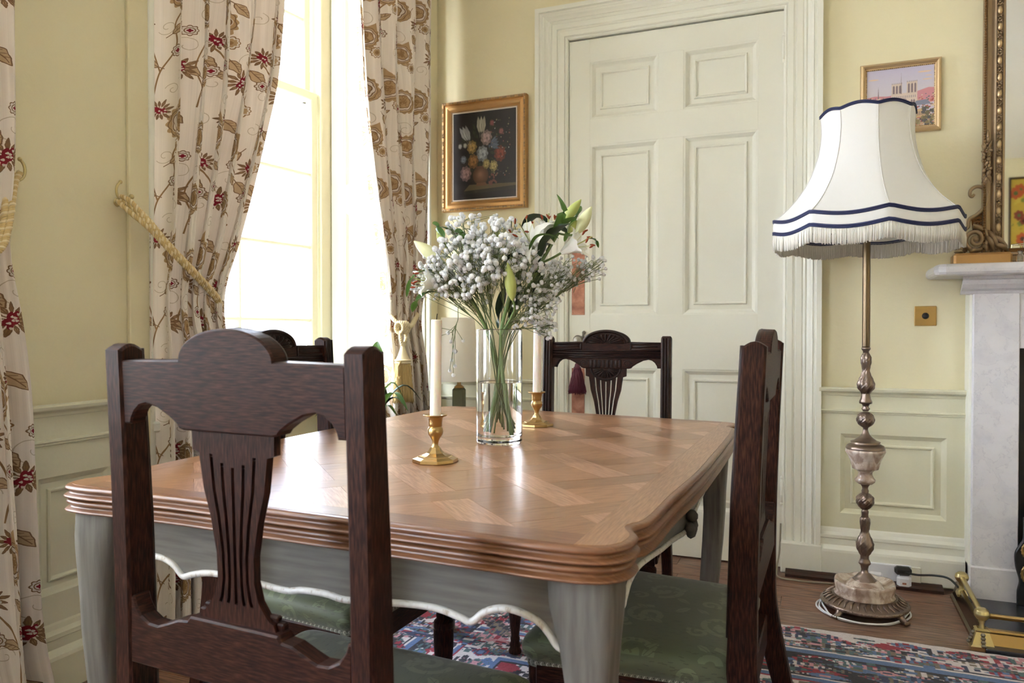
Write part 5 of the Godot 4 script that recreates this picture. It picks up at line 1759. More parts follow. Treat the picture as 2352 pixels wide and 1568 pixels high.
func build_curtains() -> void:
	var fr := window_frames()
	curtain("patterned floral curtain left of the bright window, drawn back by a plain gold cord", fr[0], [[3.05, 0.085, 0.64, 1.13], [2.28, 0.085, 0.585], [1.95, 0.080, 0.550], [1.6, 0.072, 0.448], [1.27, 0.066, 0.338], [1.13, 0.064, 0.278], [1.03, 0.064, 0.310], [0.83, 0.066, 0.345], [0.65, 0.072, 0.335], [0.3, 0.075, 0.28], [0.0, 0.075, 0.27]], 5.0, 1.0, 0.095, 0.12, 0.0, Vector2(1, 0))
	curtain("patterned floral curtain right of the bright window, tied with a large tassel", fr[0], [[3.05, 0.91, 1.61, 1.07], [2.5, 0.965, 1.575], [2.13, 0.985, 1.57], [1.75, 1.045, 1.545], [1.43, 1.125, 1.52], [1.07, 1.205, 1.455], [0.95, 1.19, 1.484], [0.66, 1.215, 1.519], [0.3, 1.20, 1.52], [0.0, 1.19, 1.53]], 5.0, 1.05, 0.095, 0.3, 0.35, Vector2(0, 1))
	curtain("patterned floral curtain cut by the left edge of the picture", fr[1], [[3.05, 1.22, 1.72, 1.25], [1.9, 1.22, 1.709], [1.44, 1.32, 1.693], [1.25, 1.42, 1.668], [1.1, 1.40, 1.70], [0.868, 1.37, 1.735], [0.515, 1.36, 1.75], [0.215, 1.36, 1.766], [0.06, 1.36, 1.80], [0.0, 1.36, 1.82]], 4.0, 0.85, 0.095, 0.55, 0.62, Vector2(0, 1))

func rope(st: SurfaceTool, path: PackedVector3Array, rad: float, pitch: float, strands := 3, seg := 6, first := 0, last := 2) -> void:
	# resample evenly, then wind the strands round the line
	var c := Curve3D.new()
	c.bake_interval = 0.004
	for p in path: c.add_point(p)
	var l := c.get_baked_length()
	var n := maxi(8, int(l / (pitch / 7.0)))
	var pts := PackedVector3Array()
	for i in n + 1: pts.append(c.sample_baked(l * i / n, true))
	var frames := []
	var nrm := Vector3.ZERO
	for i in n + 1:
		var t := (pts[mini(i + 1, n)] - pts[maxi(i - 1, 0)]).normalized()
		if i == 0: nrm = t.cross(Vector3(0.3, 0.2, 0.9)).normalized()
		else: nrm = (nrm - t * nrm.dot(t)).normalized()
		frames.append([nrm, t.cross(nrm)])
	for s in range(first, last + 1):
		var q := PackedVector3Array()
		for i in n + 1:
			var a := TAU * (l * i / n / pitch + float(s) / strands)
			q.append(pts[i] + (frames[i][0] * cos(a) + frames[i][1] * sin(a)) * rad * 0.52)
		tube(st, q, rad * 0.52, seg)

func skirt(st: SurfaceTool, c: Vector3, top_r: float, low_r: float, y1: float, y0: float, n: int, thick: float) -> void:
	for k in n:
		var a := TAU * k / n + rng.randf_range(-0.04, 0.04)
		var wob := rng.randf_range(0.90, 1.04)
		var low := y0 + rng.randf_range(0.0, 0.012)
		var p := PackedVector3Array()
		for i in 6:
			var t := i / 5.0
			var r := lerpf(top_r, low_r * wob, pow(t, 0.75)) + 0.002 * sin(t * 9.0 + k)
			p.append(c + Vector3(cos(a) * r, lerpf(y1, low, t), sin(a) * r))
		tube(st, p, thick, 5)

func build_tiebacks() -> void:
	var fr := window_frames()
	var f: Transform3D = fr[0]
	var loc := func(g: Transform3D, pts: Array, n: int, off: Vector3) -> PackedVector3Array:
		var q := []
		for p in pts: q.append(g * (p + off))
		return curve(q, n)
	# plain cord on the pier
	var o := thing("tieback_cord", "gold twisted cord slung from the hook round the left curtain", "tieback")
	for k in 4:
		var st := new_st(true)
		var sp := [Vector3(0, 0.010, 0), Vector3(0.004, -0.006, 0.004), Vector3(0.012, 0.014, 0.004), Vector3(-0.008, -0.012, -0.003)][k] as Vector3
		var sq := sp * 0.62
		var pts := [Vector3(-0.050, 1.440, 0.045) + sp * 0.7, Vector3(-0.044, 1.415, 0.09) + sp * 1.2, Vector3(-0.015, 1.354, 0.14) + sq, Vector3(0.05, 1.279, 0.165) + sq * 0.9, Vector3(0.13, 1.213, 0.165) + sq * 0.8, Vector3(0.24, 1.143, 0.13) + sq * 0.8, Vector3(0.285, 1.115, 0.08) + sq * 0.8, Vector3(0.25, 1.12, 0.03) + sq * 0.8]
		if k == 2: pts = [Vector3(-0.040, 1.445, 0.04), Vector3(-0.030, 1.418, 0.085), Vector3(-0.008, 1.372, 0.125), Vector3(0.018, 1.325, 0.15)]
		var path: PackedVector3Array = loc.call(f, pts, 60, Vector3.ZERO)
		rope(st, path, 0.0080, 0.026, 3, 7, 0, 1)
		var cd := put("cord", done(st), M.cord_gold, o)
		st = new_st(true)
		rope(st, path, 0.0086, 0.026, 3, 7, 2, 2)
		put("pale_strand", done(st), M.cord_cream, cd)
	_hook(f, Vector3(-0.036, 1.464, 0.0), 1.0, "brass curtain hook on the pier left of the bright window")
	# the cord at the left edge of the picture
	var g: Transform3D = fr[1]
	o = thing("tieback_cord", "cream twisted cord beside the curtain at the left edge of the picture", "tieback")
	for k in 2:
		var st := new_st(true)
		var path: PackedVector3Array = loc.call(g, [Vector3(1.738, 1.452, 0.042), Vector3(1.708, 1.42, 0.065), Vector3(1.668, 1.352, 0.11), Vector3(1.644, 1.285, 0.13), Vector3(1.600, 1.225, 0.16), Vector3(1.50, 1.16, 0.17)], 50, Vector3(k * 0.013, k * 0.004, k * 0.006))
		rope(st, path, 0.0085, 0.024, 3, 7, 0, 1)
		var cd := put("cord", done(st), M.cord_gold, o)
		st = new_st(true)
		rope(st, path, 0.0092, 0.024, 3, 7, 2, 2)
		put("pale_strand", done(st), M.cord_cream, cd)
	_hook(g, Vector3(1.745, 1.466, 0.0), -1.0, "brass curtain hook at the left edge of the picture")
	# tasselled tieback on the right curtain
	o = thing("tassel_tieback", "cream rope tieback with a large gold tassel on the right curtain", "tieback")
	var st := new_st(true)
	rope(st, loc.call(f, [Vector3(1.53, 1.175, 0.03), Vector3(1.44, 1.128, 0.09), Vector3(1.33, 1.078, 0.145), Vector3(1.25, 1.050, 0.18), Vector3(1.183, 1.045, 0.19)], 40, Vector3.ZERO), 0.0115, 0.036)
	rope(st, loc.call(f, [Vector3(1.245, 1.125, 0.05), Vector3(1.195, 1.105, 0.11), Vector3(1.168, 1.078, 0.155), Vector3(1.183, 1.048, 0.19)], 30, Vector3.ZERO), 0.0095, 0.032)
	put("rope", done(st), M.cord_cream, o)
	st = new_st(true)
	for k in 4:
		var ring := []
		for i in 13:
			var a := TAU * i / 12.0
			ring.append(Vector3(1.158 + k * 0.015 + 0.004 * cos(a), 1.045 + 0.024 * sin(a), 0.190 + 0.018 * cos(a)))
		rope(st, loc.call(f, ring, 30, Vector3.ZERO), 0.0075, 0.024)
	for s in [-1.0, 1.0]:
		rope(st, loc.call(f, [Vector3(1.178 + s * 0.016, 1.03, 0.195), Vector3(1.176 + s * 0.020, 1.0, 0.198), Vector3(1.172 + s * 0.006, 0.965, 0.20)], 16, Vector3.ZERO), 0.0085, 0.028)
	put("knot", done(st), M.cord_cream, o)
	var base := f * Vector3(1.170, 0, 0.20)
	st = new_st(true)
	lathe(st, [Vector2(0.0, 0.985), Vector2(0.010, 0.982), Vector2(0.013, 0.972), Vector2(0.010, 0.962), Vector2(0.014, 0.945), Vector2(0.022, 0.922), Vector2(0.030, 0.905), Vector2(0.032, 0.898), Vector2(0.0, 0.896)], 24, Transform3D(Basis(), base))
	put("tassel_head", done(st), M.cord_cream, o)
	st = new_st(true)
	for k in 2:
		var ring := PackedVector3Array()
		for i in 25: ring.append(base + Vector3(cos(TAU * i / 24.0) * 0.032, 0.901 - k * 0.010, sin(TAU * i / 24.0) * 0.032))
		rope(st, ring, 0.005, 0.016)
	put("tassel_band", done(st), M.cord_cream, o)
	st = new_st(true)
	skirt(st, base, 0.030, 0.044, 0.893, 0.712, 84, 0.0017)
	skirt(st, base, 0.026, 0.036, 0.893, 0.715, 60, 0.002)
	lathe(st, [Vector2(0.0, 0.72), Vector2(0.034, 0.72), Vector2(0.024, 0.89), Vector2(0.0, 0.895)], 20, Transform3D(Basis(), base))
	put("tassel_skirt", done(st), M.tassel_gold, o)
	for k in 2:
		var c := base + (f.basis * Vector3(-0.046, -0.02 - k * 0.05, 0.01))
		st = new_st(true)
		rope(st, PackedVector3Array([base + f.basis * Vector3(-0.026, 0.90, 0.012), c + Vector3(0, 0.895, 0), c + Vector3(0, 0.852, 0)]), 0.0055, 0.017)
		skirt(st, c, 0.008, 0.018, 0.852, 0.785, 26, 0.0017)
		lathe(st, [Vector2(0.0, 0.79), Vector2(0.014, 0.79), Vector2(0.007, 0.85), Vector2(0.0, 0.855)], 12, Transform3D(Basis(), c))
		put("small_tassel", done(st), M.tassel_gold, o)

func _hook(f: Transform3D, c: Vector3, s: float, label: String) -> void:
	var st := new_st(true)
	var arc := []
	for k in 12:
		var a := deg_to_rad(115.0 + 215.0 * k / 11.0)
		arc.append(f * (c + Vector3(s * cos(a) * 0.024, sin(a) * 0.030, 0.042)))
	tube(st, curve(arc, 36), 0.0042, 8)
	ball(st, f * (c + Vector3(s * 0.026, -0.012, 0.042)), 0.0085, 12)
	ball(st, f * (c + Vector3(-s * 0.010, 0.028, 0.042)), 0.0062, 10)
	tube(st, PackedVector3Array([f * (c + Vector3(0, -0.030, 0.0)), f * (c + Vector3(0, -0.030, 0.042))]), 0.005, 10)
	lathe(st, [Vector2(0.0, 0.0), Vector2(0.016, 0.0), Vector2(0.015, 0.004), Vector2(0.007, 0.007), Vector2(0.0, 0.008)], 20, f * Transform3D(Basis(Vector3.RIGHT, PI / 2), c + Vector3(0, -0.030, 0.0)))
	tag(put("curtain_hook", done(st), M.brass_pale), label, "hook")

# ---------------------------------------------------------------- standard lamp
func build_lamp() -> void:
	var o := thing("standard_lamp", "tall standard lamp with a white scalloped fringed shade and onyx stem", "lamp", Vector3(0.162, 0, -3.065))
	var k := 0.0016
	var up := func(rows: Array) -> Array:
		var out := []
		for i in range(rows.size() - 1, -1, -1):
			out.append(Vector2(rows[i][1] * k, 1.03 - (rows[i][0] - 760.0) * k))
		return out
	var fine := func(rows: Array) -> Array:
		var q := []
		for r in rows: q.append(Vector2(r[0], r[1]))
		var out := []
		for p in curve2(q, 48): out.append([p.x, p.y])
		return out
	var st := new_st(true)
	lathe(st, up.call([[430, 0], [430, 8], [796, 8.6], [798, 0]]), 20)
	put("pole", done(st), M.lamp_tube, o)
	st = new_st(true)
	lathe(st, up.call([[797, 0], [797, 9], [800, 10], [803, 9], [806, 6.5], [813, 6]]), 20)
	lathe(st, up.call([[883, 10], [898, 8], [906, 9], [916, 11], [922, 14], [926, 13], [928, 8], [934, 6], [938, 9], [944, 6]]), 24, Transform3D(), 0.04, 8)
	lathe(st, up.call([[978, 7], [986, 5], [990, 6], [996, 8], [1004, 15], [1011, 24], [1014, 32], [1018, 30], [1022, 38], [1028, 42], [1031, 41]]), 32, Transform3D(), 0.015, 16)
	put("collar", done(st), M.antique_metal, o)
	st = new_st(true)
	lathe(st, up.call(fine.call([[810, 6], [815, 9], [822, 11], [832, 11], [842, 9], [850, 8], [856, 9], [866, 13], [876, 17], [884, 18.5], [892, 17], [899, 12], [904, 9]])), 64, Transform3D(), 0.085, 9)
	lathe(st, up.call(fine.call([[946, 7], [949, 12], [954, 16], [961, 18.5], [969, 18], [976, 13], [981, 7]])), 64, Transform3D(), 0.075, 8)
	lathe(st, up.call(fine.call([[1132, 7], [1136, 13], [1142, 17.5], [1150, 18.5], [1158, 17], [1165, 12], [1170, 7]])), 64, Transform3D(), 0.075, 8)
	lathe(st, up.call(fine.call([[1188, 8], [1193, 10.5], [1205, 10.5], [1216, 9], [1224, 9], [1236, 14], [1248, 18], [1258, 18], [1268, 14], [1276, 9]])), 64, Transform3D(), 0.085, 9)
	put("ornament", done(st), M.antique_metal, o)
	st = new_st(true)
	lathe(st, up.call([[1031, 0], [1031, 42], [1036, 43], [1042, 40], [1056, 33], [1072, 29], [1076, 28], [1079, 20], [1084, 15], [1090, 15], [1096, 18], [1101, 22], [1106, 21], [1111, 15], [1114, 0]]), 32)
	put("onyx_urn", fin(st, 1), M.onyx, o)
	st = new_st(true)
	lathe(st, up.call([[1113, 10], [1117, 7], [1122, 6], [1127, 8], [1133, 7]]), 20)
	lathe(st, up.call([[1170, 6], [1175, 8], [1183, 7], [1190, 8]]), 20)
	lathe(st, up.call([[1275, 9], [1284, 9], [1290, 12], [1295, 13], [1299, 9], [1308, 7], [1315, 8], [1319, 14], [1325, 19], [1331, 25], [1336, 25], [1338, 20]]), 32, Transform3D(), 0.03, 10)
	put("collar", done(st), M.antique_metal, o)
	# scalloped onyx tray
	st = new_st(true)
	var rim := [[0.020, 0.118], [0.048, 0.112], [0.060, 0.100], [0.066, 0.092], [0.080, 0.098], [0.094, 0.106], [0.101, 0.106], [0.103, 0.098], [0.100, 0.080], [0.098, 0.070], [0.104, 0.062], [0.100, 0.052], [0.0, 0.05]]
	var rings := []
	for r in rim:
		var ring := PackedVector3Array()
		for i in 64:
			var a := TAU * i / 64.0
			var sc: float = r[0] * (1.0 + 0.035 * absf(sin(a * 3.0)) * (1.0 if r[0] > 0.07 else 0.3))
			ring.append(Vector3(cos(a) * sc, r[1] + (0.006 * absf(sin(a * 3.0)) if r[0] > 0.085 else 0.0), sin(a) * sc))
		rings.append(ring)
	for i in rings.size() - 1:
		for j in 64:
			var j2 := (j + 1) % 64
			quad(st, rings[i][j], rings[i][j2], rings[i + 1][j2], rings[i + 1][j])
	put("onyx_tray", fin(st, 1), M.onyx, o)
	st = new_st(true)
	lathe(st, [Vector2(0.0, 0.022), Vector2(0.13, 0.022), Vector2(0.148, 0.026), Vector2(0.152, 0.032), Vector2(0.147, 0.038), Vector2(0.135, 0.046), Vector2(0.118, 0.055), Vector2(0.108, 0.060), Vector2(0.0, 0.062)], 72, Transform3D(), 0.006, 36)
	for i in 90:
		var a := TAU * i / 90.0
		ball(st, Vector3(cos(a) * 0.149, 0.033, sin(a) * 0.149), 0.0034, 6)
	for i in 36:
		var a := TAU * i / 36.0
		tube(st, PackedVector3Array([Vector3(cos(a) * 0.112, 0.060, sin(a) * 0.112), Vector3(cos(a + 0.04) * 0.126, 0.053, sin(a + 0.04) * 0.126), Vector3(cos(a) * 0.142, 0.043, sin(a) * 0.142)]), PackedFloat32Array([0.002, 0.0048, 0.002]), 6)
	put("base_plate", done(st), M.antique_metal, o)
	for i in 4:
		var a := deg_to_rad(128.0 + i * 90.0)
		var d := Vector3(cos(a), 0, sin(a))
		st = new_st(true)
		tube(st, curve([d * 0.118 + Vector3.UP * 0.030, d * 0.136 + Vector3.UP * 0.024, d * 0.150 + Vector3.UP * 0.012, d * 0.164 + Vector3.UP * 0.008], 10), PackedFloat32Array([0.016, 0.017, 0.018, 0.018, 0.016, 0.013, 0.0115, 0.011, 0.010, 0.009, 0.008]), 10)
		for t in 3:
			ball(st, d * 0.166 + d.cross(Vector3.UP) * (t - 1) * 0.008 + Vector3.UP * 0.007, 0.0065, 8)
		put("foot", done(st), M.antique_metal, o)
	# shade
	var prof := [[0.0, 1.818, 0.1625], [0.12, 1.775, 0.1585], [0.22, 1.740, 0.1590], [0.36, 1.690, 0.1660], [0.5, 1.640, 0.1790], [0.64, 1.585, 0.2010], [0.76, 1.540, 0.2280], [0.88, 1.492, 0.2660], [0.96, 1.458, 0.3020], [1.0, 1.440, 0.3240]]
	var pr := []
	for p in prof: pr.append(Vector2(p[1], p[2]))
	var sm := curve2(pr, 40)
	var seam := func(a: float) -> float:   # 0 at a rib, 1 in the middle of a panel
		return absf(sin((a + 0.16) * 4.0))
	var sh := func(a: float, h: float, r: float) -> Vector3:
		var q := fposmod(a + 0.16, PI / 4.0) - PI / 8.0
		var rr := r * lerpf(1.0, cos(PI / 8.0) / cos(q), 0.75)
		return Vector3(cos(a) * rr, h, sin(a) * rr)
	var shade := sheet(128, 40, func(u: float, v: float) -> Vector3:
		var a := u * TAU
		var p: Vector2 = sm[int(round(v * 40.0))]
		var e: float = seam.call(a)
		return sh.call(a, p.x + (0.012 * e * (1.0 - v) * (1.0 - v) - 0.016 * e * v * v * v), p.y), func(u: float, v: float) -> Vector2: return Vector2(u, v))
	var s := put("lamp_shade", shade, M.shade_silk, o)
	var band := sheet(128, 4, func(u: float, v: float) -> Vector3:
		var a := u * TAU
		var e: float = seam.call(a)
		return sh.call(a, 1.440 - 0.016 * e - v * 0.046, 0.324 + 0.004 * sin(v * PI)), func(u: float, v: float) -> Vector2: return Vector2(u, v))
	put("shade_skirt", band, M.shade_silk, s)
	for r in [[1.818, 0.1628, 0.012, 0.0042], [1.441, 0.3255, -0.016, 0.0050], [1.396, 0.3260, -0.016, 0.0050]]:
		for w in 2:
			st = new_st(true)
			var pts := PackedVector3Array()
			for i in 129:
				var a := TAU * i / 128.0
				pts.append(sh.call(a, r[0] + r[2] * seam.call(a) - w * 0.0062 + 0.003, r[1] + 0.001))
			tube(st, pts, r[3] * 0.75, 8, false)
			put("navy_braid", done(st), M.navy_braid, s)
	st = new_st(true)
	for i in 960:
		var a := TAU * i / 960.0
		var e: float = seam.call(a)
		var y := 1.394 - 0.016 * e
		var l := 0.058 + rng.randf_range(-0.003, 0.003)
		var j := rng.randf_range(-0.003, 0.003)
		tube(st, PackedVector3Array([sh.call(a, y, 0.3250), sh.call(a + j, y - l * 0.5, 0.3258 + j), sh.call(a + j * 1.5, y - l, 0.3245 + j)]), 0.0018, 4)
	put("fringe", done(st), M.fringe_silk, s).set_meta("kind", "stuff")
	# seams of the panels
	for i in 8:
		var a := i * PI / 4.0 - 0.16
		st = new_st(true)
		var pts := PackedVector3Array()
		for q in sm: pts.append(sh.call(a, q.x, q.y + 0.0004))
		tube(st, pts, 0.0014, 6)
		put("seam", done(st), M.shade_silk, s)

# ---------------------------------------------------------------- pictures and mirror
func picture_frame(o: Node3D, w: float, h: float, rails: Array, beads: Array, m: Material, mb: Material) -> void:
	var st := new_st()
	frame(st, 0, 0, w, h, rails)
	put("frame", fin(st, 1), m, o)
	for b in beads:
		st = new_st(true)
		var t: float = b[0]
		var step: float = b[2]
		for e in 4:
			var horiz := e % 2 == 0
			var l := (w if horiz else h) - 2 * t
			var n := int(l / step)
			for k in n + 1:
				var q := t + l * k / n
				var c := Vector3(q, t if e == 0 else h - t, b[1]) if horiz else Vector3(t if e == 1 else w - t, q, b[1])
				var s := Vector3(1.5, 0.8, 0.8) if horiz else Vector3(0.8, 1.5, 0.8)
				if k % 3 == 2: s *= 0.7
				var prof := []
				for i in 5:
					var a := PI * i / 4 - PI / 2
					prof.append(Vector2(maxf(0.0, cos(a)) * b[3] if i > 0 and i < 4 else 0.0, sin(a) * b[3]))
				lathe(st, prof, 7, Transform3D(Basis(Vector3(0, 0, 1), 0.5 if k % 2 else -0.5).scaled(s), c))
		put("beading", done(st), mb, o)

func flat_picture(o: Node3D, called: String, x0: float, y0: float, x1: float, y1: float, z: float, m: Material) -> void:
	var st := new_st()
	var c := [Vector3(x0, y0, z), Vector3(x1, y0, z), Vector3(x1, y1, z), Vector3(x0, y1, z)]
	var uv := [Vector2(0, 1), Vector2(1, 1), Vector2(1, 0), Vector2(0, 0)]
	for t in [[0, 1, 2], [0, 2, 3]]:
		for e in [t[0], t[2], t[1]]:
			st.set_uv(uv[e])
			st.add_vertex(c[e])
	put(called, done(st), m, o)

func build_pictures() -> void:
	var o := thing("framed_painting", "dark flower painting in a gilt frame left of the door", "painting", Vector3(-1.774, 1.632, ZW + 0.002))
	var w := 0.457; var h := 0.549
	var st := new_st()
	bx(st, Vector3(w / 2, h / 2, 0.006), Vector3(w - 0.01, h - 0.01, 0.012))
	put("backing", fin(st), M.gilt_dark, o)
	picture_frame(o, w, h, [Vector2(0, 0), Vector2(0, 0.030), Vector2(0.004, 0.036), Vector2(0.012, 0.036), Vector2(0.016, 0.028), Vector2(0.022, 0.030), Vector2(0.030, 0.031), Vector2(0.038, 0.025), Vector2(0.044, 0.018), Vector2(0.047, 0.020), Vector2(0.052, 0.019), Vector2(0.053, 0.012)], [[0.008, 0.034, 0.0135, 0.0062], [0.0495, 0.0195, 0.006, 0.0024]], M.gilt, M.gilt_old)
	st = new_st()
	frame(st, 0.052, 0.052, w - 0.052, h - 0.052, [Vector2(0, 0.012), Vector2(0, 0.017), Vector2(0.006, 0.0165), Vector2(0.0065, 0.012)])
	put("slip", fin(st), M.mount_white, o)
	flat_picture(o, "canvas", 0.057, 0.057, w - 0.057, h - 0.057, 0.0145, M.painting_flowers)
	o = thing("framed_tapestry", "small gilt framed city picture of a twin towered cathedral above the lamp", "picture", Vector3(0.155, 1.834, ZW + 0.002))
	w = 0.294; h = 0.289
	st = new_st()
	bx(st, Vector3(w / 2, h / 2, 0.004), Vector3(w - 0.006, h - 0.006, 0.008))
	put("backing", fin(st), M.gilt_dark, o)
	picture_frame(o, w, h, [Vector2(0, 0), Vector2(0, 0.016), Vector2(0.003, 0.021), Vector2(0.009, 0.023), Vector2(0.015, 0.019), Vector2(0.018, 0.013), Vector2(0.022, 0.012), Vector2(0.025, 0.010), Vector2(0.0255, 0.006)], [[0.0235, 0.0112, 0.0072, 0.0019]], M.gilt_pale, M.gilt_dark)
	flat_picture(o, "canvas", 0.025, 0.025, w - 0.025, h - 0.025, 0.0088, M.picture_cathedral)
	# on the wall behind us, seen only in the mirror
	o = thing("poppy_painting", "yellow painting of red poppies reflected in the gilt mirror", "painting", Vector3(3.10, 2.06, ZB - 0.002), PI)
	st = new_st()
	bx(st, Vector3(0.42, 0.47, 0.006), Vector3(0.82, 0.92, 0.012))
	put("backing", fin(st), M.gilt_dark, o)
	picture_frame(o, 0.84, 0.94, [Vector2(0, 0), Vector2(0, 0.024), Vector2(0.010, 0.028), Vector2(0.024, 0.020), Vector2(0.025, 0.012)], [], M.dark_timber, M.gilt_dark)
	flat_picture(o, "canvas", 0.024, 0.024, 0.816, 0.916, 0.0135, M.picture_poppies)

func build_mirror() -> void:
	var o := thing("overmantel_mirror", "tall gilt overmantel mirror with carved scrolls standing on the marble shelf", "mirror", Vector3(0, 1.2795, ZW + 0.03))
	var x0 := 0.588; var x1 := 2.0; var top := 1.55
	var st := new_st()
	bx(st, Vector3((x0 + x1) / 2, top / 2, -0.008), Vector3(x1 - x0 - 0.02, top, 0.016))
	put("backing", fin(st), M.gilt_dark, o)
	st = new_st()
	bx(st, Vector3((x0 + x1) / 2, top / 2 + 0.02, 0.003), Vector3(x1 - x0 - 0.14, top - 0.1, 0.004))
	put("glass", fin(st), M.mirror_glass, o)
	var prof := [Vector2(0, 0), Vector2(0, 0.034), Vector2(0.006, 0.036), Vector2(0.012, 0.026), Vector2(0.026, 0.022), Vector2(0.034, 0.030), Vector2(0.040, 0.034), Vector2(0.043, 0.026), Vector2(0.060, 0.026), Vector2(0.063, 0.034), Vector2(0.069, 0.032), Vector2(0.074, 0.016), Vector2(0.074, 0.004)]
	st = new_st()
	frame(st, x0, -0.02, x1, top, prof)
	put("frame", fin(st), M.gilt_old, o)
	for s in [0, 1]:
		var q := func(d: float) -> float: return x0 + d if s == 0 else x1 - d
		st = new_st(true)
		var y := 0.06
		while y < top:
			ball(st, Vector3(q.call(0.003), y, 0.036), 0.0046, 8)
			y += 0.0098
		put("bead_row", done(st), M.gilt_dark, o)
		y = 0.085
		while y < top - 0.03:
			st = new_st(true)
			ball(st, Vector3(q.call(0.0515), y, 0.028), 0.0095, 10, 1.75)
			put("egg_carving", done(st), M.gilt_pale, o)
			st = new_st(true)
			for e in [-1.0, 1.0]:
				for a in [-1.0, 1.0]:
					tube(st, curve([Vector3(q.call(0.0515 + a * 0.001), y + e * 0.019, 0.030), Vector3(q.call(0.0515 + a * 0.006), y + e * 0.026, 0.033), Vector3(q.call(0.0515 + a * 0.008), y + e * 0.020, 0.030)], 8), 0.0024, 6)
			ball(st, Vector3(q.call(0.0515), y + 0.032, 0.030), 0.0052, 8)
			put("leaf_carving", done(st), M.gilt_old, o).set_meta("kind", "stuff")
			y += 0.064
	for s in [0, 1]:
		var sx := 1.0 if s == 0 else -1.0
		var ox := 0.0 if s == 0 else x0 + x1
		var P := func(x: float, h: float, z: float) -> Vector3: return Vector3(ox + sx * x, h - 1.2795, z)
		st = new_st()
		bx(st, P.call(0.584, 1.3055, 0.020), Vector3(0.196, 0.052, 0.085), 0.008)
		put("plinth", fin(st), M.gilt, o)
		# c scroll, volute and acanthus
		st = new_st(true)
		var cs := [P.call(0.560, 1.563, 0.02), P.call(0.552, 1.553, 0.02), P.call(0.545, 1.562, 0.02), P.call(0.549, 1.580, 0.02), P.call(0.568, 1.592, 0.02), P.call(0.590, 1.585, 0.02), P.call(0.604, 1.560, 0.02), P.call(0.602, 1.530, 0.02), P.call(0.590, 1.503, 0.02), P.call(0.566, 1.480, 0.02), P.call(0.547, 1.470, 0.02), P.call(0.541, 1.455, 0.02), P.call(0.540, 1.435, 0.02), P.call(0.522, 1.420, 0.02), P.call(0.510, 1.398, 0.02)]
		var cp := curve(cs, 80)
		var cr := PackedFloat32Array()
		for i in 81: cr.append(0.0045 + 0.0035 * sin(PI * i / 80.0))
		tube(st, cp, cr, 8)
		put("scroll", done(st), M.gilt_old, o)
		st = new_st(true)
		var vo := PackedVector3Array()
		var vr := PackedFloat32Array()
		for i in 71:
			var t := i / 70.0
			var a := 1.7 - t * TAU * 2.1
			var r := 0.052 * (1.0 - 0.86 * t)
			vo.append(P.call(0.563 + cos(a) * r * 0.9, 1.385 + sin(a) * r, 0.022 + 0.018 * t))
			vr.append(lerpf(0.0105, 0.0065, t))
		tube(st, vo, vr, 8)
		ball(st, P.call(0.563, 1.385, 0.04), 0.010, 10)
		put("volute", done(st), M.gilt_old, o)
		st = new_st()
		extr(st, PackedVector2Array([Vector2(0.552, 0.185), Vector2(0.592, 0.232), Vector2(0.604, 0.236), Vector2(0.604, 0.125), Vector2(0.560, 0.130)]) if s == 0 else PackedVector2Array([Vector2(ox - 0.552, 0.185), Vector2(ox - 0.592, 0.232), Vector2(ox - 0.604, 0.236), Vector2(ox - 0.604, 0.125), Vector2(ox - 0.560, 0.130)]), 0.004, 0.012)
		put("lattice_ground", fin(st), M.gilt_dark, o)
		st = new_st(true)
		for i in 8:
			for j in 5:
				var x := 0.558 + j * 0.0105 + (0.005 if i % 2 else 0.0)
				var hh := 1.412 + i * 0.013
				if x > 0.602 or hh > 1.445 + (x - 0.55) * 1.2: continue
				ball(st, P.call(x, hh, 0.013), 0.0045, 6)
		put("lattice_carving", done(st), M.gilt_old, o)
		st = new_st(true)
		for l in [[0.530, 1.338, 0.488, 1.352], [0.535, 1.342, 0.500, 1.372], [0.522, 1.334, 0.492, 1.337], [0.605, 1.420, 0.640, 1.345], [0.600, 1.400, 0.625, 1.340], [0.612, 1.40, 0.668, 1.350], [0.590, 1.36, 0.600, 1.338], [0.565, 1.340, 0.545, 1.336], [0.62, 1.365, 0.672, 1.338]]:
			var a: Vector3 = P.call(l[0], l[1], 0.02); var b: Vector3 = P.call(l[2], l[3], 0.034)
			tube(st, curve([a, a.lerp(b, 0.5) + Vector3(0, 0.006, 0.018), b], 8), PackedFloat32Array([0.004, 0.006, 0.0085, 0.0095, 0.0095, 0.009, 0.0075, 0.006, 0.003]), 7)
		put("acanthus", done(st), M.gilt_old, o)
		st = new_st(true)
		for i in 34:
			var hh := 1.60 + i * 0.0052
			var wd := 0.017 * sin(PI * clampf((i + 5) / 42.0, 0, 1))
			ball(st, P.call(0.598 + rng.randf_range(-1.0, 1.0) * wd, hh, 0.030 + rng.randf() * 0.012), rng.randf_range(0.004, 0.0085), 7, rng.randf_range(0.9, 1.6))
		for l in [[0.600, 1.76, 0.602, 1.805], [0.598, 1.73, 0.586, 1.762], [0.602, 1.73, 0.616, 1.765], [0.598, 1.70, 0.580, 1.725], [0.598, 1.64, 0.582, 1.602], [0.602, 1.64, 0.614, 1.60]]:
			tube(st, PackedVector3Array([P.call(l[0], l[1], 0.03), P.call((l[0] + l[2]) / 2, (l[1] + l[3]) / 2, 0.04), P.call(l[2], l[3], 0.034)]), PackedFloat32Array([0.003, 0.006, 0.0015]), 6)
		put("flower_carving", done(st), M.gilt_old, o)

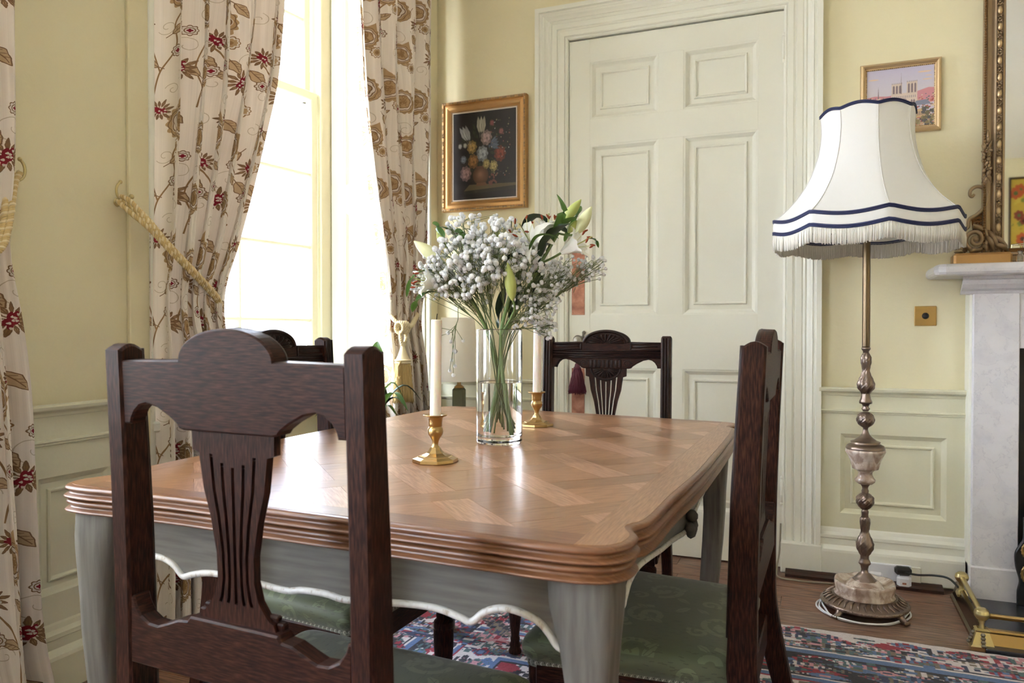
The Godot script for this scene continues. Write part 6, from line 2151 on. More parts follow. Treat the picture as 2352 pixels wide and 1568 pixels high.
# ---------------------------------------------------------------- smaller things
func build_small_things() -> void:
	# brass bell plate
	var o := thing("switch_plate", "square brass switch plate with a round dark push on the wall", "switch", Vector3(0.400, 1.091, ZW))
	var st := new_st()
	bx(st, Vector3(0, 0, 0.003), Vector3(0.080, 0.080, 0.006), 0.002)
	put("plate", fin(st), M.brass, o)
	st = new_st(true)
	lathe(st, [Vector2(0.0, 0.005), Vector2(0.013, 0.005), Vector2(0.013, 0.008), Vector2(0.010, 0.010), Vector2(0.009, 0.014), Vector2(0.0, 0.0165)], 20, Transform3D(Basis(Vector3.RIGHT, PI / 2), Vector3.ZERO))
	put("button", done(st), M.black_plastic, o)
	# socket, adapter, plug and their cables
	var zs := ZW + 0.053
	o = thing("wall_socket", "white double wall socket low on the skirting", "socket", Vector3(0.27, 0.040, zs))
	st = new_st()
	bx(st, Vector3(-0.005, 0, 0.006), Vector3(0.172, 0.092, 0.014), 0.003)
	put("plate", fin(st), M.white_plastic, o)
	st = new_st()
	bx(st, Vector3(0.098, -0.005, 0.002), Vector3(0.036, 0.094, 0.008), 0.002)
	for y in [-0.04, 0.032]: ball(st, Vector3(0.106, y, 0.006), 0.004, 8, 0.6)
	put("mounting_plate", fin(st), M.trim_paint, o)
	for k in 2:
		st = new_st()
		bx(st, Vector3(0.004 + k * 0.016, 0.016, 0.014), Vector3(0.010, 0.018, 0.005), 0.001, Transform3D(Basis(Vector3.RIGHT, -0.12), Vector3.ZERO))
		put("rocker_switch", fin(st), M.white_plastic, o)
	st = new_st()
	bx(st, Vector3(-0.050, -0.012, 0.016), Vector3(0.055, 0.045, 0.018), 0.008)
	put("blank_plug", fin(st), M.white_plastic, o)
	o = thing("usb_charger", "white square charger plugged into the wall socket", "charger", Vector3(0.322, 0.022, zs + 0.014))
	st = new_st()
	bx(st, Vector3(0, 0, 0.016), Vector3(0.052, 0.060, 0.034), 0.010)
	put("body", fin(st), M.white_plastic, o)
	st = new_st()
	bx(st, Vector3(0, 0.002, 0.0335), Vector3(0.014, 0.007, 0.002), 0.0005)
	put("port", fin(st), M.copper, o)
	st = new_st(true)
	tube(st, curve([Vector3(0.0, -0.030, 0.016), Vector3(0.004, -0.044, 0.022), Vector3(-0.002, -0.0525, 0.055), Vector3(-0.03, -0.0545, 0.09)], 14), 0.0028, 8)
	put("cable", done(st), M.white_plastic, o)
	o = thing("black_plug", "black plug with a black flex arching to the brass fender", "plug", Vector3(0.318, 0.072, zs + 0.014))
	st = new_st()
	bx(st, Vector3(0, 0, 0.018), Vector3(0.062, 0.032, 0.038), 0.010)
	put("plug_body", fin(st), M.black_plastic, o)
	st = new_st(true)
	tube(st, curve([Vector3(0.005, -0.002, 0.036), Vector3(0.05, -0.002, 0.050), Vector3(0.105, 0.010, 0.075), Vector3(0.150, 0.012, 0.105), Vector3(0.185, -0.02, 0.13), Vector3(0.22, -0.058, 0.15)], 30), 0.0042, 8)
	put("flex", done(st), M.black_plastic, o)
	# white flex coiled under the lamp
	st = new_st(true)
	var pts := []
	for k in 40:
		var a := 2.3 + k * 0.36
		var r := 0.150 + 0.022 * sin(k * 0.8) * 0.5 + (0.008 if k % 7 == 0 else 0.0)
		pts.append(Vector3(cos(a) * r, 0.0048 + 0.0045 * (k / 18), sin(a) * r))
	tube(st, curve(pts, 240), 0.0034, 7)
	tag(put("lamp_flex", done(st), M.white_plastic, null, Transform3D(Basis(), Vector3(0.158, 0, -3.06))), "white flex coiled on the floor round the standard lamp foot", "cable")
	st = new_st(true)
	tube(st, curve([Vector3(-0.147, 0.20, ZW + 0.012), Vector3(-0.150, 0.10, ZW + 0.04), Vector3(-0.158, 0.03, ZW + 0.09), Vector3(-0.150, 0.006, ZW + 0.14), Vector3(-0.08, 0.005, ZW + 0.155), Vector3(0.0, 0.005, ZW + 0.15), Vector3(0.06, 0.005, ZW + 0.145)], 40), 0.0036, 8)
	tag(put("floor_cable", done(st), M.cable_grey), "thin clear cable looped on the floor beside the door case", "cable")
	# jars on the mantel shelf
	o = thing("candle_jar", "glass jar candle on the mantel shelf in front of the mirror", "candle", Vector3(0.748, 1.2795, -3.335))
	st = new_st(true)
	lathe(st, [Vector2(0.0, 0.0), Vector2(0.039, 0.0), Vector2(0.041, 0.003), Vector2(0.041, 0.092), Vector2(0.040, 0.094), Vector2(0.038, 0.092), Vector2(0.038, 0.006), Vector2(0.0, 0.006)], 32)
	put("jar", done(st), M.clear_glass, o)
	st = new_st(true)
	lathe(st, [Vector2(0.0, 0.0065), Vector2(0.0375, 0.0065), Vector2(0.0375, 0.060), Vector2(0.0, 0.061)], 28)
	put("wax", done(st), M.wax, o)
	o = thing("glass_bottle", "tiny clear glass bottle between the mirror foot and the jar candle", "bottle", Vector3(0.692, 1.2795, -3.315))
	st = new_st(true)
	lathe(st, [Vector2(0.0, 0.0), Vector2(0.012, 0.0), Vector2(0.013, 0.002), Vector2(0.013, 0.030), Vector2(0.007, 0.037), Vector2(0.007, 0.042), Vector2(0.009, 0.043), Vector2(0.009, 0.048), Vector2(0.006, 0.048), Vector2(0.0055, 0.037), Vector2(0.0115, 0.029), Vector2(0.0115, 0.003), Vector2(0.0, 0.003)], 24)
	put("bottle_glass", done(st), M.clear_glass, o)
	# wine tassel hung on the door
	o = thing("key_tassel", "wine red tassel hanging on the door behind the far chair", "tassel", Vector3(-1.052, 0.0, ZW + 0.05))
	st = new_st(true)
	rope(st, PackedVector3Array([Vector3(0.002, 0.955, -0.005), Vector3(0.0, 0.90, 0.0), Vector3(0.0, 0.868, 0.0)]), 0.004, 0.014)
	put("cord", done(st), M.tassel_wine, o)
	st = new_st(true)
	lathe(st, [Vector2(0.0, 0.852), Vector2(0.016, 0.852), Vector2(0.018, 0.858), Vector2(0.013, 0.864), Vector2(0.012, 0.872), Vector2(0.008, 0.88), Vector2(0.0, 0.884)], 20)
	put("tassel_head", done(st), M.tassel_wine, o)
	st = new_st(true)
	skirt(st, Vector3.ZERO, 0.014, 0.041, 0.854, 0.732, 80, 0.0016)
	skirt(st, Vector3.ZERO, 0.011, 0.030, 0.854, 0.735, 50, 0.0018)
	lathe(st, [Vector2(0.0, 0.74), Vector2(0.028, 0.74), Vector2(0.010, 0.85), Vector2(0.0, 0.855)], 16)
	put("tassel_skirt", done(st), M.tassel_wine, o)
	# table lamp in the corner on its little table
	o = thing("side_table", "small dark side table in the corner under the flower painting", "table", Vector3(-1.565, 0, -3.19))
	st = new_st()
	lathe(st, [Vector2(0.0, 0.520), Vector2(0.175, 0.520), Vector2(0.18, 0.528), Vector2(0.175, 0.540), Vector2(0.0, 0.540)], 40)
	put("table_top", fin(st, 0), M.chair_wood, o)
	st = new_st()
	lathe(st, [Vector2(0.0, 0.10), Vector2(0.03, 0.10), Vector2(0.02, 0.16), Vector2(0.028, 0.26), Vector2(0.018, 0.36), Vector2(0.024, 0.46), Vector2(0.04, 0.52), Vector2(0.0, 0.521)], 20)
	put("pedestal", fin(st), M.chair_wood, o)
	for k in 3:
		var a := TAU * k / 3.0 + 0.4
		st = new_st(true)
		tube(st, curve([Vector3(0, 0.15, 0), Vector3(cos(a) * 0.09, 0.11, sin(a) * 0.09), Vector3(cos(a) * 0.17, 0.014, sin(a) * 0.17)], 10), 0.014, 8)
		put("leg", fin(st), M.chair_wood, o)
	o = thing("table_lamp", "small table lamp with a plain white shade behind the vase", "lamp", Vector3(-1.565, 0.540, -3.19))
	st = new_st()
	bx(st, Vector3(0, 0.012, 0), Vector3(0.12, 0.024, 0.12), 0.005)
	bx(st, Vector3(0.012, 0.125, 0.01), Vector3(0.052, 0.20, 0.052), 0.008)
	put("lamp_base", fin(st), M.glaze_green, o)
	st = new_st(true)
	lathe(st, [Vector2(0.0, 0.224), Vector2(0.022, 0.224), Vector2(0.024, 0.230), Vector2(0.010, 0.240), Vector2(0.009, 0.30), Vector2(0.0, 0.30)], 20, Transform3D(Basis(), Vector3(0.012, 0, 0.01)))
	put("lamp_neck", done(st), M.brass, o)
	st = new_st(true)
	lathe(st, [Vector2(0.112, 0.258), Vector2(0.078, 0.552), Vector2(0.075, 0.552), Vector2(0.109, 0.258), Vector2(0.112, 0.258)], 48)
	put("lamp_shade", done(st), M.shade_linen, o)
	# plant by the window, its leaves seen between the chairs
	o = thing("potted_plant", "leafy pot plant on a stool below the bright window, seen between the chairs", "plant", Vector3(-1.70, 0.42, -2.62))
	st = new_st(true)
	lathe(st, [Vector2(0.0, 0.0), Vector2(0.06, 0.0), Vector2(0.085, 0.13), Vector2(0.092, 0.135), Vector2(0.092, 0.155), Vector2(0.082, 0.155), Vector2(0.078, 0.13), Vector2(0.0, 0.125)], 28)
	put("pot", done(st), M.terracotta, o)
	for k in 16:
		var a := TAU * k / 16.0 + rng.randf_range(-0.2, 0.2)
		var l := rng.randf_range(0.13, 0.24)
		var up := rng.randf_range(0.16, 0.30)
		var d := Vector3(cos(a), 0, sin(a))
		put("leaf", leaf_mesh([Vector3(0, 0.13, 0) + d * 0.01, Vector3(0, 0.13 + up * 0.7, 0) + d * l * 0.4, Vector3(0, 0.13 + up, 0) + d * l * 0.8, Vector3(0, 0.13 + up * 0.75, 0) + d * l * 1.15], 0.017), M.leaf_green if k % 2 else M.leaf_dark, o)
	st = new_st(true)
	tube(st, curve([Vector3(0, 0.12, 0), Vector3(-0.01, 0.3, -0.05), Vector3(-0.03, 0.47, -0.13)], 14), 0.004, 7)
	put("stalk", done(st), M.stem_green, o)
	put("leaf", leaf_mesh([Vector3(-0.03, 0.465, -0.13), Vector3(-0.03, 0.50, -0.14), Vector3(-0.045, 0.535, -0.155), Vector3(-0.05, 0.565, -0.17)], 0.022), M.leaf_green, o)
	o = thing("stool", "low dark stool carrying the pot plant by the window", "stool", Vector3(-1.70, 0, -2.62))
	st = new_st()
	lathe(st, [Vector2(0.0, 0.390), Vector2(0.14, 0.390), Vector2(0.145, 0.400), Vector2(0.14, 0.4195), Vector2(0.0, 0.4195)], 32)
	put("stool_top", fin(st, 0), M.chair_wood, o)
	for k in 3:
		var a := TAU * k / 3.0
		st = new_st(true)
		tube(st, PackedVector3Array([Vector3(cos(a) * 0.09, 0.395, sin(a) * 0.09), Vector3(cos(a) * 0.13, 0.0, sin(a) * 0.13)]), 0.013, 10)
		put("leg", fin(st), M.chair_wood, o)

# a leaf along four points, folded a little at the midrib
func leaf_mesh(p: Array, w: float, fold := 0.35) -> ArrayMesh:
	var c := curve(p, 14)
	return sheet(4, 14, func(u: float, v: float) -> Vector3:
		var i := int(round(v * 14.0))
		var t := (c[mini(i + 1, 14)] - c[maxi(i - 1, 0)]).normalized()
		var side := t.cross(Vector3.UP)
		if side.length() < 0.05: side = t.cross(Vector3(1, 0, 0.3))
		side = side.normalized()
		var n := side.cross(t)
		var x := (u - 0.5) * 2.0
		var ww := w * pow(sin(PI * clampf(v * 0.94 + 0.05, 0.0, 1.0)), 0.8)
		return c[i] + side * x * ww + n * absf(x) * ww * fold, func(u: float, v: float) -> Vector2: return Vector2(u, v))

# ---------------------------------------------------------------- on the table
func build_candles() -> void:
	var spots := [[Vector3(-0.733, TOP + 0.0003, -1.389), "in front of the vase, nearer to us", 0.0], [Vector3(-0.742, TOP + 0.0003, -2.021), "behind the vase, farther from us", 0.45]]
	for i in 2:
		var s: Array = spots[i]
		var o := thing("candlestick", "brass candlestick with an octagonal foot standing " + s[1], "candlestick", s[0], s[2], "brass candlesticks on the table")
		var st := new_st()
		var oct := [[0.0, 0.0], [0.0470, 0.0], [0.0475, 0.0015], [0.0468, 0.0070], [0.0360, 0.0105], [0.0345, 0.0125], [0.0275, 0.0140], [0.0185, 0.0185], [0.0130, 0.0245], [0.0105, 0.0300], [0.0, 0.0302]]
		for k in oct.size() - 1:
			for j in 8:
				var a := TAU * (j + 0.28) / 8.0; var b := TAU * (j + 1.28) / 8.0
				var r: float = oct[k][0]; var t: float = oct[k + 1][0]
				quad(st, Vector3(cos(b) * r, oct[k][1], sin(b) * r), Vector3(cos(a) * r, oct[k][1], sin(a) * r), Vector3(cos(a) * t, oct[k + 1][1], sin(a) * t), Vector3(cos(b) * t, oct[k + 1][1], sin(b) * t))
		put("foot", fin(st), M.brass, o)
		st = new_st(true)
		lathe(st, [Vector2(0.0, 0.029), Vector2(0.0088, 0.029), Vector2(0.0094, 0.031), Vector2(0.0068, 0.033), Vector2(0.0062, 0.038), Vector2(0.0074, 0.044), Vector2(0.0105, 0.050), Vector2(0.0148, 0.056), Vector2(0.0164, 0.062), Vector2(0.0155, 0.068), Vector2(0.0135, 0.0715), Vector2(0.0125, 0.0728)], 28)
		put("stem", done(st), M.brass, o)
		st = new_st(true)
		lathe(st, [Vector2(0.0125, 0.0728), Vector2(0.0142, 0.0735), Vector2(0.0142, 0.080), Vector2(0.0150, 0.090), Vector2(0.0175, 0.0925), Vector2(0.0235, 0.0945), Vector2(0.0252, 0.0965), Vector2(0.0245, 0.0975), Vector2(0.0180, 0.0955), Vector2(0.0118, 0.095), Vector2(0.0118, 0.085), Vector2(0.0, 0.085)], 32)
		put("drip_pan", done(st), M.brass, o)
		var c := thing("candle", "tall ivory candle in the brass candlestick " + s[1], "candle", s[0] + Vector3(0, 0.0852, 0), 0.0, "ivory candles on the table")
		c.rotation = Vector3(0, 0, [-0.016, -0.012][i])
		var hgt: float = [0.208, 0.212][i]
		st = new_st(true)
		lathe(st, [Vector2(0.0, 0.0), Vector2(0.0112, 0.0), Vector2(0.0114, 0.01), Vector2(0.0109, hgt - 0.002), Vector2(0.0102, hgt), Vector2(0.007, hgt - 0.0006), Vector2(0.0, hgt - 0.0014)], 28)
		put("wax", done(st), M.wax, c)
		st = new_st(true)
		tube(st, curve([Vector3(0, hgt - 0.002, 0), Vector3(0.0005, hgt + 0.006, 0), Vector3(0.0022, hgt + 0.012, 0.001)], 8), 0.0008, 6)
		put("wick", done(st), M.wick, c)

const VASE := Vector3(-0.713, 0.7603, -1.680)

func build_vase() -> void:
	var o := thing("glass_vase", "tall clear cylinder vase half full of water on the table", "vase", VASE)
	var st := new_st(true)
	lathe(st, [Vector2(0.0, 0.0), Vector2(0.050, 0.0), Vector2(0.0535, 0.0012), Vector2(0.0552, 0.004), Vector2(0.0556, 0.008), Vector2(0.0556, 0.2725), Vector2(0.0549, 0.2742), Vector2(0.0537, 0.2742), Vector2(0.0530, 0.2725), Vector2(0.0530, 0.0235), Vector2(0.0510, 0.0195), Vector2(0.046, 0.0180), Vector2(0.0, 0.0180)], 64)
	put("glass_wall", done(st), M.clear_glass, o)
	st = new_st(true)
	lathe(st, [Vector2(0.0, 0.0178), Vector2(0.046, 0.0178), Vector2(0.0512, 0.0194), Vector2(0.0532, 0.0235), Vector2(0.0532, 0.1475), Vector2(0.0525, 0.1468), Vector2(0.0, 0.1464)], 64)
	put("water", done(st), M.water, o)

# ---------------------------------------------------------------- flowers
# axes of the arrangement: right, up and towards the room's far window side of the camera
func F(px: float, py: float, z := 0.0) -> Vector3:
	return Vector3((px - 1129.0) * 0.00105, (1023.0 - py) * 0.00105, z)

func floret_mesh(k: int) -> ArrayMesh:
	# a little ruffled rosette: curled petals packed round a heart
	var st := new_st(true)
	var r := RandomNumberGenerator.new()
	r.seed = 40 + k
	for i in 26:
		var z := 1.0 - 2.0 * (i + 0.5) / 26.0
		var a := i * 2.39996 + r.randf() * 0.5
		var d := Vector3(cos(a) * sqrt(1.0 - z * z), z, sin(a) * sqrt(1.0 - z * z))
		var s := d.cross(Vector3(r.randf_range(-1, 1), r.randf_range(-1, 1), 0.7)).normalized()
		var t := d.cross(s)
		var w := 0.0030 * r.randf_range(0.8, 1.2)
		var c := d * 0.0052 * r.randf_range(0.85, 1.12)
		var p := [c - s * w - t * w * 0.5, c + s * w - t * w * 0.5 + d * 0.0006, c + s * w * 0.8 + t * w * 0.8, c - s * w * 0.8 + t * w * 0.8 - d * 0.0005]
		var m := c + d * 0.0010
		for e in 4: tri(st, p[e], p[(e + 1) % 4], m)
	ball(st, Vector3.ZERO, 0.0046, 8)
	return done(st)

func build_flowers() -> void:
	var turn := atan(704.0 / 1740.0)
	var fm := [floret_mesh(0), floret_mesh(1), floret_mesh(2)]
	# sprays of baby's breath: middle of the head, spread, floret size, count
	var sprays := [
		[1055, 545, 0.02, 52, 1.05, 30], [1105, 565, 0.055, 55, 1.12, 32], [1040, 600, 0.06, 56, 1.08, 32], [995, 630, 0.03, 50, 0.92, 30], [1095, 620, 0.08, 56, 1.12, 32],
		[1035, 655, 0.045, 48, 0.98, 28], [1140, 600, 0.09, 48, 1.12, 28], [1150, 545, 0.0, 44, 0.95, 24], [968, 655, -0.01, 42, 0.78, 26], [1190, 600, 0.06, 46, 1.05, 24], [1085, 675, 0.05, 42, 0.98, 18],
		[1210, 660, 0.03, 50, 0.80, 32], [1255, 650, -0.03, 52, 0.78, 34], [1225, 710, 0.0, 46, 0.76, 30], [1290, 625, -0.05, 42, 0.72, 26], [1345, 618, -0.04, 36, 0.74, 24], [1180, 725, 0.04, 40, 0.74, 18], [1240, 760, -0.01, 26, 0.74, 14], [1200, 560, -0.06, 50, 0.85, 22]]
	var places := ["upper left of the bouquet", "high middle of the bouquet just right of the first", "left centre of the bouquet facing us", "far left above the left lily", "centre front of the bouquet, largest heads", "lower left front of the bouquet", "right of centre front beside the hanging bud", "top of the bouquet behind the open lily", "extreme left, fine heads around the left lily", "under the open lily with the rust anthers", "low centre over the vase mouth", "right lobe, nearest the bouquet centre", "right lobe in front of the door case", "right lobe hanging low toward the far candle", "right lobe above the copper finger plate", "farthest right, reaching across the copper finger plate", "low right just above the vase rim", "lowest right touching the top of the far candle", "behind the lilies at the upper right"]
	for i in sprays.size():
		var s: Array = sprays[i]
		var label: String = "airy white baby's breath spray, " + places[i]
		var o := thing("babys_breath_spray", label, "flowers", VASE, turn, "baby's breath sprays in the vase")
		var c := F(s[0], s[1], s[2])
		var rad: float = s[3] * 0.00105
		var a0 := rng.randf() * TAU
		var foot := Vector3(cos(a0) * 0.028, 0.026 + rng.randf() * 0.03, sin(a0) * 0.028)
		var neck := Vector3(clampf(c.x * 0.22 + rng.randf_range(-0.012, 0.012), -0.042, 0.042), 0.262, clampf(c.z * 0.35 + rng.randf_range(-0.015, 0.015), -0.03, 0.03))
		var knot := Vector3(rng.randf_range(-0.008, 0.008), 0.135, rng.randf_range(-0.010, 0.010))
		var base := neck.lerp(c, 0.50) + Vector3(0, 0.006, 0)
		var main := curve([foot, knot, neck, base, c], 36)
		var st := new_st(true)
		var mr := PackedFloat32Array()
		for k in 37: mr.append(lerpf(0.0019, 0.0008, k / 36.0))
		tube(st, main, mr, 6)
		var heads := []
		for k in int(s[5] * 2.1):
			var d := Vector3(rng.randf_range(-1, 1), rng.randf_range(-1, 1), rng.randf_range(-1, 1))
			while d.length() > 1.0: d = Vector3(rng.randf_range(-1, 1), rng.randf_range(-1, 1), rng.randf_range(-1, 1))
			d = d.normalized() * pow(d.length(), 0.6)
			heads.append(c + d * rad * Vector3(1.05, 0.95, 0.85))
		for k in heads.size():
			var from: Vector3 = main[22 + (k * 5) % 14]
			var to: Vector3 = heads[k]
			if k % 3 != 0 and k > 2: from = from.lerp(heads[k - k % 3], 0.55)
			tube(st, curve([from, from.lerp(to, 0.5) + Vector3(rng.randf_range(-1, 1), rng.randf_range(-0.2, 1.2), rng.randf_range(-1, 1)) * 0.006, to], 5), 0.00062, 4, false)
		put("stem", done(st), M.stem_thin, o)
		for k in heads.size():
			var sc: float = s[4] * rng.randf_range(0.72, 1.12)
			var b := Basis.from_euler(Vector3(rng.randf() * TAU, rng.randf() * TAU, rng.randf() * TAU)).scaled(Vector3.ONE * sc)
			put("floret", fm[k % 3], M.floret_white, o, Transform3D(b, heads[k]))
	# a loose sprig that hangs down beside the near candle, and strays at the top
	for sp in [[[1075, 690, 0.02], [[1040, 705], [1036, 742], [1022, 770]], [[1048, 788], [1020, 790], [1030, 812], [1022, 832], [1030, 846], [1018, 856], [1026, 866], [990, 758], [988, 780], [1014, 770]], "drooping sprig of baby's breath beside the nearer candle"], [[1075, 560, 0.02], [[1050, 535], [1052, 515]], [[1037, 512], [1068, 506], [1085, 505], [1118, 508], [1124, 505], [1078, 520]], "stray sprig of baby's breath at the top of the bouquet"]]:
		var o := thing("babys_breath_spray", sp[3], "flowers", VASE, turn)
		var st := new_st(true)
		var b := F(sp[0][0], sp[0][1], sp[0][2])
		var pts := [Vector3(0.0, 0.26, 0.0), b]
		for q in sp[1]: pts.append(F(q[0], q[1], 0.03))
		var c := curve(pts, 30)
		tube(st, c, 0.0009, 5)
		for q in sp[2]:
			var to := F(q[0], q[1], 0.03 + rng.randf_range(-0.015, 0.015))
			tube(st, PackedVector3Array([c[24 + rng.randi() % 6], to]), 0.0006, 4, false)
		put("stem", done(st), M.stem_thin, o)
		for q in sp[2]:
			put("floret", fm[rng.randi() % 3], M.floret_white, o, Transform3D(Basis.from_euler(Vector3(rng.randf() * 6, rng.randf() * 6, 0)).scaled(Vector3.ONE * rng.randf_range(0.6, 0.95)), F(q[0], q[1], 0.03)))
	# lilies
	var a := thing("lily_stem", "white lily stem with dark leaves and tall green buds at the right of the bouquet", "flowers", VASE, turn, "lilies in the vase")
	lily_stalk(a, [Vector3(-0.022, 0.03, 0.015), Vector3(-0.004, 0.13, 0.006), Vector3(0.012, 0.25, 0.01), F(1185, 690, 0.02), F(1225, 610, 0.02), F(1262, 545, 0.02)], 0.0046)
	lily(a, F(1238, 572, 0.01), Vector3(0.05, 1.0, 0.05), 0.082, 0.42, 0.3)
	lily(a, F(1268, 592, 0.05), Vector3(0.86, 0.42, 0.35), 0.088, 0.55, 0.9)
	lily_stalk(a, [F(1225, 612, 0.02), F(1250, 602, 0.04), F(1268, 592, 0.05)], 0.0028)
	bud(a, F(1276, 518, 0.02), F(1314, 470, 0.03), 0.0125, M.bud_green)
	bud(a, F(1304, 548, 0.03), F(1337, 487, 0.035), 0.0145, M.bud_cream)
	bud(a, F(1285, 545, 0.03), F(1305, 517, 0.03), 0.009, M.bud_green)
	lily_stalk(a, [F(1262, 545, 0.02), F(1285, 550, 0.025), F(1304, 548, 0.03)], 0.0026)
	for l in [[[1232, 580], [1258, 545], [1272, 505], [1258, 462], 0.05, 0.016], [[1222, 602], [1236, 570], [1268, 545], [1276, 532], 0.085, 0.024], [[1250, 560], [1270, 535], [1292, 520], [1302, 512], 0.04, 0.019], [[1185, 540], [1200, 515], [1222, 508], [1246, 535], -0.01, 0.022], [[1196, 590], [1210, 566], [1232, 560], [1260, 566], 0.10, 0.009], [[1312, 570], [1332, 560], [1344, 566], [1352, 580], 0.04, 0.007], [[1215, 600], [1245, 560], [1262, 540], [1280, 545], 0.03, 0.022], [[1280, 560], [1290, 540], [1308, 505], [1316, 480], 0.0, 0.012]]:
		put("leaf", leaf_mesh([F(l[0][0], l[0][1], l[4] - 0.01), F(l[1][0], l[1][1], l[4]), F(l[2][0], l[2][1], l[4] + 0.012), F(l[3][0], l[3][1], l[4])], l[5]), M.leaf_dark if l[5] > 0.02 else M.leaf_green, a)
	a = thing("lily_stem", "white lily stem in the middle whose open bloom shows rust brown anthers", "flowers", VASE, turn, "lilies in the vase")
	lily_stalk(a, [Vector3(0.026, 0.022, 0.02), Vector3(0.012, 0.13, 0.012), Vector3(0.004, 0.25, 0.02), F(1150, 700, 0.05), F(1175, 630, 0.04), F(1206, 578, 0.02)], 0.0046)
	lily(a, F(1206, 578, 0.025), Vector3(-0.42, 0.62, 0.70), 0.088, 0.95, 0.2)
	lily_stalk(a, [Vector3(0.006, 0.262, 0.025), F(1163, 722, 0.075), F(1160, 698, 0.09)], 0.0026)
	bud(a, F(1160, 700, 0.09), F(1149, 618, 0.095), 0.0135, M.bud_green)
	bud(a, F(1128, 590, 0.03), F(1124, 530, 0.035), 0.010, M.bud_green)
	for l in [[[1128, 760], [1132, 720], [1145, 670], [1152, 630], 0.02, 0.016], [[1140, 770], [1160, 735], [1170, 690], [1168, 640], 0.0, 0.018], [[1130, 640], [1150, 610], [1172, 600], [1195, 612], 0.075, 0.013], [[1200, 700], [1215, 660], [1222, 630], [1226, 600], 0.01, 0.018]]:
		put("leaf", leaf_mesh([F(l[0][0], l[0][1], l[4]), F(l[1][0], l[1][1], l[4]), F(l[2][0], l[2][1], l[4] + 0.01), F(l[3][0], l[3][1], l[4])], l[5]), M.leaf_dark, a)
	a = thing("lily_stem", "white lily stem leaning left with a long cream bud and drooping leaves", "flowers", VASE, turn, "lilies in the vase")
	lily_stalk(a, [Vector3(0.020, 0.024, -0.02), Vector3(0.004, 0.13, -0.006), Vector3(-0.022, 0.25, 0.005), F(1070, 700, 0.02), F(1035, 655, 0.03), F(1005, 640, 0.03)], 0.0046)
	lily(a, F(1006, 664, 0.03), Vector3(-0.95, 0.22, 0.25), 0.088, 0.55, 0.6)
	lily(a, F(1066, 596, -0.01), Vector3(-0.12, 1.0, 0.2), 0.062, 0.5, 0.1)
	bud(a, F(1004, 614, 0.03), F(938, 564, 0.035), 0.0165, M.bud_cream)
	bud(a, F(1008, 575, 0.0), F(986, 538, 0.0), 0.010, M.bud_green)
	lily_stalk(a, [F(1035, 655, 0.03), F(1018, 630, 0.03), F(1004, 614, 0.03)], 0.0026)
	for l in [[[990, 632], [960, 632], [935, 652], [922, 690], 0.04, 0.010], [[992, 680], [968, 682], [948, 702], [936, 724], 0.045, 0.015], [[1012, 575], [1000, 552], [988, 532], [984, 518], 0.02, 0.012], [[1035, 560], [1022, 545], [1008, 535], [996, 530], 0.01, 0.010], [[1050, 590], [1045, 565], [1040, 550], [1038, 535], 0.03, 0.014]]:
		put("leaf", leaf_mesh([F(l[0][0], l[0][1], l[4]), F(l[1][0], l[1][1], l[4]), F(l[2][0], l[2][1], l[4] + 0.012), F(l[3][0], l[3][1], l[4])], l[5]), M.leaf_green, a)

func lily_stalk(o: Node3D, p: Array, r: float) -> void:
	var st := new_st(true)
	tube(st, curve(p, 8 * p.size()), r, 10)
	put("stalk", done(st), M.stem_green, o)

func bud(o: Node3D, a: Vector3, b: Vector3, r: float, m: Material) -> void:
	var st := new_st(true)
	var pts := PackedVector3Array()
	var rr := PackedFloat32Array()
	for k in 15:
		var t := k / 14.0
		pts.append(a.lerp(b, t))
		rr.append(r * maxf(0.05, pow(sin(PI * pow(clampf(t, 0.02, 0.985), 0.85)), 0.75)))
	tube(st, pts, rr, 9)
	put("bud", done(st), m, o)

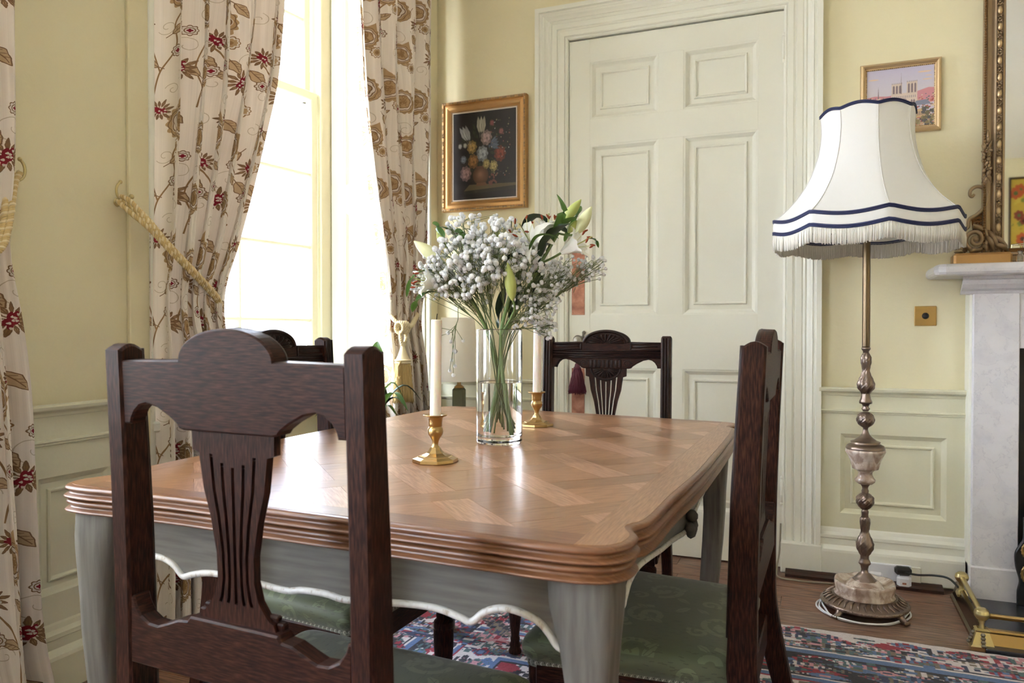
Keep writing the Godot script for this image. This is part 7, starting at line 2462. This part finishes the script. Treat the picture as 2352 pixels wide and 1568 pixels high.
# an open lily: six tepals, six stamens and a pistil, looking along dir
func lily(o: Node3D, at: Vector3, dir: Vector3, l: float, open: float, spin: float) -> void:
	var n := Node3D.new()
	n.name = "lily_flower"
	var y := dir.normalized()
	var x := y.cross(Vector3(0.2, 0.1, 1)).normalized()
	n.transform = Transform3D(Basis(x, y, x.cross(y)), at)
	o.add_child(n, true)
	for k in 6:
		var a := TAU * k / 6.0 + spin
		var w := l * (0.185 if k % 2 else 0.145)
		var d := Vector3(cos(a), 0, sin(a))
		var s := d.cross(Vector3.UP)
		var m := sheet(6, 16, func(u: float, v: float) -> Vector3:
			var q := (u - 0.5) * 2.0
			var ww := w * pow(sin(PI * clampf(0.10 + v * 0.89, 0.0, 1.0)), 0.85)
			var out := l * (0.05 + open * (0.30 * v + 0.62 * v * v) - 0.10 * open * pow(v, 6.0))
			var up := l * (v * (1.08 - 0.30 * open) - open * 0.62 * pow(v, 3.2))
			return d * out + Vector3.UP * up + s * q * ww + (Vector3.UP * 0.8 - d * 0.6) * (q * q * ww * 0.35) + Vector3.UP * 0.0015 * sin(v * 24.0) * absf(q), func(u: float, v: float) -> Vector2: return Vector2(u, v))
		put("petal", m, M.petal_white, n)
	for k in 6:
		var a := TAU * (k + 0.5) / 6.0 + spin
		var d := Vector3(cos(a), 0, sin(a))
		var tip := d * l * (0.12 + 0.22 * open) + Vector3.UP * l * 0.82
		var st := new_st(true)
		tube(st, curve([Vector3(0, l * 0.08, 0), d * l * 0.08 + Vector3.UP * l * 0.45, tip], 10), 0.0007, 5)
		put("filament", done(st), M.bud_cream, n)
		st = new_st(true)
		var t := d.cross(Vector3.UP) * 0.5 + Vector3.UP * 0.7 + d * 0.2
		tube(st, PackedVector3Array([tip - t * 0.0078, tip - t * 0.004, tip, tip + t * 0.004, tip + t * 0.0078]), PackedFloat32Array([0.0012, 0.0022, 0.0026, 0.0022, 0.0011]), 7)
		put("anther", done(st), M.anther, n)
	var st := new_st(true)
	tube(st, PackedVector3Array([Vector3(0, l * 0.05, 0), Vector3(0, l * 0.9, 0.002), Vector3(0, l * 0.93, 0.002)]), PackedFloat32Array([0.0012, 0.0012, 0.0026]), 7)
	put("pistil", done(st), M.bud_green, n)

# ---------------------------------------------------------------- rug
func build_rug() -> void:
	var x0 := -1.40; var x1 := 1.05; var z0 := -2.80; var z1 := 0.40
	var o := thing("rug", "red, navy and ivory patterned wool rug under the table", "rug")
	var v := func(u: float, t: float) -> Vector3:
		var h := 0.0085 + 0.0006 * sin(u * 210.0) * sin(t * 260.0)
		if u <= 0.0 or u >= 1.0 or t <= 0.0 or t >= 1.0: h = 0.0005
		return Vector3(lerpf(x0, x1, u) + 0.004 * sin(t * 17.0), h, lerpf(z0, z1, t) + 0.005 * sin(u * 9.0))
	var m := sheet(160, 200, func(u: float, t: float) -> Vector3: return v.call(u, t), func(u: float, t: float) -> Vector2: return Vector2(u, t))
	put("pile", m, M.rug_wool, o)
